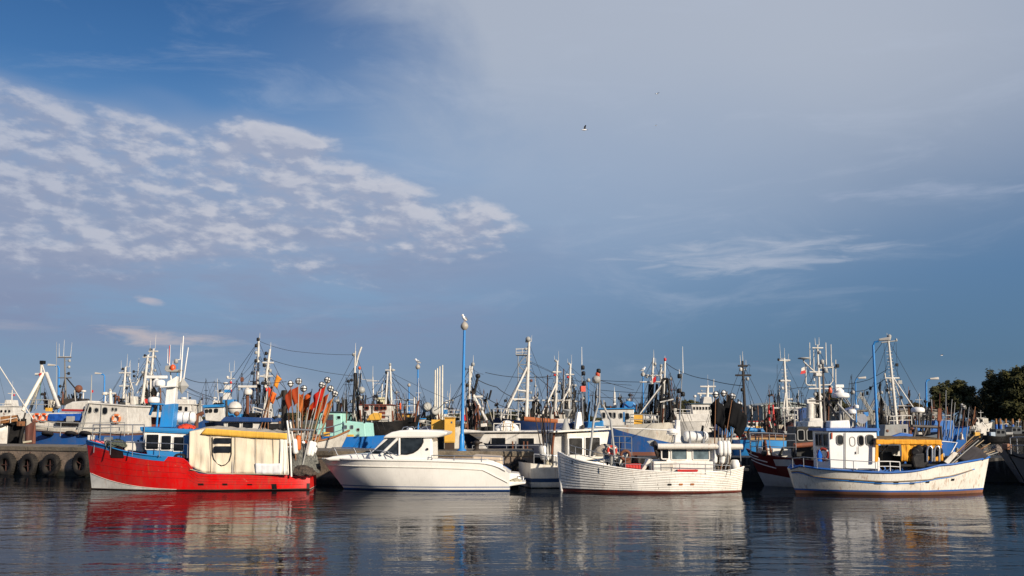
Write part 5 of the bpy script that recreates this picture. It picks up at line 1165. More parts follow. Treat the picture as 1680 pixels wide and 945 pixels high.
b.box('yellow_crate', 568, 713, 579, 718, -1.9, -1.6, YELLOW); b.dome(553, 660, 9, 5, 0, GREY, post=.8); b.mast((546, 677), (546, 650), .3, .09, DARK); b.tube('exhaust', [(557, 677, .3), (560, 661, .3)], .09, RUSTY); b.tube('exhaust', [(568, 690, .5), (567, 655, .5)], .13, DARK)
m_ = b.mast((580, 695), (583, 576), .2, .13, WHITE, .07, whips=[(1, 0, .6)], lights=[(.95, -.12, GREY), (.3, -.2, GREY)], cross=[(.38, .4)])
b.tube('mast_top', [(584, 600, .2), (588, 583, .2), (593, 569, .2)], .07, WHITE, m_); b.tube('mast_leg', [(578, 692, -.6), (583, 612, .1)], .12, BLACK, m_); b.tube('mast_leg', [(588, 692, .6), (584, 612, .2)], .12, BLACK, m_); b.tube('mast_leg', [(592, 612, .3), (586, 692, .3)], .06, BLACK, m_)
b.mast((585, 660), (590, 604), .4, .08, lights=[(1, 0, ORANGE)]); MB().ball(b.P(593, 640, -.2), .26, 10).build('radar_reflector', GREY, b.o); b.mast((572, 660), (573, 612), .8, .03, PIPE, cross=[(.6, .4)]); b.wire([(583, 600, .2), (545, 660, .2)], 0, .018); b.wire([(567, 668, .5), (583, 650, .3)], 0, .03)
b.tube('derrick', [(570, 692, -.4), (582, 670, -.2)], .07, DARK)

# white wheelhouse with brown trim, black hull
b = bg('trawler', 'black hulled trawler with white and brown wheelhouse and yellow gear', 618, 82, 0)
b.hull([(575, 692), (600, 693), (640, 692), (668, 688), (690, 680)], 5, 'R', ROWS(.35), [DARK, BLACK], rake=(.9, .1), deck=.4)
BR = paint('6b2f1f', .6, .3); h = b.house([(588, 665), (641, 665), (641, 692), (588, 692)], -1.6, 1.6, WHITE, [(599, 667, 604, 672), (615, 667, 621, 673), (623.5, 667, 627.5, 672.5), (629.5, 667, 633, 672)], roof=[(586, 665), (643, 665)], roofmat=BR, fm=BR, fw=.08)
b.slab('yellow_gear', [(601, 690), (606, 681), (613, 677), (626, 678), (625, 689)], -1.9, -1.65, YELLOW, .05); b.box('brown_door', 622, 675, 632, 687, -1.64, -1.6, BR, 0); b.rail([(590, 681, -1.8), (610, 681, -1.8), (641, 681, -1.8)], .6, .035, mat=WHITE)
b.mast((643, 692), (640, 598), -.3, .15, r1=.11, rungs=12, lights=[(1, 0, GREY), (.9, .2, GREY)], cross=[(.9, .4)]); m_ = b.mast((628, 730), (636, 610), -1.2, .13, r1=.1, lights=[(.99, -.1, DARK)]); b.mast((634, 692), (636, 622), .4, .12, BLACK); lamp_row(b, 634, (626, 634, 642), -.4)
b.wire([(642, 618, -.3), (690, 660, 3), (720, 690, 6)], 0, .03); b.wire([(642, 612, -.3), (735, 655, 6)], .1, .018); b.wire([(642, 637, -.3), (660, 655, 0), (690, 665, 0)], .15, .035); b.wire([(636, 635, -.3), (600, 655, -.5), (570, 668, -.5)], .2, .035); b.wire([(640, 605, 0), (610, 640, 0)], .05, .018)
b.mast((613, 665), (611.5, 618), .5, .1, lights=[(.3, .1, GREY)], whips=[(1, 0, .9), (.9, -.9, .8), (.75, .8, .9)], cross=[(.85, .5)]); b.tube('post', [(599, 690, -1), (600, 648, -1)], .05, DARK)
# pale tower far off
t0 = at(626, 690, 170); o = empty('beacon_tower', (t0.x, t0.y, 1.4)); tag(o, 'pale yellow stepped tower far behind the wheelhouses', 'tower')
mb = MB(); mb.box(-.65, .65, -.65, .65, 0, 5.4); mb.box(-.85, .85, -.85, .85, 5.4, 5.7); mb.build('shaft', paint('d9cfa8', .6, .3), o)
for k in range(4): MB().box(-.3, .3, -.68, -.64, 1 + 1.1 * k, 1.6 + 1.1 * k).build('window', DARK, o)
mb = MB()
for sx in (-.7, 0, .7):
    mb.tube([(sx, -.7, 5.7), (sx, -.7, 6.6)], .05, 5)
mb.tube([(-.7, -.7, 6.6), (.7, -.7, 6.6)], .05, 5); mb.tube([(-.7, -.7, 6.15), (.7, -.7, 6.15)], .04, 5); mb.tube([(0, 0, 5.7), (0, 0, 8.)], .12, 6); mb.build('railing', WHITE, o)

# mid group: open white gantry, dark blue bow, tall white poles
b = bg('work_barge', 'dark blue barge bow carrying an open white rail cage and yellow boxes', 690, 92, 0)
b.hull([(640, 704), (670, 701), (700, 699), (720, 696)], 5, 'L', ROWS(.3), [DARK, paint('141f38', .5, .3)], rake=(1.2, .1), deck=.3)
b.rail([(646, 656, .5), (657, 656, .5), (668, 656, .5), (680, 656, .5), (691, 657, .5)], 2.2, .05, mid=3, mat=paint('b7c0c6', .5, .2), name='rail_cage')
b.slab('deck_box', [(655, 681), (676, 681), (676, 690), (655, 690)], -1.5, -.5, YELLOW, .05); b.slab('white_boxes', [(645, 690), (660, 690), (660, 704), (645, 704)], -1.6, -.8, WHITE_W, .05); b.slab('yellow_box', [(660, 694), (670, 694), (670, 702), (660, 702)], -1.7, -1.2, YELLOW, .03); b.box('rust_deck', 650, 678, 682, 682, -1.4, 1.5, RUSTY, 0)
b.slab('dinghy', [(679, 687), (698, 687), (695, 694), (682, 694)], -2.2, -1., WHITE, .1); b.slab('dinghy_cover', [(679, 686), (698, 686), (698, 688), (679, 688)], -2.3, -.9, SKY, .03); b.box('orange_cover', 655.5, 661, 658, 672, -.5, -.3, ORANGE, .02)
for px, py in ((714, 607), (717.5, 604), (721.5, 601), (726, 599)): b.tube('pole', [(px - .8, 700, -1), (px, py, -1)], .09, CREAM, None, 6, .06)
for px, py in ((679.5, 652), (684, 650)): b.tube('pole', [(px, 692, -1.2), (px, py, -1.2)], .07, WHITE, None, 6)
for px, py in ((700, 668), (713, 675)): MB().lathe([(.2, -.3), (.42, -.26), (.22, -.2), (.22, .2), (.42, .26), (.2, .3)], b.P(px, py, -1.5), (.3, -1, .1), 16).build('cable_reel', paint('a9a69c', .6, .3), b.o)
b.rail([(672, 693, -2), (685, 688, -2), (700, 690, -2), (715, 694, -2), (728, 692, -2)], .6, .04, mat=GREY)
b = bg('trawler', 'white boat with blue banded funnel mast behind the tall lamp post', 738, 98, 0)
b.hull([(700, 703), (740, 702), (775, 695)], 5, 'R', ROWS(.3), [DARK, WHITE_W], deck=.3); h = b.house([(720, 684), (742, 684), (744, 702), (718, 702)], -1.6, 1.6, WHITE, [(722, 688, 727, 693), (731, 688, 736, 693)], roof=[(717, 684), (745, 684)], fm=DARK)
t_ = b.slab('funnel', [(728, 670), (734, 670), (735, 690), (727, 690)], -.5, .5, WHITE, .05); b.slab('funnel_band', [(727.8, 672), (734.3, 672), (734.6, 679), (727.6, 679)], -.53, .53, SKY, 0, t_); b.dome(731, 662, 8, 3, 0, post=.5)
b.mast((737, 675), (738, 645), .2, .09, cross=[(.6, .4)], whips=[(1, .05, .9), (.8, -.2, .6)], lights=[(.6, .25, GREY)]); b.rail([(735, 673, -1.6), (745, 673, -1.6), (755, 673, -1.6)], 1., .04, mid=2, mat=WHITE)

# long white boat just behind the pier
b = bg('motor_yacht', 'long white boat with dark windows lying along the pier behind a handrail', 830, 61.5, 0)
b.hull([(755, 707), (765, 712), (790, 726), (840, 728), (900, 728)], 4.2, 'L', [(lambda s, z: .4, 0), (1., 1)], [DARK, paint('10182c', .4, .2)], rake=(1.2, .1), deck=.2)
h = b.house([(772, 744), (794, 711), (892, 711), (892, 744)], -1.8, 1.8, WHITE, [(806, 718.5, 829, 729.5, .03), (850, 719, 876, 729.5, .03)], roof=[(758, 710), (895, 709)], over=.2, fm=WHITE, name='deckhouse')
b.slab('window_corner', [(800, 729.5), (806, 718.5), (806, 729.5)], -1.82, -1.79, GLASS, 0, h)
b.slab('roof_edge', [(757, 704), (790, 707), (790, 711), (760, 712)], -1.9, 1.9, WHITE, .04, h); b.box('winch_locker', 788, 700, 808, 708, -1.2, .2, BLACK, .03)
b.rail([(775, 731, -2.3), (800, 731, -2.3), (831, 731, -2.3), (858, 731, -2.3), (885, 731, -2.3)], 1., .025, mid=1, mat=PIPE)
for px, m_ in ((846, STEEL), (859, RUSTY), (865, RUSTY), (841, RUSTY)): b.tube('stanchion', [(px, 724, -2.25), (px, 742, -2.25)], .05, m_)
rf = heap('raft_bundle', 'white plastic wrapped life raft bundle on the long white boat\'s roof', 'bundle', b.w(b.P(832, 707, -.8)), .68, .5, .62, cloth('e6e2d8', 1.4), 130, 24)
for px in (826, 841): b.tube('lashing', [(px - .5, 706, -1.36), (px, 697, -1.36), (px + .5, 691.5, -1.0)], .025, YELLOW)
b.rail([(810, 695, -1.5), (830, 695, -1.5), (853, 695, -1.5)], .45, .03, mid=0, mat=WHITE)
m_ = b.mast((770, 708), (770.5, 600), .2, .1, r1=.08, lights=[(.95, -.35), (.7, -.15), (.45, -.1), (.3, .1), (.6, .15, GREY)], rungs=14); m2 = b.mast((764, 690), (775, 596), .5, .12, r1=.1, whips=[(1, .05, .5)], lights=[(.98, .05, GREY)])
b.tube('derrick', [(776, 648, -.3), (798, 690, -.6)], .13, WHITE, m_); b.tube('derrick_rest', [(782, 650, -.3), (790, 656, -.3), (792, 665, -.3)], .05, GREY, m_); b.tube('boom', [(777, 650, .2), (784, 618, .2)], .08, DARK, m_); MB().ball(b.P(784, 617, .2), .16, 8).build('block', DARK, b.o); b.box('crossarm', 778, 649, 792, 652, -.4, -.2, WHITE, 0, m_)
b.tube('mast_foot', [(772, 690, .2), (784, 710, .2)], .07, WHITE, m_); b.slab('gear_box', [(783, 696), (798, 694), (799, 700), (782, 702)], -.9, -.3, WHITE, .03)
b.wire([(782, 622, .2), (815, 635, 1), (838, 650, 2)], .1, .03); b.wire([(770, 632, .2), (810, 660, 1), (845, 672, 2)], .1, .03); b.wire([(775, 605, .3), (793, 614, 2)], .1, .014); b.wire([(768, 640, .2), (730, 660, 3), (712, 674, 3)], .1, .03)
b.tube('brown_net', [(777, 655, .5), (778, 672, .5), (772, 690, .5)], .16, paint('5a3226', .8, .4)); b.tube('hoist', [(800, 645, .5), (792, 690, .5)], .04, DARK); b.tube('hoist', [(806, 640, .6), (802, 655, .6)], .06, DARK); b.tube('hoist', [(798, 655, .6), (808, 690, .6)], .02, ROPE)
b.slab('national_flag', [(758, 670), (762, 669), (763, 680), (759, 681)], -1.5, -1.48, WHITE, 0); b.slab('flag_lower', [(759, 681), (763, 680), (765, 690), (760, 690)], -1.5, -1.48, RED, 0)

# tall white mast with raking legs
b = bg('trawler', 'blue trawler under a tall white mast with two raking legs and an orange roll', 862, 80, 0)
b.hull([(803, 684), (830, 687), (870, 692), (920, 694), (960, 694)], 5.4, 'L', ROWS(.4), [DARK, paint('16305c', .45, .3)], rake=(1.2, .1), deck=.3); b.rail([(810, 671, -1.5), (822, 671, -1.8), (838, 672, -2), (850, 673, -2)], .8, .035, mid=1, mat=WHITE)
h = b.house([(857, 690), (965, 692), (968, 716), (855, 716)], -2., 2., SKY, [(905, 698, 912, 704), (920, 698, 927, 704), (935, 698, 942, 704)], fm=WHITE); b.slab('white_side', [(905, 687), (940, 687), (940, 695), (905, 695)], -2.05, -1., WHITE, .05)
b.tube('orange_roll', [(860, 687.5, -2.2), (890, 690, -2.2), (915, 692, -2.2)], .2, paint('a85c2c', .7, .5), n=10); b.slab('blue_stair', [(857, 693), (870, 693), (873, 718), (860, 718)], -2.3, -2.02, SKY, .02)
m_ = b.mast((863, 690), (868, 560), 0, .24, r1=.14, rungs=18, lights=[(1, -.2, GREY), (.9, -.25, GREY), (.5, .3, RUSTY), (.35, .3, GREY)], whips=[(1, .2, .5)], cross=[(.25, 1.0), (.08, .8)])
MB().ball(b.P(866.5, 556.5, -.1), .22, 10).build('top_lamp', GREY, m_)
for o_ in (-1.2, 1.2): b.tube('raking_leg', [(865, 602, 0), (825 if o_ < 0 else 821, 686, o_)], .12, WHITE, m_)
b.tube('leg_brace', [(840, 655, -.8), (864, 655, 0)], .07, WHITE, m_); b.tube('leg_brace', [(849, 640, -.5), (865, 642, 0)], .06, WHITE, m_)
b.wire([(869, 595, 0), (914, 615, 2), (935, 655, 3)], 0, .022); b.wire([(869, 608, 0), (905, 638, 2)], 0, .03); b.wire([(870, 593, 0), (910, 612, 4)], 0, .02)
b.wire([(796, 611, 30), (850, 619, 30), (915, 616, 30)], .15, .04)
# lattice tower
t0 = at(857, 690, 118); o = empty('lattice_tower', (t0.x, t0.y, 0.)); tag(o, 'slim grey lattice tower with a railed platform on top', 'tower')
H_ = at(857, 583, 118).z; mb = MB(); w0 = .5
for sx in (-1, 1):
    for sy in (-1, 1): mb.tube([(sx * w0, sy * w0, 0), (sx * w0, sy * w0, H_)], .05, 5)
mb.build('leg', GREY, o); mb = MB(); k = int(H_ / 1.)
for i in range(k):
    z0, z1 = i * H_ / k, (i + 1) * H_ / k; s_ = 1 if i % 2 else -1
    for yy in (-w0, w0): mb.tube([(-w0 * s_, yy, z0), (w0 * s_, yy, z1)], .03, 4); mb.tube([(-w0, yy, z1), (w0, yy, z1)], .025, 4)
    for xx in (-w0, w0): mb.tube([(xx, -w0 * s_, z0), (xx, w0 * s_, z1)], .03, 4)
mb.build('bracing', GREY, o); MB().box(-.75, .75, -.75, .75, H_, H_ + .1).build('platform', GREY, o)
mb = MB()
for zz in (.35, .75): mb.tube([(-.75, -.75, H_ + zz), (.75, -.75, H_ + zz), (.75, .75, H_ + zz), (-.75, .75, H_ + zz), (-.75, -.75, H_ + zz)], .03, 4)
for sx in (-.75, 0, .75):
    for sy in (-.75, .75): mb.tube([(sx, sy, H_ + .1), (sx, sy, H_ + .75)], .03, 4)
mb.build('railing', WHITE, o)
q_ = MB().box(t0.x - 6, t0.x + 6, 114, 124, -2, 1.2).build('jetty', concrete('6a6258')); tag(q_, kind='structure')

# group of masts behind the orange roll
for nm, px, xt, yt, lab, cl in (('trawler', 905, 914.5, 592, 'trawler with a white mast carrying a red lamp, left of a mast pair', 1), ('trawler', 928, 936, 597, 'trawler with white twin pole mast and black legs, right of a mast pair', 2)):
    b = bg(nm, lab, px, 90 if cl == 1 else 96, 0)
    b.hull([(px - 40, 696), (px, 698), (px + 45, 692)], 5, 'R', ROWS(.4), [DARK, NAVY if cl == 1 else paint('2a2c30', .5, .3)], deck=.4)
    h = b.house([(px - 22, 680), (px + 22, 680), (px + 24, 698), (px - 24, 698)], -1.6, 1.6, WHITE_W, [(px - 18, 683, px - 13, 688), (px - 8, 683, px - 3, 688), (px + 6, 683, px + 11, 688)], fm=DARK)
    m_ = b.mast((xt - 4, 685), (xt, yt), 0, .22, r1=.13, rungs=12, lights=[(1, -.15, GREY), (.75, -.2, RED), (.6, .3, GREY), (.45, .3)], whips=[(1, .1, .9), (1, -.25, .5)], cross=[(.8, .4), (.3, 1.2)])
    b.tube('raking_leg', [(xt - 1, 627 + 8 * (cl - 1), 0), (xt - 26, 682, -.8)], .12, WHITE, m_); b.tube('raking_leg', [(xt - 3, 627, 0), (xt - 22, 682, .8)], .08, WHITE, m_); b.tube('mast_leg', [(xt - 8, 640, .5), (xt - 6, 690, .5)], .14, BLACK, m_); b.tube('derrick', [(xt + 9, 640, .3), (xt + 2, 690, .3)], .1, DARK, m_)
    b.wire([(xt, yt + 18, 0), (xt + 25, yt + 65, 1), (xt + 50, yt + 85, 2)], .1, .025); b.wire([(xt, yt + 5, 0), (xt + 30, yt + 30, 1), (xt + 70, yt + 60, 2)], .1, .02)
    b.tube('antenna_mast', [(xt - 17 if cl == 1 else xt - 12, 690, 1), (xt - 16 if cl == 1 else xt - 11, 625 - 10 * cl, 1)], .06, paint('5a4036', .7, .4), None, 5); b.wire([(xt - 60, 618, 20), (xt + 100, 632, 20)], .1, .03) if cl == 2 else None

# big blue boat with white bulwark
b = bg('trawler', 'large bright blue trawler with a high white bow bulwark', 1060, 74, -6)
b.hull([(975, 700), (1000, 699), (1030, 697), (1060, 695), (1096, 693), (1112, 692)], 6, 'R', [(lambda s, z: 1.0, 0), (lambda s, z: z - .08 - 1.5 * max(0., (s - .2) / .8) ** .8, 1), (1., 2)], [paint('7a4a38', .6, .4, .3), paint('0f4f8e', .5, .45, .35, streak=.3), WHITE_W], rake=(.25, .2), deck=.7, plan=[(0, .7), (.2, .9), (.5, 1), (.8, .98), (.95, .8), (1, .55)], wl=[(0, .6), (.3, .9), (.7, .9), (.92, .6), (1, .3)])
h = b.house([(983, 672), (1040, 672), (1040, 699), (990, 699)], -1.9, 1.9, WHITE, [(988, 677, 993, 686, .08), (998, 677, 1003.5, 686, .08), (1006, 677, 1010, 686, .08), (1016, 678, 1021, 686, .08), (1026, 678, 1032, 688, .08)], roof=[(980, 672), (1042, 671)], roofmat=SKY, fm=GREY)
b.slab('blue_door', [(1022.5, 676), (1025, 676), (1025, 692), (1022.5, 692)], -1.93, -1.9, SKY, 0, h); b.slab('lower_house', [(965, 692), (990, 690), (990, 715), (960, 720)], -2.2, 2.0, SKY, .05)
fu = b.slab('hooded_funnel', [(1020, 674), (1022, 662), (1028, 658), (1040, 659), (1043, 664), (1044, 677), (1020, 678)], -.8, .8, SKY, .1); b.dome(1031, 658, 8, 4, 0, GREY, parent=fu); b.tube('funnel_pipe', [(1025, 662, -.83), (1035, 670, -.83), (1041, 664, -.83)], .05, NAVY, fu)
b.slab('yellow_locker', [(1035, 681), (1054, 680), (1054, 696), (1034, 696)], -1.6, -.6, YELLOW, .04); b.canister(1066, 693, 23, 10, -1.4, 'white life raft canister on the large blue trawler'); b.rail([(1034, 680, -2.2), (1055, 680, -2.3), (1080, 682, -2.4)], .7, .035, mid=1, mat=GREY)
b.slab('net_pile', [(990, 670), (994, 666), (1010, 667), (1012, 672)], -1, 0, DARK, .05); b.slab('white_awning', [(978, 690), (984, 690), (984, 692), (970, 694)], -2.2, -1.9, WHITE, 0)
for k in range(3): b.rail([(1003, 716, -3.4), (1016, 716, -3.4), (1025, 716, -3.4), (1036, 717, -3.4)], 1.3, .03, mid=2, mat=PIPE, name='gangway_rail') if k == 0 else None
m_ = b.mast((1066, 692), (1072, 587), .6, .17, r1=.1, rungs=14, lights=[(.9, .15, GREY), (.7, -.4, GREY)], whips=[(1, .03, .6), (.85, .2, .7)], cross=[(.72, .7), (.62, .9)]); b.dome(1063, 617, 8, 3, .6, parent=m_)
for x0, x1 in ((1063, 1066), (1068, 1071), (1073, 1078)): b.tube('mast_leg', [(x0, 692, .4), (x1, 630, .4)], .13, BLACK, m_)
m2 = b.mast((1088, 695), (1091, 590), -.4, .13, r1=.1, whips=[(1, 0, .3)], lights=[(1.0, 0, RED)]); b.mast((1083, 695), (1084.5, 600), 1., .15, WHITE, .12, rungs=10, lights=[(1, 0, GREY), (.88, .15, GREY), (.7, .15, GREY)])
for q in ([(1083, 695, -.8), (1087, 622, -.5)], [(1102, 695, -.8), (1096, 622, -.5)], [(1087, 622, -.5), (1096, 622, -.5)], [(1084, 655, -.7), (1100, 655, -.7)], [(1091, 695, .6), (1092, 622, -.3)]): b.tube('gallows', q, .13, BLACK)
for o_ in (-1., .6): b.tube('derrick', [(1092, 623, -.5), (1040 if o_ < 0 else 1047, 692, o_)], .07, WHITE)
b.slab('red_pennant', [(1071, 621), (1076, 617), (1076.5, 626), (1071.5, 628)], -.2, -.18, RED, 0); b.tube('boom', [(1083, 660, -1.), (1105, 655, -1.)], .06, WHITE)
b.wire([(1093, 596, -.4), (1120, 611, -.4), (1160, 622, -3), (1220, 633, -9)], .12, .03); b.wire([(1064, 627, .4), (985, 624, 6)], .05, .025); b.wire([(1064, 645, .4), (985, 640, 6)], .05, .025); b.wire([(1064, 653, .4), (985, 652, 6)], .03, .025)
for px, py, rot in ((1008, 655, 0), (1053, 662, 0)):
    b.mast((px, 675), (px, py - 12), .8, .2, WHITE if px < 1020 else CREAM, .1, lights=[(.5, 0, GREY)], whips=[(1, 0, .4)])

# distant white ship
b = bg('ship', 'distant white ship with a row of bridge windows and stepped mast', 1140, 130, 0)
b.hull([(1068, 690), (1110, 692), (1160, 692), (1195, 690)], 8, 'L', ROWS(.6), [DARK, WHITE], deck=.4); b.slab('main_deck', [(1080, 679), (1200, 679), (1200, 692), (1078, 692)], -2.6, 2.6, WHITE, .05)
h = b.house([(1134, 664), (1172, 664), (1172, 685), (1138, 685)], -2.2, 2.2, WHITE, [(1137 + 5 * k, 667.5, 1140.5 + 5 * k, 672.5) for k in range(6)], roof=[(1131, 663), (1175, 663)], roofmat=paint('2c4a58', .5, .2), fm=WHITE, gm=GLASS)
lifebuoy(b.w(b.P(1164, 687 - 0, -2.3)), .38, 0, 'tiny orange lifebuoy on the distant white ship\'s side', ORANGE)
t_ = b.slab('mast_house', [(1155, 651), (1167, 651), (1169, 663), (1153, 663)], -1, 1, WHITE, .05); b.mast((1160, 655), (1161.5, 632), 0, .35, r1=.18, lights=[(.6, -.8, GREY)], whips=[(1, 0, 1.4)], cross=[(.9, 1.), (.4, 1.3)]); b.dome(1140, 652, 5, 4, 0, post=.8); b.dome(1149, 650, 4, 3, 0, post=.8)
b.rail([(1085, 671, -2.4), (1100, 671, -2.4), (1120, 672, -2.4), (1133, 672, -2.4)], .8, .05, mid=1, mat=WHITE); b.slab('upper_deck', [(1096, 670), (1110, 670), (1110, 680), (1096, 680)], -2, 2, WHITE, .05); b.tube('antenna', [(1170, 660, 0), (1171, 622, 0)], .06, WHITE)

# blue wheelhouse behind the black flags
b = bg('fishing_boat', 'bright blue wheelhouse boat behind the black flags, with a black mast', 1205, 62, 3)
b.hull([(1130, 716), (1170, 718), (1215, 717), (1245, 708)], 4, 'R', ROWS(.3), [DARK, WHITE_W], deck=.3)
h = b.house([(1189, 691), (1212, 691), (1214, 718), (1187, 718)], -1.3, 1.3, SKY, [(1193, 696, 1199, 704)], roof=[(1187, 691), (1215, 691)], fm=SKY); b.slab('white_cowl', [(1202, 712), (1212, 708), (1222, 713), (1224, 740), (1202, 740)], -1.6, -.4, WHITE, .15)
lifebuoy(b.w(b.P(1216, 722, -1.75)), .38, b.a, 'bright orange and white lifebuoy right of the black flags', paint('dd3d15', .5, .2))
m_ = b.mast((1224, 712), (1218, 592), .3, .17, paint('2b2624', .6, .4), .09, rungs=0, whips=[(1, .03, .6), (.95, -.12, .6), (.88, .2, .6)], lights=[(.88, -.15, WHITE), (.6, -.12), (.75, .25, GREY)], cross=[(.93, .3), (.8, .5)])
b.tube('lamp_arm', [(1221, 614, .3), (1224, 602, .3), (1229, 598, .3), (1231, 601, .3)], .025, DARK, m_); b.wire([(1230, 602, .3), (1227, 640, .3), (1233, 668, .3)], 0, .012); b.wire([(1219, 640, .3), (1210, 680, .3)], 0, .014); b.tube('blue_rail', [(1213, 704, -1.3), (1255, 707, -1.3)], .14, SKY); b.tube('mast_pole', [(1213, 705, 1), (1211, 655, 1)], .05, DARK)

# planks and cargo boat behind the maroon one
b = bg('fishing_boat', 'pale blue boat stacked with long brown planks behind the maroon hull', 1270, 59.5, 0)
b.hull([(1215, 722), (1250, 722), (1300, 723), (1350, 718)], 4, 'R', ROWS(.3), [DARK, paint('2f8fd0', .5, .3)], deck=.3); PK = [paint(h, .7, .4) for h in ('8a5a3a', 'a87c48', '6f4630', 'b08a55')]
for k in range(9):
    r_, c_ = divmod(k, 3); b.slab('timber_plank', [(1229 + 3 * c_ + r_, 727 - 4.6 * r_), (1305 - 4 * c_, 727 - 4.6 * r_), (1305 - 4 * c_, 722.8 - 4.6 * r_), (1230 + 3 * c_ + r_, 722.8 - 4.6 * r_)], -1.6 + .9 * c_, -.75 + .9 * c_, PK[(k * 2 + r_) % 4], .01)
b.rail([(1230, 710, -1.9), (1250, 710, -1.9), (1272, 711, -1.9), (1300, 713, -1.9)], .9, .03, mid=1, mat=PIPE); b.slab('grey_roof', [(1285, 707), (1330, 712), (1345, 720), (1290, 716)], -1, 1.5, GREY, .03)
heap('fishing_net', 'brown red net mound behind the plank stack', 'net', b.w(b.P(1296, 716, .5)), .55, .5, .85, net_mat('5a2f26', '2c1a18'), 140)

# white mast and frame
b = bg('trawler', 'trawler with a single white mast and white deck cage before the shed', 1285, 86, 0)
b.hull([(1240, 702), (1280, 703), (1330, 700), (1350, 693)], 5, 'R', ROWS(.4), [DARK, paint('22262c', .5, .3)], deck=.4); b.slab('pale_house', [(1276, 697), (1312, 697), (1312, 716), (1276, 716)], -1.7, 1.7, paint('b3a68e', .6, .4, .2), .04)
m_ = b.mast((1292, 697), (1286.5, 588), 0, .22, r1=.12, rungs=16, lights=[(.98, -.5), (.66, -.5), (.55, -.3, WHITE), (.3, .3, GREY)], whips=[(1, .05, .9), (1, -.3, 1.3), (.95, .35, .7)], cross=[(.97, .5), (.66, .45), (.25, 1.3)]); b.tube('mast_leg', [(1283, 690, -.5), (1289, 640, 0)], .09, WHITE, m_); b.tube('bow_light', [(1292, 655, 0), (1300, 655, 0)], .1, WHITE, m_)
for px in (1293, 1300, 1308):
    b.tube('cage_post', [(px, 673, -1.2), (px + 1, 695, -1.2)], .05, WHITE)
for py in (673, 681, 689): b.tube('cage_bar', [(1290, py, -1.2), (1309, py, -1.2)], .05, WHITE)
b.slab('cage_seat', [(1295, 681), (1303, 681), (1303, 687), (1295, 687)], -1., -.4, CREAM, .03); b.wire([(1275, 598, 0), (1275, 690, 0)], 0, .02); b.wire([(1290, 628, 0), (1306, 655, 0)], 0, .02); b.wire([(1292, 639, 0), (1310, 636, 0), (1400, 638, 0)], 0, .03)
for px, c in ((1263, RED), (1270, RED), (1256, DARK)): b.tube('net_post', [(px, 700, -1), (px - 2, 664, -1)], .12, c, None, 6, .07)
b.tube('mast_stub', [(1278, 690, .5), (1277, 650, .5)], .14, GREY); b.slab('blue_gear', [(1312, 670), (1330, 668), (1332, 695), (1312, 696)], -.8, .8, NAVY, .12)
# small far boats by the shed
for i, (px, lab, rc) in enumerate(((1238, 'small far white cabin with red roof left of the shed', RED), (1262, 'small far cream cabin boat under the shed wall', CREAM))):
    b = bg('fishing_boat', lab, px, 118, 0); b.hull([(px - 22, 701), (px, 702), (px + 24, 697)], 4, 'R', ROWS(.3), [DARK, WHITE], deck=.3)
    b.house([(px - 14, 692), (px + 14, 692), (px + 15, 704), (px - 15, 704)], -1.2, 1.2, WHITE, [(px - 10, 694.5, px - 6, 698), (px - 2, 694.5, px + 2, 698), (px + 6, 694.5, px + 10, 698)], roof=[(px - 17, 692), (px + 16, 692)], roofmat=rc, fm=DARK); b.mast((px - 4, 692), (px - 4, 668), 0, .12, whips=[(1, 0, .8)])
    b.slab('yellow_box', [(px + 2, 699), (px + 10, 699), (px + 10, 705), (px + 2, 705)], -2.2, -2, YELLOW, .02)

# big white antenna mast, flag
b = bg('trawler', 'white trawler with a many-armed antenna mast flying a white and red flag', 1345, 64, 2)
b.hull([(1290, 716), (1330, 718), (1400, 720), (1440, 722)], 4.6, 'L', ROWS(.3), [DARK, WHITE_W], deck=.3)
h = b.house([(1326, 692), (1345, 690), (1400, 693), (1402, 722), (1322, 722)], -1.5, 1.5, WHITE, [(1330, 700, 1336, 707), (1340, 700, 1347, 707)], roof=[(1318, 712), (1340, 714)] and None, fm=GREY); b.slab('visor', [(1290, 708), (1330, 713), (1345, 718), (1345, 722), (1300, 714)], -1.7, 1.7, paint('5a6066', .5, .3), .03)
b.tube('vent_column', [(1329, 695, -.3), (1329, 662, -.3)], .24, WHITE, h, 10); b.box('column_head', 1324, 655, 1338, 662, -.5, -.1, WHITE, .03); b.dome(1331, 655, 9, 2.5, -.3); b.slab('white_box', [(1328, 686), (1350, 686), (1350, 710), (1326, 710)], -1.0, .3, WHITE, .05); b.box('orange_box', 1343, 699, 1353, 706, -1.2, -.9, ORANGE, .03)
m_ = b.mast((1347, 690), (1341, 566), 0, .14, r1=.07, lights=[(.72, .1, GREY), (.6, .1, GREY), (.9, .1, GREY)], cross=[(.96, .35), (.64, .6), (.42, .7)], whips=[(1, -.12, .45), (1, .12, .5)])
for px, y0_, y1_ in ((1335.5, 625, 570), (1336.5, 690, 650), (1355.5, 600, 562), (1364, 605, 565), (1371, 640, 590), (1329, 600, 562), (1366, 625, 595), (1338.5, 660, 615)): b.tube('antenna', [(px, y0_, .1), (px - (.8 if y1_ < 580 else 0), y1_, .1)], .045, WHITE, m_, 5, .025)
for q in ([(1343, 614, 0), (1333, 607, 0), (1319, 594, 0), (1318, 590, 0)], [(1322, 595, .1), (1322, 629, .1), (1325, 632, .1), (1338, 632, .1)], [(1344, 604, 0), (1375, 602, 0)], [(1344, 632, 0), (1362, 631, 0), (1366, 625, 0), (1366, 600, 0)], [(1343, 645, 0), (1352, 655, 0)], [(1335, 662, 0), (1346, 662, 0)]): b.tube('antenna_arm', q, .06, WHITE, m_)
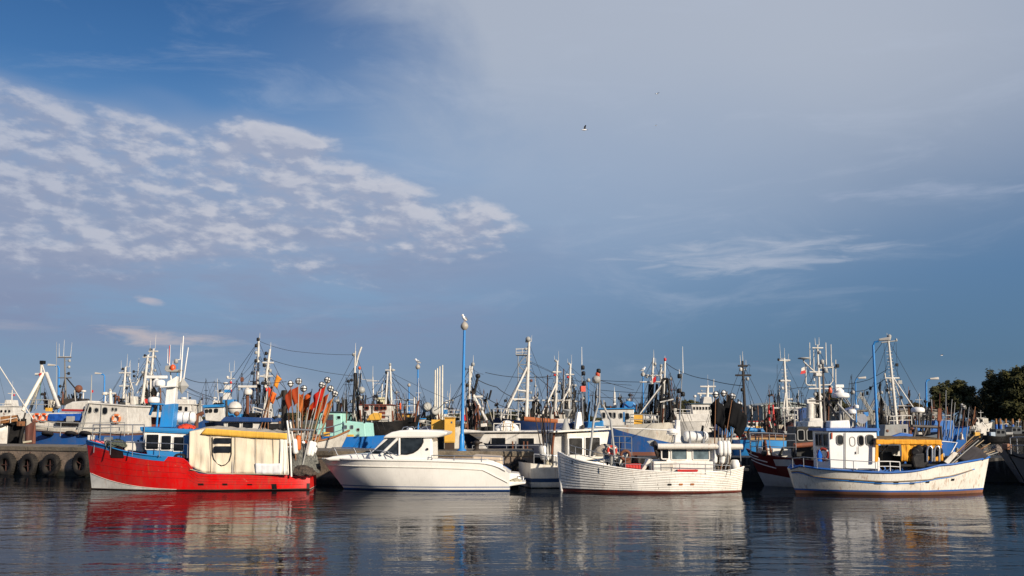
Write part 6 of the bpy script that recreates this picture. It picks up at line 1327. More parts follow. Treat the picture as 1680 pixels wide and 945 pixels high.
MB().lathe([(.02, .0), (.38, .05), (.4, .09), (.3, .14)], b.P(1319, 590, 0), n=16).build('antenna_disc', GREY, m_); b.box('lamp', 1373, 597, 1377, 603, -.2, .1, DARK, .02, m_); b.box('radio_box', 1339, 612, 1347, 617, -.2, .2, WHITE, .03, m_)
fl = b.slab('flag', [(1315, 604), (1320, 601.5), (1321, 607), (1314.5, 609)], -.02, .0, WHITE, 0); b.slab('flag_lower', [(1314.5, 609), (1321, 607), (1322.5, 612), (1313, 614)], -.02, .0, RED, 0, fl)
b.wire([(1324, 603, 0), (1336, 640, 0), (1338, 668, 0)], 0, .016); b.wire([(1345, 607, 0), (1318, 640, .5)], 0, .014)
for k in range(4): b.tube('lattice_brace', [(1336 + 3 * k, 690, .8), (1340 + 3 * k, 664, .8)], .04, WHITE)

# tall white mast right of the lattice roof
b = bg('trawler', 'grey housed trawler with a tall leaning white mast and cross yard', 1470, 70, 0)
b.hull([(1430, 714), (1470, 716), (1510, 716), (1545, 708)], 5, 'R', ROWS(.4), [DARK, paint('5a626a', .5, .3)], deck=.4)
h = b.house([(1452, 697), (1490, 696), (1491, 718), (1450, 718)], -1.7, 1.7, paint('8f8f8a', .6, .4, .3), [(1482, 703, 1487, 710)], fm=GREY); b.slab('blue_cover', [(1463, 716), (1480, 710), (1500, 713), (1500, 720), (1460, 720)], -2.1, -1.7, paint('1d5fae', .6, .3), .03)
m_ = b.mast((1471, 696), (1457, 554), 0, .17, r1=.1, rungs=20, lights=[(1, .1, GREY), (.5, -.2, GREY), (.4, -.2, GREY)], whips=[(1, -.05, .35)], cross=[(.53, .5)]); MB().ball(b.P(1459, 552, 0), .16, 8).build('top_lamp', GREY, m_)
b.tube('yard', [(1446, 562, 0), (1471, 559, 0)], .045, GREY, m_); MB().lathe([(.05, -.1), (.09, 0), (.04, .12)], b.P(1470.5, 558, 0), n=8).build('yard_lamp', GREY, m_)
for q, r_ in (([(1451, 612, .5), (1465, 680, .5)], .08), ([(1463, 616, 0), (1498, 668, -.5)], .06), ([(1463, 618, 0), (1490, 687, .6)], .06), ([(1473, 666, 0), (1497, 666, -.4)], .06)): b.tube('mast_strut', q, r_, WHITE, m_)
for q in ([(1450, 562, 0), (1455, 640, 0)], [(1470, 562, 0), (1473, 625, 0), (1480, 670, 0)], [(1468, 562, 0), (1460, 590, 0)]): b.wire(q, 0, .016)
b.box('block', 1470.5, 596, 1474, 601, -.1, .1, DARK, .01); b.box('block', 1474, 624, 1480, 630, -.1, .1, GREY, .01); b.wire([(1447, 563, 0), (1405, 620, 1), (1395, 645, 1)], 0, .025); b.wire([(1457, 605, 0), (1425, 623, 1), (1392, 630, 2)], .05, .025); b.wire([(1452, 622, 0), (1420, 640, 1), (1400, 642, 1)], .05, .03)
for px, py in ((1416, 650), (1423, 648), (1428, 640)): b.tube('hanging_block', [(px, py - 6, 1), (px, py, 1)], .09, DARK)
b.rail([(1455, 683, -1.5), (1466, 683, -1.5), (1480, 682, -1.5), (1495, 682, -1.5)], .6, .035, mid=1, mat=WHITE)
# blue boat with white letters
b = bg('trawler', 'bright blue boat with big white letters behind the yellow tarpaulin', 1530, 75, 0)
b.hull([(1470, 707), (1500, 706), (1540, 705), (1570, 703), (1590, 699)], 5, 'R', ROWS(.4), [DARK, paint('14599f', .5, .3, .08)], rake=(.8, .1), deck=.3); b.slab('blue_house', [(1492, 690), (1565, 690), (1568, 720), (1490, 720)], -2.2, 1.5, paint('1769b4', .5, .3, .08), .04)
cu = bpy.data.curves.new('lettering', 'FONT'); cu.body = 'WŁA'; cu.size = .52; cu.extrude = .01; cu.materials.append(WHITE)
tc_ = bpy.data.objects.new('t', cu); me_ = bpy.data.meshes.new_from_object(tc_); bpy.data.objects.remove(tc_); to = bpy.data.objects.new('lettering', me_); C.objects.link(to); to.parent = b.o; to.location = b.P(1496, 714, -2.23); to.rotation_euler = (math.pi / 2, 0, 0)
for x0, x1 in ((1516, 1526), (1530, 1540), (1544, 1556)): b.slab('white_panel', [(x0, 710), (x1, 710), (x1, 714), (x0, 714)], -2.24, -2.2, WHITE, 0)
b.rail([(1488, 682, -1.8), (1505, 680, -2), (1520, 680, -2), (1540, 681, -2), (1560, 682, -2)], .7, .04, mid=1, mat=GREY); b.mast((1530, 692), (1528, 655), 0, .09, PIPE)
for i, (x0, y0_, x1, y1_) in enumerate(((1552, 715, 1552, 640), (1541, 712, 1542, 645), (1562, 720, 1567, 660), (1570, 722, 1578, 668), (1577, 722, 1582, 672), (1558, 718, 1562, 655), (1585, 725, 1590, 668))):
    dan_buoy(b.w(b.P(x0, y0_, -2.6)), b.w(b.P(x1, y1_, -2.5)), None, 'thin upright pole behind the slanting poles, ' + ORD[i], 'upright poles by the blue boat', 150 + i, i in (3, 4), None, .5, [PIPE, RUSTY, GREY][i % 3])
b.slab('orange_sail', [(1539, 670), (1544, 670), (1545, 690), (1541, 697), (1538, 690)], -2.6, -2.5, paint('7d3f20', .8, .5), .02)
heap('float_bag', 'white float bag on the blue boat beside the poles', 'float', b.w(b.P(1577, 721, -2.4)), .18, .15, .5, WHITE, 160, 10)
# little workboats far right
for i, (px, py, Y, lab, c) in enumerate(((1592, 722, 140, 'small dark boat with a white A-shaped frame at right', 'DARK'), (1642, 722, 152, 'long black boat under the trees near the right edge', 'DARK'), (1606, 703, 158, 'far white cabin boat under the dark trees', 'WHITE'), (1668, 718, 156, 'far dark boat with pale deck gear at the right edge', 'DARK'))):
    b = bg('workboat', lab, px, Y, 0); w_ = 26 if Y < 130 else 22
    b.hull([(px - w_, py - 8), (px, py - 6), (px + w_, py - 11)], 3.6, 'R', ROWS(.2), [DARK, BLACK if c == 'DARK' else WHITE], deck=.3)
    h = b.house([(px - 8, py - 17), (px + 8, py - 17), (px + 9, py - 4), (px - 9, py - 4)], -1, 1, WHITE if c == 'WHITE' else paint('3c4246', .5, .3), [(px - 6, py - 15, px - 1.5, py - 11), (px + 1.5, py - 15, px + 6, py - 11)], roof=[(px - 9, py - 17), (px + 9, py - 17)], fm=DARK)
    b.mast((px + 3, py - 17), (px + 3, py - 30), 0, .07, cross=[(.7, .4)])
    if i == 0: aframe(b, (px, 684), [(px - 11, 715, -.6), (px + 10, 715, -.6)], -.6, .1, CREAM)
    if i < 2: b.box('yellow_box' if i == 0 else 'white_box', px + 8 if i == 0 else px - 16, py - 13, px + 16 if i == 0 else px - 9, py - 4, -1.5, -1., YELLOW if i == 0 else paint('a9b8c4', .5, .2), .03)
# ================================================================ deck clutter on the moored boats
def clutter(b, x0, x1, y0, y1, n, seed, offs=(-1.6, 1.2), dark=.78):
    n = int(n * 1.6)  # extra, mostly dark pieces also stand in for deep shadow among the boats
    """small deck gear: dark poles, davits, boxes, lamps; each piece a part of its boat"""
    rr = random.Random(seed); pal = [DARK, BLACK, RUSTY, paint('3a3a38', .7, .4), GREY, WHITE_W, WOOD]
    for i in range(n):
        px = rr.uniform(x0, x1); off = rr.uniform(*offs); k = rr.random(); m = pal[rr.randrange(0, 4)] if rr.random() < dark else pal[rr.randrange(3, 7)]
        pb = y1; h = rr.uniform(.25, 1.) * (y1 - y0)
        if k < .45: b.tube('gear_pole', [(px, pb, off), (px + rr.uniform(-7, 7), pb - h, off + rr.uniform(-.3, .3))], rr.uniform(.03, .085), m, None, 5)
        elif k < .6: b.tube('gear_davit', [(px, pb, off), (px, pb - h * .5, off), (px + rr.uniform(-5, 5), pb - h * .62, off), (px + rr.uniform(-9, 9), pb - h * .6, off)], rr.uniform(.03, .06), m, None, 5)
        elif k < .88:
            w, hh = rr.uniform(3, 12), rr.uniform(2, 9); b.box('gear_box', px, pb - hh, px + w, pb + 1, off, off + rr.uniform(.4, .9), m, .02)
        else:
            p = b.P(px, pb - h * .35, off); MB().lathe([(.06, -.14), (.14, -.1), (.15, .08), (.05, .14)], p, (rr.uniform(-1, 1), -1, 0), 9).tube([p, p - Vector((0, 0, b.m_px(h * .35)))], .03, 5).build('gear_lamp', m, b.o)
byl = {o['label']: o for o in C.objects if o.parent is None and 'label' in o}
def wrap(key):
    f = object.__new__(F); o = next(v for k, v in byl.items() if key in k); f.o = o; f.a = o.rotation_euler[2]; f.p = Vector(o.location)
    f.ax = Vector((math.cos(f.a), math.sin(f.a), 0)); f.ay = Vector((-math.sin(f.a), math.cos(f.a), 0)); return f
for i, (key, x0, x1, y0, y1, n) in enumerate((
        ('blue hulled trawler', 98, 130, 640, 662, 12), ('blue hulled trawler', 185, 212, 645, 668, 8), ('blue hulled trawler', 62, 130, 672, 698, 14),
        ('brown wheelhouse under', 205, 262, 640, 676, 22), ('distant white double', 285, 335, 670, 690, 10), ('dark blue trawler with a blue', 338, 420, 650, 690, 18),
        ('blue roof, ball', 366, 446, 655, 686, 14), ('blue roof, ball', 440, 500, 680, 722, 16), ('brown gunwale', 450, 530, 690, 724, 12), ('mint green', 520, 600, 650, 694, 14),
        ('black hulled trawler', 590, 690, 655, 692, 22), ('dark blue barge', 645, 730, 670, 702, 26), ('blue banded funnel', 705, 760, 665, 700, 10), ('long white boat', 758, 800, 660, 708, 16),
        ('blue trawler under', 805, 960, 665, 692, 26), ('left of a mast pair', 880, 935, 650, 690, 20), ('right of a mast pair', 900, 965, 650, 690, 22), ('large bright blue', 985, 1105, 655, 696, 34),
        ('distant white ship', 1080, 1185, 660, 690, 22), ('bright blue wheelhouse', 1150, 1240, 680, 716, 16), ('stacked with long', 1225, 1330, 690, 722, 16), ('single white mast', 1245, 1335, 665, 702, 30),
        ('many-armed', 1325, 1430, 670, 718, 20), ('grey housed', 1435, 1530, 665, 712, 28), ('big white letters', 1490, 1600, 665, 698, 30), ('maroon', 1240, 1310, 715, 748, 14),
        ('A-shaped frame', 1572, 1612, 695, 712, 10), ('long black boat', 1618, 1664, 700, 716, 10), ('far dark boat', 1640, 1678, 688, 698, 8), ('far white cabin boat', 1588, 1626, 682, 694, 8),
        ('small far white cabin', 1222, 1256, 690, 702, 6), ('small distant white', -5, 28, 655, 690, 8), ('white hull with black stem', -10, 36, 675, 698, 8), ('small white boat with blue', 905, 985, 690, 745, 8),
        ('white clinker', 990, 1070, 745, 772, 12), ('white clinker', 1175, 1222, 750, 772, 8), ('yellow tarpaulin', 1540, 1590, 735, 764, 14), ('yellow tarpaulin', 1445, 1500, 745, 770, 8), ('red fishing boat', 160, 235, 720, 742, 8), ('red fishing boat', 478, 512, 745, 782, 8))):
    clutter(wrap(key), x0, x1, y0, y1, n, 300 + i, (-.7, .8) if key in ('white clinker', 'yellow tarpaulin', 'red fishing boat') else (-1.2, 1.) if n < 12 else (-1.6, 1.2))

# thin masts, aerials and drying nets above the decks
def thicket(b, x0, x1, y0, y1, n, seed):
    rr = random.Random(seed)
    for i in range(n):
        px = rr.uniform(x0, x1); off = rr.uniform(-.8, 1.4); yt = y1 - (y1 - y0) * rr.uniform(.45, 1.); m = rr.choice([DARK, DARK, PIPE, WHITE, RUSTY, WOOD, CABLE])
        o = b.tube('thin_mast', [(px, y1, off), (px + rr.uniform(-3, 3), yt, off)], b.m_px(rr.uniform(.45, 1.1)), m, None, 5, b.m_px(.35)); k = rr.random()
        P = b.P(px, yt + (y1 - yt) * rr.uniform(.1, .4), off); w = b.m_px(rr.uniform(2, 6))
        if k < .5: MB().tube([P + Vector((-w, 0, 0)), P + Vector((w, 0, 0))], b.m_px(.4), 4).build('crosstree', m, o)
        if k > .3: MB().lathe([(.05, -.1), (.11, -.07), (.11, .07), (.04, .12)], P + Vector((rr.choice((-.12, .12)), -.05, 0)), n=7).build('mast_light', rr.choice([DARK, GREY, DARK]), o)
        if k > .7:                                   # a net hauled up to dry
            A = b.P(px, yt + 6, off); B = b.P(px + rr.uniform(-14, 14), y1, off); D = b.P(px + rr.uniform(-5, 5), y1, off + .3)
            vs = []; fs = []
            for u in range(9):
                for v in range(4):
                    p = A + (B - A) * (u / 8) + (D - B) * (u / 8) * (v / 3); vs.append(p + Vector((.08 * math.sin(u * 2 + v), .08 * math.sin(u * 1.3 + v * 2), 0)))
            for u in range(8):
                for v in range(3): q = u * 4 + v; fs.append((q, q + 4, q + 5, q + 1))
            MB().add(vs, fs, 0, True).build('hanging_net', net_mat('2a2622', '0f0e0d') if rr.random() < .7 else net_mat('3d2a22', '1a1412'), o, solid=.02)
        if k < .6:
            A = b.P(px, yt + 2, off); mb = MB()
            for sx in (-1, 1): mb.tube([A, b.P(px + sx * rr.uniform(8, 26), y1 + 2, off)], .012, 4)
            mb.build('rigging', CABLE, o)
for i, (key, x0, x1, y0, y1, n) in enumerate((
        ('blue hulled trawler', 60, 135, 630, 672, 6), ('brown wheelhouse under', 200, 265, 600, 672, 9), ('distant white double', 285, 340, 635, 675, 4), ('dark blue trawler with a blue', 335, 400, 620, 672, 6), ('blue roof, ball', 395, 450, 600, 686, 6),
        ('blue roof, ball', 450, 505, 640, 720, 5), ('mint green', 560, 600, 610, 690, 6), ('black hulled trawler', 590, 690, 620, 688, 9), ('dark blue barge', 645, 730, 640, 698, 10), ('blue banded funnel', 705, 760, 640, 695, 6), ('long white boat', 760, 800, 620, 700, 7),
        ('blue trawler under', 805, 900, 640, 688, 8), ('left of a mast pair', 880, 945, 610, 685, 9), ('right of a mast pair', 905, 985, 610, 685, 11), ('large bright blue', 1050, 1110, 610, 690, 9), ('large bright blue', 985, 1050, 640, 676, 5), ('distant white ship', 1090, 1190, 635, 684, 7),
        ('bright blue wheelhouse', 1160, 1235, 630, 700, 8), ('single white mast', 1240, 1330, 625, 698, 11), ('stacked with long', 1235, 1330, 650, 712, 6), ('many-armed', 1325, 1420, 600, 700, 9), ('grey housed', 1440, 1520, 620, 700, 8), ('big white letters', 1500, 1600, 650, 698, 11), ('A-shaped frame', 1575, 1612, 675, 712, 4))):
    thicket(wrap(key), x0, x1, y0, y1, n, 700 + i)
WHITE = FGW

# ================================================================ lamp posts
LB = paint('1f7fc4', .45, .25, .06)
def lamp(base, top, arm, label, r, head='hood', z0=None, s=1.):
    base, top = Vector(base), Vector(top); o = empty('street_lamp', base); tag(o, label, 'street lamp', 'blue harbour lamp posts'); t = top - base
    mb = MB().tube([(0, 0, 0), t * .3, t], r, 10, r * .62)
    mb.build('post', LB, o); MB().lathe([(r * 2.4, 0), (r * 2.2, .06), (r * 1.35, .12), (r * 1.3, .7 * s), (r, .85 * s)], (0, 0, 0), n=10).build('base', LB, o)
    if head == 'ball':
        MB().lathe([(.06, -.06), (.14, .0), (.2, .1), (.2, .2), (.13, .32), (.03, .38)], t, n=14).build('lamp_head', paint('a59d90', .5, .3), o)
    else:
        k = Vector(arm); MB().tube([t - Vector((0, 0, .05)), t + k * .3 + Vector((0, 0, .16)), t + k + Vector((0, 0, .2))], r * .55, 8).build('arm', LB, o)
        c = t + k + Vector((0, 0, .22)); d = k.normalized(); w = Vector((-d.y, d.x, 0)) * .16; L = d * (.62 * s)
        MB().hexa([c - w * .6, c + L - w, c + L + w, c + w * .6, c - w * .5 + Vector((0, 0, .12)), c + L - w * .6 + Vector((0, 0, .22)), c + L + w * .6 + Vector((0, 0, .22)), c + w * .5 + Vector((0, 0, .12))]).build('lamp_head', paint('b5aea2', .5, .3), o, .04)
    return o, t
yl = 51.2; bp = ground(757, 742, QZ); bp = at(757.5, 742, 51.2); bp.z = QZ
tp1 = at(762, 540, 51.2); l1, t1 = lamp(bp, tp1, None, 'tall blue lamp post with a gull on its round head, behind the cruiser', .1, 'ball')
bp = at(1441, 742, 55.4); bp.z = QZ2; l2, t2 = lamp(bp, at(1432.5, 566, 55.4), (.28, -.1, 0), 'tall blue lamp post with a hooded head behind the white wheelhouse', .1)
far = [(1403.5, 625, 700, 96, (.25, 0, 0), 'short blue lamp post before the lattice roof frames', 'hood', .1), (1519.5, 627, 722, 84, (.3, 0, 0), 'blue lamp post with hooded head rising from the blue boat', 'hood', .12), (685.5, 605, 700, 84, None, 'slim blue lamp post with ball head left of the white poles', 'ball', .1),
       (671, 634, 690, 118, None, 'farther slim blue lamp post left of the ball lamp pair', 'ball', .11), (171.5, 617, 680, 112, (-.35, 0, 0), 'blue lamp post with left-pointing head beside the white wheelhouse', 'hood', .13), (97, 604, 680, 96, (-.35, 0, 0), 'blue lamp post with left-pointing head behind the A-frame', 'hood', .12),
       (1055, 617, 700, 92, None, 'blue lamp post with ball head left of the black mast legs', 'ball', .1), (965.5, 626, 700, 112, None, 'thin far blue lamp post behind the clinker boat\'s gantry', 'ball', .11)]
far_t = {}
for px, y0, y1, Y, arm, lab, hd, r in far:
    bpt = at(px + .8, y1, Y); bpt.z = -.5; o, t = lamp(bpt, at(px, y0, Y), arm, lab, r, hd, s=1.2); far_t[px] = bpt + t
    q_ = MB().box(bpt.x - 1.2, bpt.x + 1.2, Y - 1., Y + 1.4, -2, 1.1).build('jetty', concrete('6a6258')); tag(q_, kind='structure')
    o.location.z = 1.1 - .0; dz = 1.6
    for ch in o.children:
        if ch.name.startswith('post'):
            for v in ch.data.vertices: v.co.z = v.co.z * (t.z - 1.6) / t.z
        elif not ch.name.startswith('base'): ch.location.z -= 1.6

# ================================================================ gulls
GW, GG = paint('e8e6e2', .6, .1), paint('6d7278', .6, .2)
def gull_stand(p, label, yaw, s=1.):
    o = empty('gull', p, yaw); o.scale = (s,) * 3; tag(o, label, 'gull')
    MB().lathe([(.01, -.24), (.05, -.18), (.09, -.06), (.1, .04), (.075, .13), (.04, .18)], (0, 0, .2), (.85, 0, .5), 12).build('body', GW, o)
    MB().ball((.16, 0, .36), .062, 10).tube([(.12, 0, .27), (.155, 0, .34)], .05, 8).build('head', GW, o); MB().tube([(.21, 0, .355), (.28, 0, .34)], .015, 6, .004).build('beak', YELLOW, o)
    for sy in (-1, 1):
        MB().add([(.08, sy * .09, .29), (-.05, sy * .1, .25), (-.3, sy * .03, .1), (-.1, sy * .1, .15), (.06, sy * .105, .2)], [(0, 1, 2, 3, 4)]).build('wing', GG, o, solid=.012); MB().tube([(0, sy * .04, .12), (.01, sy * .04, 0)], .008, 5).build('leg', YELLOW, o)
def gull_fly(p, label, yaw, s=1., up=.9):
    o = empty('gull', p, yaw); o.scale = (s,) * 3; tag(o, label, 'gull')
    MB().lathe([(.005, -.27), (.05, -.16), (.085, -.02), (.08, .1), (.05, .19), (.052, .24), (.03, .29), (.006, .31)], (0, 0, 0), (-1, 0, -.05), 12).build('body', GW, o); MB().tube([(-.3, 0, 0), (-.37, 0, -.02)], .014, 6, .004).build('beak', YELLOW, o)
    MB().add([(.2, -.03, 0), (.2, .03, 0), (.36, .09, .0), (.36, -.09, .0)], [(0, 1, 2, 3)]).build('tail', GW, o, solid=.01)
    for sy in (-1, 1):
        c, q = math.cos(up), math.sin(up)
        W_ = [(-.1, 0), (.1, 0), (.12, .32), (-.02, .36)]; e = [(-.1, 0), (.1, 0), (.13, .3), (.16, .62), (.1, .66), (.0, .5), (-.06, .32)]
        MB().add([(x, sy * (d * c), .03 + d * q - (max(0, d - .34) * .5)) for x, d in e], [tuple(range(len(e)))]).build('wing', paint('3f3c3a', .6, .2), o, solid=.014)
gull_stand(l1.location + t1 + Vector((0, 0, .37)), 'white gull standing on the tall lamp post\'s round head', R(235), .95)
gull_fly(at(959, 213, 88), 'white gull with raised dark wings flying against the pale sky', R(0), .85, 1.05)
gull_fly(at(1078, 154, 190), 'tiny dark bird high in the sky, upper of the two specks', R(40), 1., .4); gull_fly(at(1076, 206, 320), 'tiny pale bird speck below the other far bird', R(20), 1., .3); gull_fly(at(1545, 583, 130), 'small gull flying low above the trees at right', R(10), .6, .6)
gull_stand(Vector(far_t[685.5]) + Vector((0, 0, -.0 + .38)) , 'gull on the slim ball-headed lamp post left of the white poles', R(190), 1.15)
gull_stand(Vector(far_t[1055]) + Vector((0, 0, .38)), 'gull on the ball-headed lamp beside the black mast legs', R(10), 1.15)

# ================================================================ quay furniture
o = empty('electric_cabinet', at(738, 742, 53.4), 0); o.location.z = QZ; tag(o, 'tall yellow electric cabinet on a dark base beside the tall lamp post', 'cabinet')
s_ = 53.4 / FPX; MB().box(-8 * s_, 7 * s_, -.3, .3, 0, 11 * s_).build('base', paint('3d2c22', .7, .4), o); MB().box(-8.6 * s_, 8 * s_, -.34, .34, 11 * s_, 50 * s_).build('body', YELLOW, o, .02)
MB().box(-8.3 * s_, 7.7 * s_, -.37, -.342, 12.5 * s_, 48 * s_).build('door', YELLOW, o, .01); MB().box(2 * s_, 4.5 * s_, -.385, -.371, 42 * s_, 45 * s_).build('sticker', paint('4a5a66', .5, .2), o); MB().box(-8.9 * s_, 8.3 * s_, -.4, .4, 50 * s_, 51.5 * s_).build('lid', paint('b98c34', .6, .4), o)
o = empty('fish_bin', at(718, 742, 54.2), 0); o.location.z = QZ; tag(o, 'low yellow bin left of the tall electric cabinet', 'bin')
MB().box(-10 * s_, 11 * s_, -.5, .5, 22 * s_, 48 * s_).build('body', YELLOW, o, .03); MB().box(-9 * s_, 10 * s_, -.45, .45, 0, 22 * s_).build('stand', paint('1c2026', .6, .3), o)
for i, (px, py, Y) in enumerate(((499, 735, 54), (782, 742, 51.5), (705, 742, 51.6))):
    p = at(px, py, Y); p.z = QZ; o = empty('bollard', p); tag(o, ['dark iron bollard on the quay beside the net poles', 'dark iron bollard right of the tall lamp post', 'dark iron bollard left of the yellow cabinet'][i], 'bollard', 'quay bollards')
    MB().lathe([(.2, 0), (.2, .05), (.12, .08), (.12, .3), (.2, .36), (.2, .44), (.1, .5)], n=14).build('post', paint('26201e', .6, .4, .3), o); MB().tube([(-.3, 0, .4), (.3, 0, .4)], .04, 8).build('cross_bar', paint('26201e', .6, .4, .3), o)
MB().torus((0, 0, 0), .36, .07, (.25, 1, .2), 20, 7).build('mooring_ring', paint('2a2624', .6, .4, .3), None).location = at(509, 735, 53.6); tag(C.objects['mooring_ring'], 'dark iron hoop standing on the quay behind the cruiser\'s bow', 'hoop')
def mooring(a, b_, sag, label, r=.02):
    a, b_ = Vector(a), Vector(b_); tag(MB().tube([a + (b_ - a) * (i / 14) - Vector((0, 0, sag * 4 * (i / 14) * (1 - i / 14))) for i in range(15)], r, 6).build('mooring_line', ROPE), label, 'rope', 'mooring lines')
mooring(at(532, 752, 47.6), at(499, 733, 54), .25, 'pale mooring line from the cruiser\'s bow to the quay'); mooring(at(149, 722, 51.5), at(128, 731, 57.5), .1, 'mooring line from the red boat\'s bow to the quay'); mooring(at(838, 777, 47.2), at(782, 741, 51.5), .3, 'mooring line from the cruiser\'s stern to the quay')

# ================================================================ sheds, lattice roof
def shed(px0, px1, pyt, Y, depth, ridge, wall, roof, label, doors=()):
    a, b_ = at(px0, 690, Y), at(px1, 690, Y); zt = at(px0, pyt, Y).z; o = empty('shed', ((a.x + b_.x) / 2, Y, 1.2)); tag(o, label, 'building'); w = (b_.x - a.x) / 2; h = zt - 1.2
    MB().prism([(-w, 0), (w, 0), (w, h), (0, h + ridge), (-w, h)], 0, depth).build('wall', wall, o)
    for sg in (-1, 1): MB().prism([(sg * (w + .4), h - .1 + .03), (0, h + ridge + .03), (0, h + ridge + .25), (sg * (w + .4), h + .15)], -.4, depth + .4).build('roof', roof, o)
    k = int(w * 2 / 1.2); mb = MB()
    for i in range(1, k): x = -w + 2 * w * i / k; mb.box(x - .06, x + .06, -.06, -.003, 0, h)
    mb.build('cladding_ribs', wall, o)
    for x0, x1, z1 in doors: MB().box(-w + 2 * w * x0, -w + 2 * w * x1, -.09, -.065, 0, h * z1).build('door', paint('232a2e', .6, .3), o)
    return o
shed(1252, 1332, 666, 178, 20, .6, paint('7d8681', .6, .35, .1), paint('8f9690', .6, .3), 'grey metal shed with low roof behind the masts', [(.06, .3, .8), (.5, .7, .6)])
shed(1224, 1256, 669, 192, 20, .3, paint('3a4a52', .6, .3), paint('4a565a', .6, .3), 'dark slate shed adjoining the grey one on the left')
shed(1386, 1462, 678, 196, 12, .5, paint('8a857a', .7, .4), paint('6f6a62', .7, .3), 'long low grey building under the lattice roof', [(.2, .26, .6), (.5, .56, .6), (.75, .8, .6)])
shed(1478, 1542, 674, 200, 12, .4, paint('9a9488', .7, .4), paint('77726a', .7, .3), 'pale low building left of the dark trees', [(.3, .36, .6), (.6, .68, .5)])
a = at(1384, 690, 118); b_ = at(1472, 690, 118); o = empty('lattice_roof', ((a.x + b_.x) / 2, 118, 0)); tag(o, 'open metal lattice roof frames rising between two lamp posts', 'roof frame'); w = (b_.x - a.x) / 2; zb, zt = at(1400, 676, 118).z, at(1400, 643, 118).z
for f in range(4):
    mb = MB(); y = f * 2.4; sh = f * .8
    for g in range(3):
        xc = -w + w * (g + .5) * 2 / 3 + sh - 1.; hw = w / 3 * 1.25
        for sg in (-1, 1):
            A, B_ = Vector((xc + sg * hw, y, zb)), Vector((xc, y, zt)); d = Vector((0, 0, -.42))
            mb.tube([A, B_], .038, 4); mb.tube([A + d, B_ + d], .038, 4)
            for i in range(5): p = A + (B_ - A) * (i / 5); q = A + (B_ - A) * ((i + .5) / 5) + d; mb.tube([p, q], .02, 3)
    mb.build('truss', paint('a5a49c', .5, .3), o)
mb = MB()
for g in range(4):
    for f in (0, 4): x = -w + 2 * w * g / 3; mb.tube([(x, f * 1.9, 1.), (x, f * 1.9, zb)], .08, 6)
mb.build('column', GREY, o)
q_ = MB().box(a.x - 4, b_.x + 6, 114, 134, -2, 1.).build('jetty', concrete('5a544c')); tag(q_, kind='structure')

# ================================================================ trees
LEAF = [None] * 3
def leaf_mat(h, i):
    m = bpy.data.materials.new('foliage'); m.use_nodes = True; t = NT(m.node_tree); co = t.n('ShaderNodeTexCoord').outputs['Object']
    n = t.noise(co, .55, 3., .6); c = lin(h); b = t.mix(t.sm(n, .35, .7), c, tuple(x * y for x, y in zip(c[:3], (2.2, 1.9, 1.4))) + (1,))
    p = t.n('ShaderNodeBsdfPrincipled', {'Base Color': b, 'Roughness': .75}); p.inputs['Specular IOR Level'].default_value = .2
    t.n('ShaderNodeOutputMaterial', {0: p.outputs[0]}); return m
LM = [leaf_mat('33351f', 0), leaf_mat('2d2f1f', 1), leaf_mat('393321', 2)]
BARK = paint('3a2e24', .9, .4)
def tree(label, px, Y, lobes, nleaf, seed, mat, base=1.2, size=.4):
    rr = random.Random(seed); g = at(px, 690, Y); o = empty('broadleaf_tree', (g.x, Y, base)); tag(o, label, 'tree', 'trees behind the harbour')
    Ls = []
    for lx, ly, rx, ry in lobes:
        c = at(lx, ly, Y); Ls.append((Vector((c.x - g.x, rr.uniform(-1.5, 1.5), c.z - base)), rx * Y / FPX, ry * Y / FPX))
    top = max(c.z for c, _, _ in Ls); mb = MB()
    mb.tube([(0, 0, -.3), (.1, 0, top * .3), (-.1, .1, top * .6), (.05, 0, top)], .34, 8, .08)
    for c, rx, rz in Ls: mb.tube([(0, 0, max(.4, c.z * .45)), c * .6 + Vector((0, 0, c.z * .2)), c], .13, 6, .04)
    mb.build('trunk', BARK, o); vs = []; fs = []; tot = sum(rx * rz for _, rx, rz in Ls)
    for c, rx, rz in Ls:
        ncl = max(9, int(16 * rx * rz / 4)); cl = []
        for _ in range(ncl):
            while True:
                v = Vector((rr.uniform(-1, 1), rr.uniform(-1, 1), rr.uniform(-1, 1)))
                if .25 < v.length < 1: break
            cl.append((c + Vector((v.x * rx, v.y * rx * .8, v.z * rz)), rr.uniform(.5, 1.) * min(rx, rz) * .55))
        for _ in range(int(1.7 * nleaf * rx * rz / tot)):
            cc, cr = cl[rr.randrange(ncl)]
            v = Vector((rr.gauss(0, 1), rr.gauss(0, 1), rr.gauss(0, 1))).normalized() * (rr.random() ** .45) * cr * (1 if rr.random() < .9 else 1.5); p = cc + v
            u = Vector((rr.gauss(0, 1), rr.gauss(0, 1), rr.gauss(0, .7))).normalized(); w_ = u.orthogonal().normalized(); sz = size * rr.uniform(.5, 1.2); k = len(vs)
            vs += [p - u * sz, p + w_ * sz * .5, p + u * sz, p - w_ * sz * .5]; fs.append((k, k + 1, k + 2, k + 3))
    MB().add(vs, fs).build('crown', mat, o); return o
tree('rounded dark tree standing left in the clump at the right edge', 1562, 232, [(1545, 652, 20, 15), (1563, 638, 24, 16), (1582, 645, 20, 16), (1563, 664, 34, 14), (1592, 664, 16, 14), (1536, 668, 15, 10)], 9000, 1, LM[0])
tree('lower dark tree filling the gap between the two tall ones', 1606, 238, [(1604, 668, 20, 14), (1616, 656, 14, 14), (1595, 678, 20, 10)], 5000, 2, LM[2])
tree('tall dark tree crown second from the right edge', 1636, 226, [(1622, 634, 16, 15), (1640, 624, 22, 14), (1632, 650, 26, 18), (1650, 645, 20, 18), (1636, 672, 34, 16)], 10000, 3, LM[1])
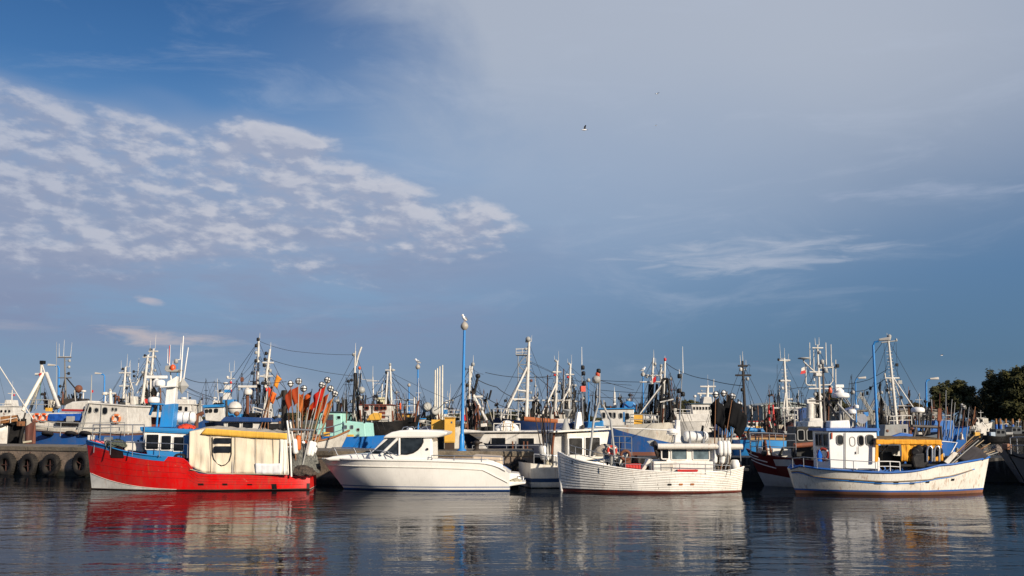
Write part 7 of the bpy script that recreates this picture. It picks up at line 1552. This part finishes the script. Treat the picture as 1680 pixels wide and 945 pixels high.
tree('tallest dark tree cut by the right edge', 1678, 222, [(1664, 622, 20, 15), (1685, 618, 26, 17), (1678, 645, 34, 22), (1668, 672, 34, 18), (1705, 640, 24, 26)], 11000, 4, LM[0])
tree('broad bushy tree left of the antenna mast', 1350, 215, [(1332, 668, 20, 11), (1352, 658, 20, 12), (1372, 662, 20, 13), (1352, 676, 36, 10), (1385, 672, 14, 11)], 7000, 5, LM[1])
tree('small bushy tree right behind the lattice roof', 1495, 225, [(1490, 672, 14, 8), (1505, 670, 14, 9), (1498, 680, 22, 7)], 3000, 6, LM[2])
tree('round dark tree behind the distant white ship', 1130, 300, [(1112, 672, 18, 9), (1132, 666, 18, 10), (1148, 672, 14, 9), (1130, 681, 34, 8)], 5000, 7, LM[0], 1.6, .55)
tree('low dark tree left of the distant white ship', 1096, 310, [(1092, 680, 14, 7), (1104, 677, 12, 8)], 2200, 8, LM[1], 1.6, .55)
tree('flat topped dark tree behind the sheds', 1305, 240, [(1285, 673, 16, 7), (1305, 670, 16, 8), (1318, 672, 14, 8), (1262, 676, 12, 6)], 4000, 9, LM[1])
# far wood along the horizon: one mass
rr = random.Random(5); vs = []; fs = []
for i in range(26000):
    px = rr.uniform(-60, 1230); Y = rr.uniform(424, 450); top = 681 + 3.2 * math.sin(px * .021) + 2.6 * math.sin(px * .057 + 1) + 1.5 * math.sin(px * .13)
    py = 690 - (690 - top) * rr.random() ** .8; p = at(px, py, Y); p.z = max(p.z, 1.7)
    u = Vector((rr.gauss(0, 1), rr.gauss(0, 1), rr.gauss(0, .7))).normalized(); w_ = u.orthogonal().normalized(); sz = rr.uniform(.4, .9); k = len(vs)
    vs += [p - u * sz, p + w_ * sz * .6, p + u * sz, p - w_ * sz * .6]; fs.append((k, k + 1, k + 2, k + 3))
tag(MB().add(vs, fs).build('far_wood', LM[1]), 'low dark wood along the far shore', 'wood', kind='stuff')
# blue posts with brown tops on the far right quay
for i, px in enumerate((1634, 1641, 1650, 1661, 1672)):
    p = at(px, 690, 163); o = empty('mooring_post', (p.x, 163, 1.4)); tag(o, 'blue quay post with a brown cap under the trees, ' + ORD[i], 'post', 'blue posts on the far quay'); MB().tube([(0, 0, 0), (0, 0, 1.2)], .22, 8).build('shaft', paint('1a5ca8', .6, .3), o); MB().tube([(0, 0, 1.2), (0, 0, 2.1)], .2, 8, .16).build('cap', paint('9a6a35', .7, .4), o)
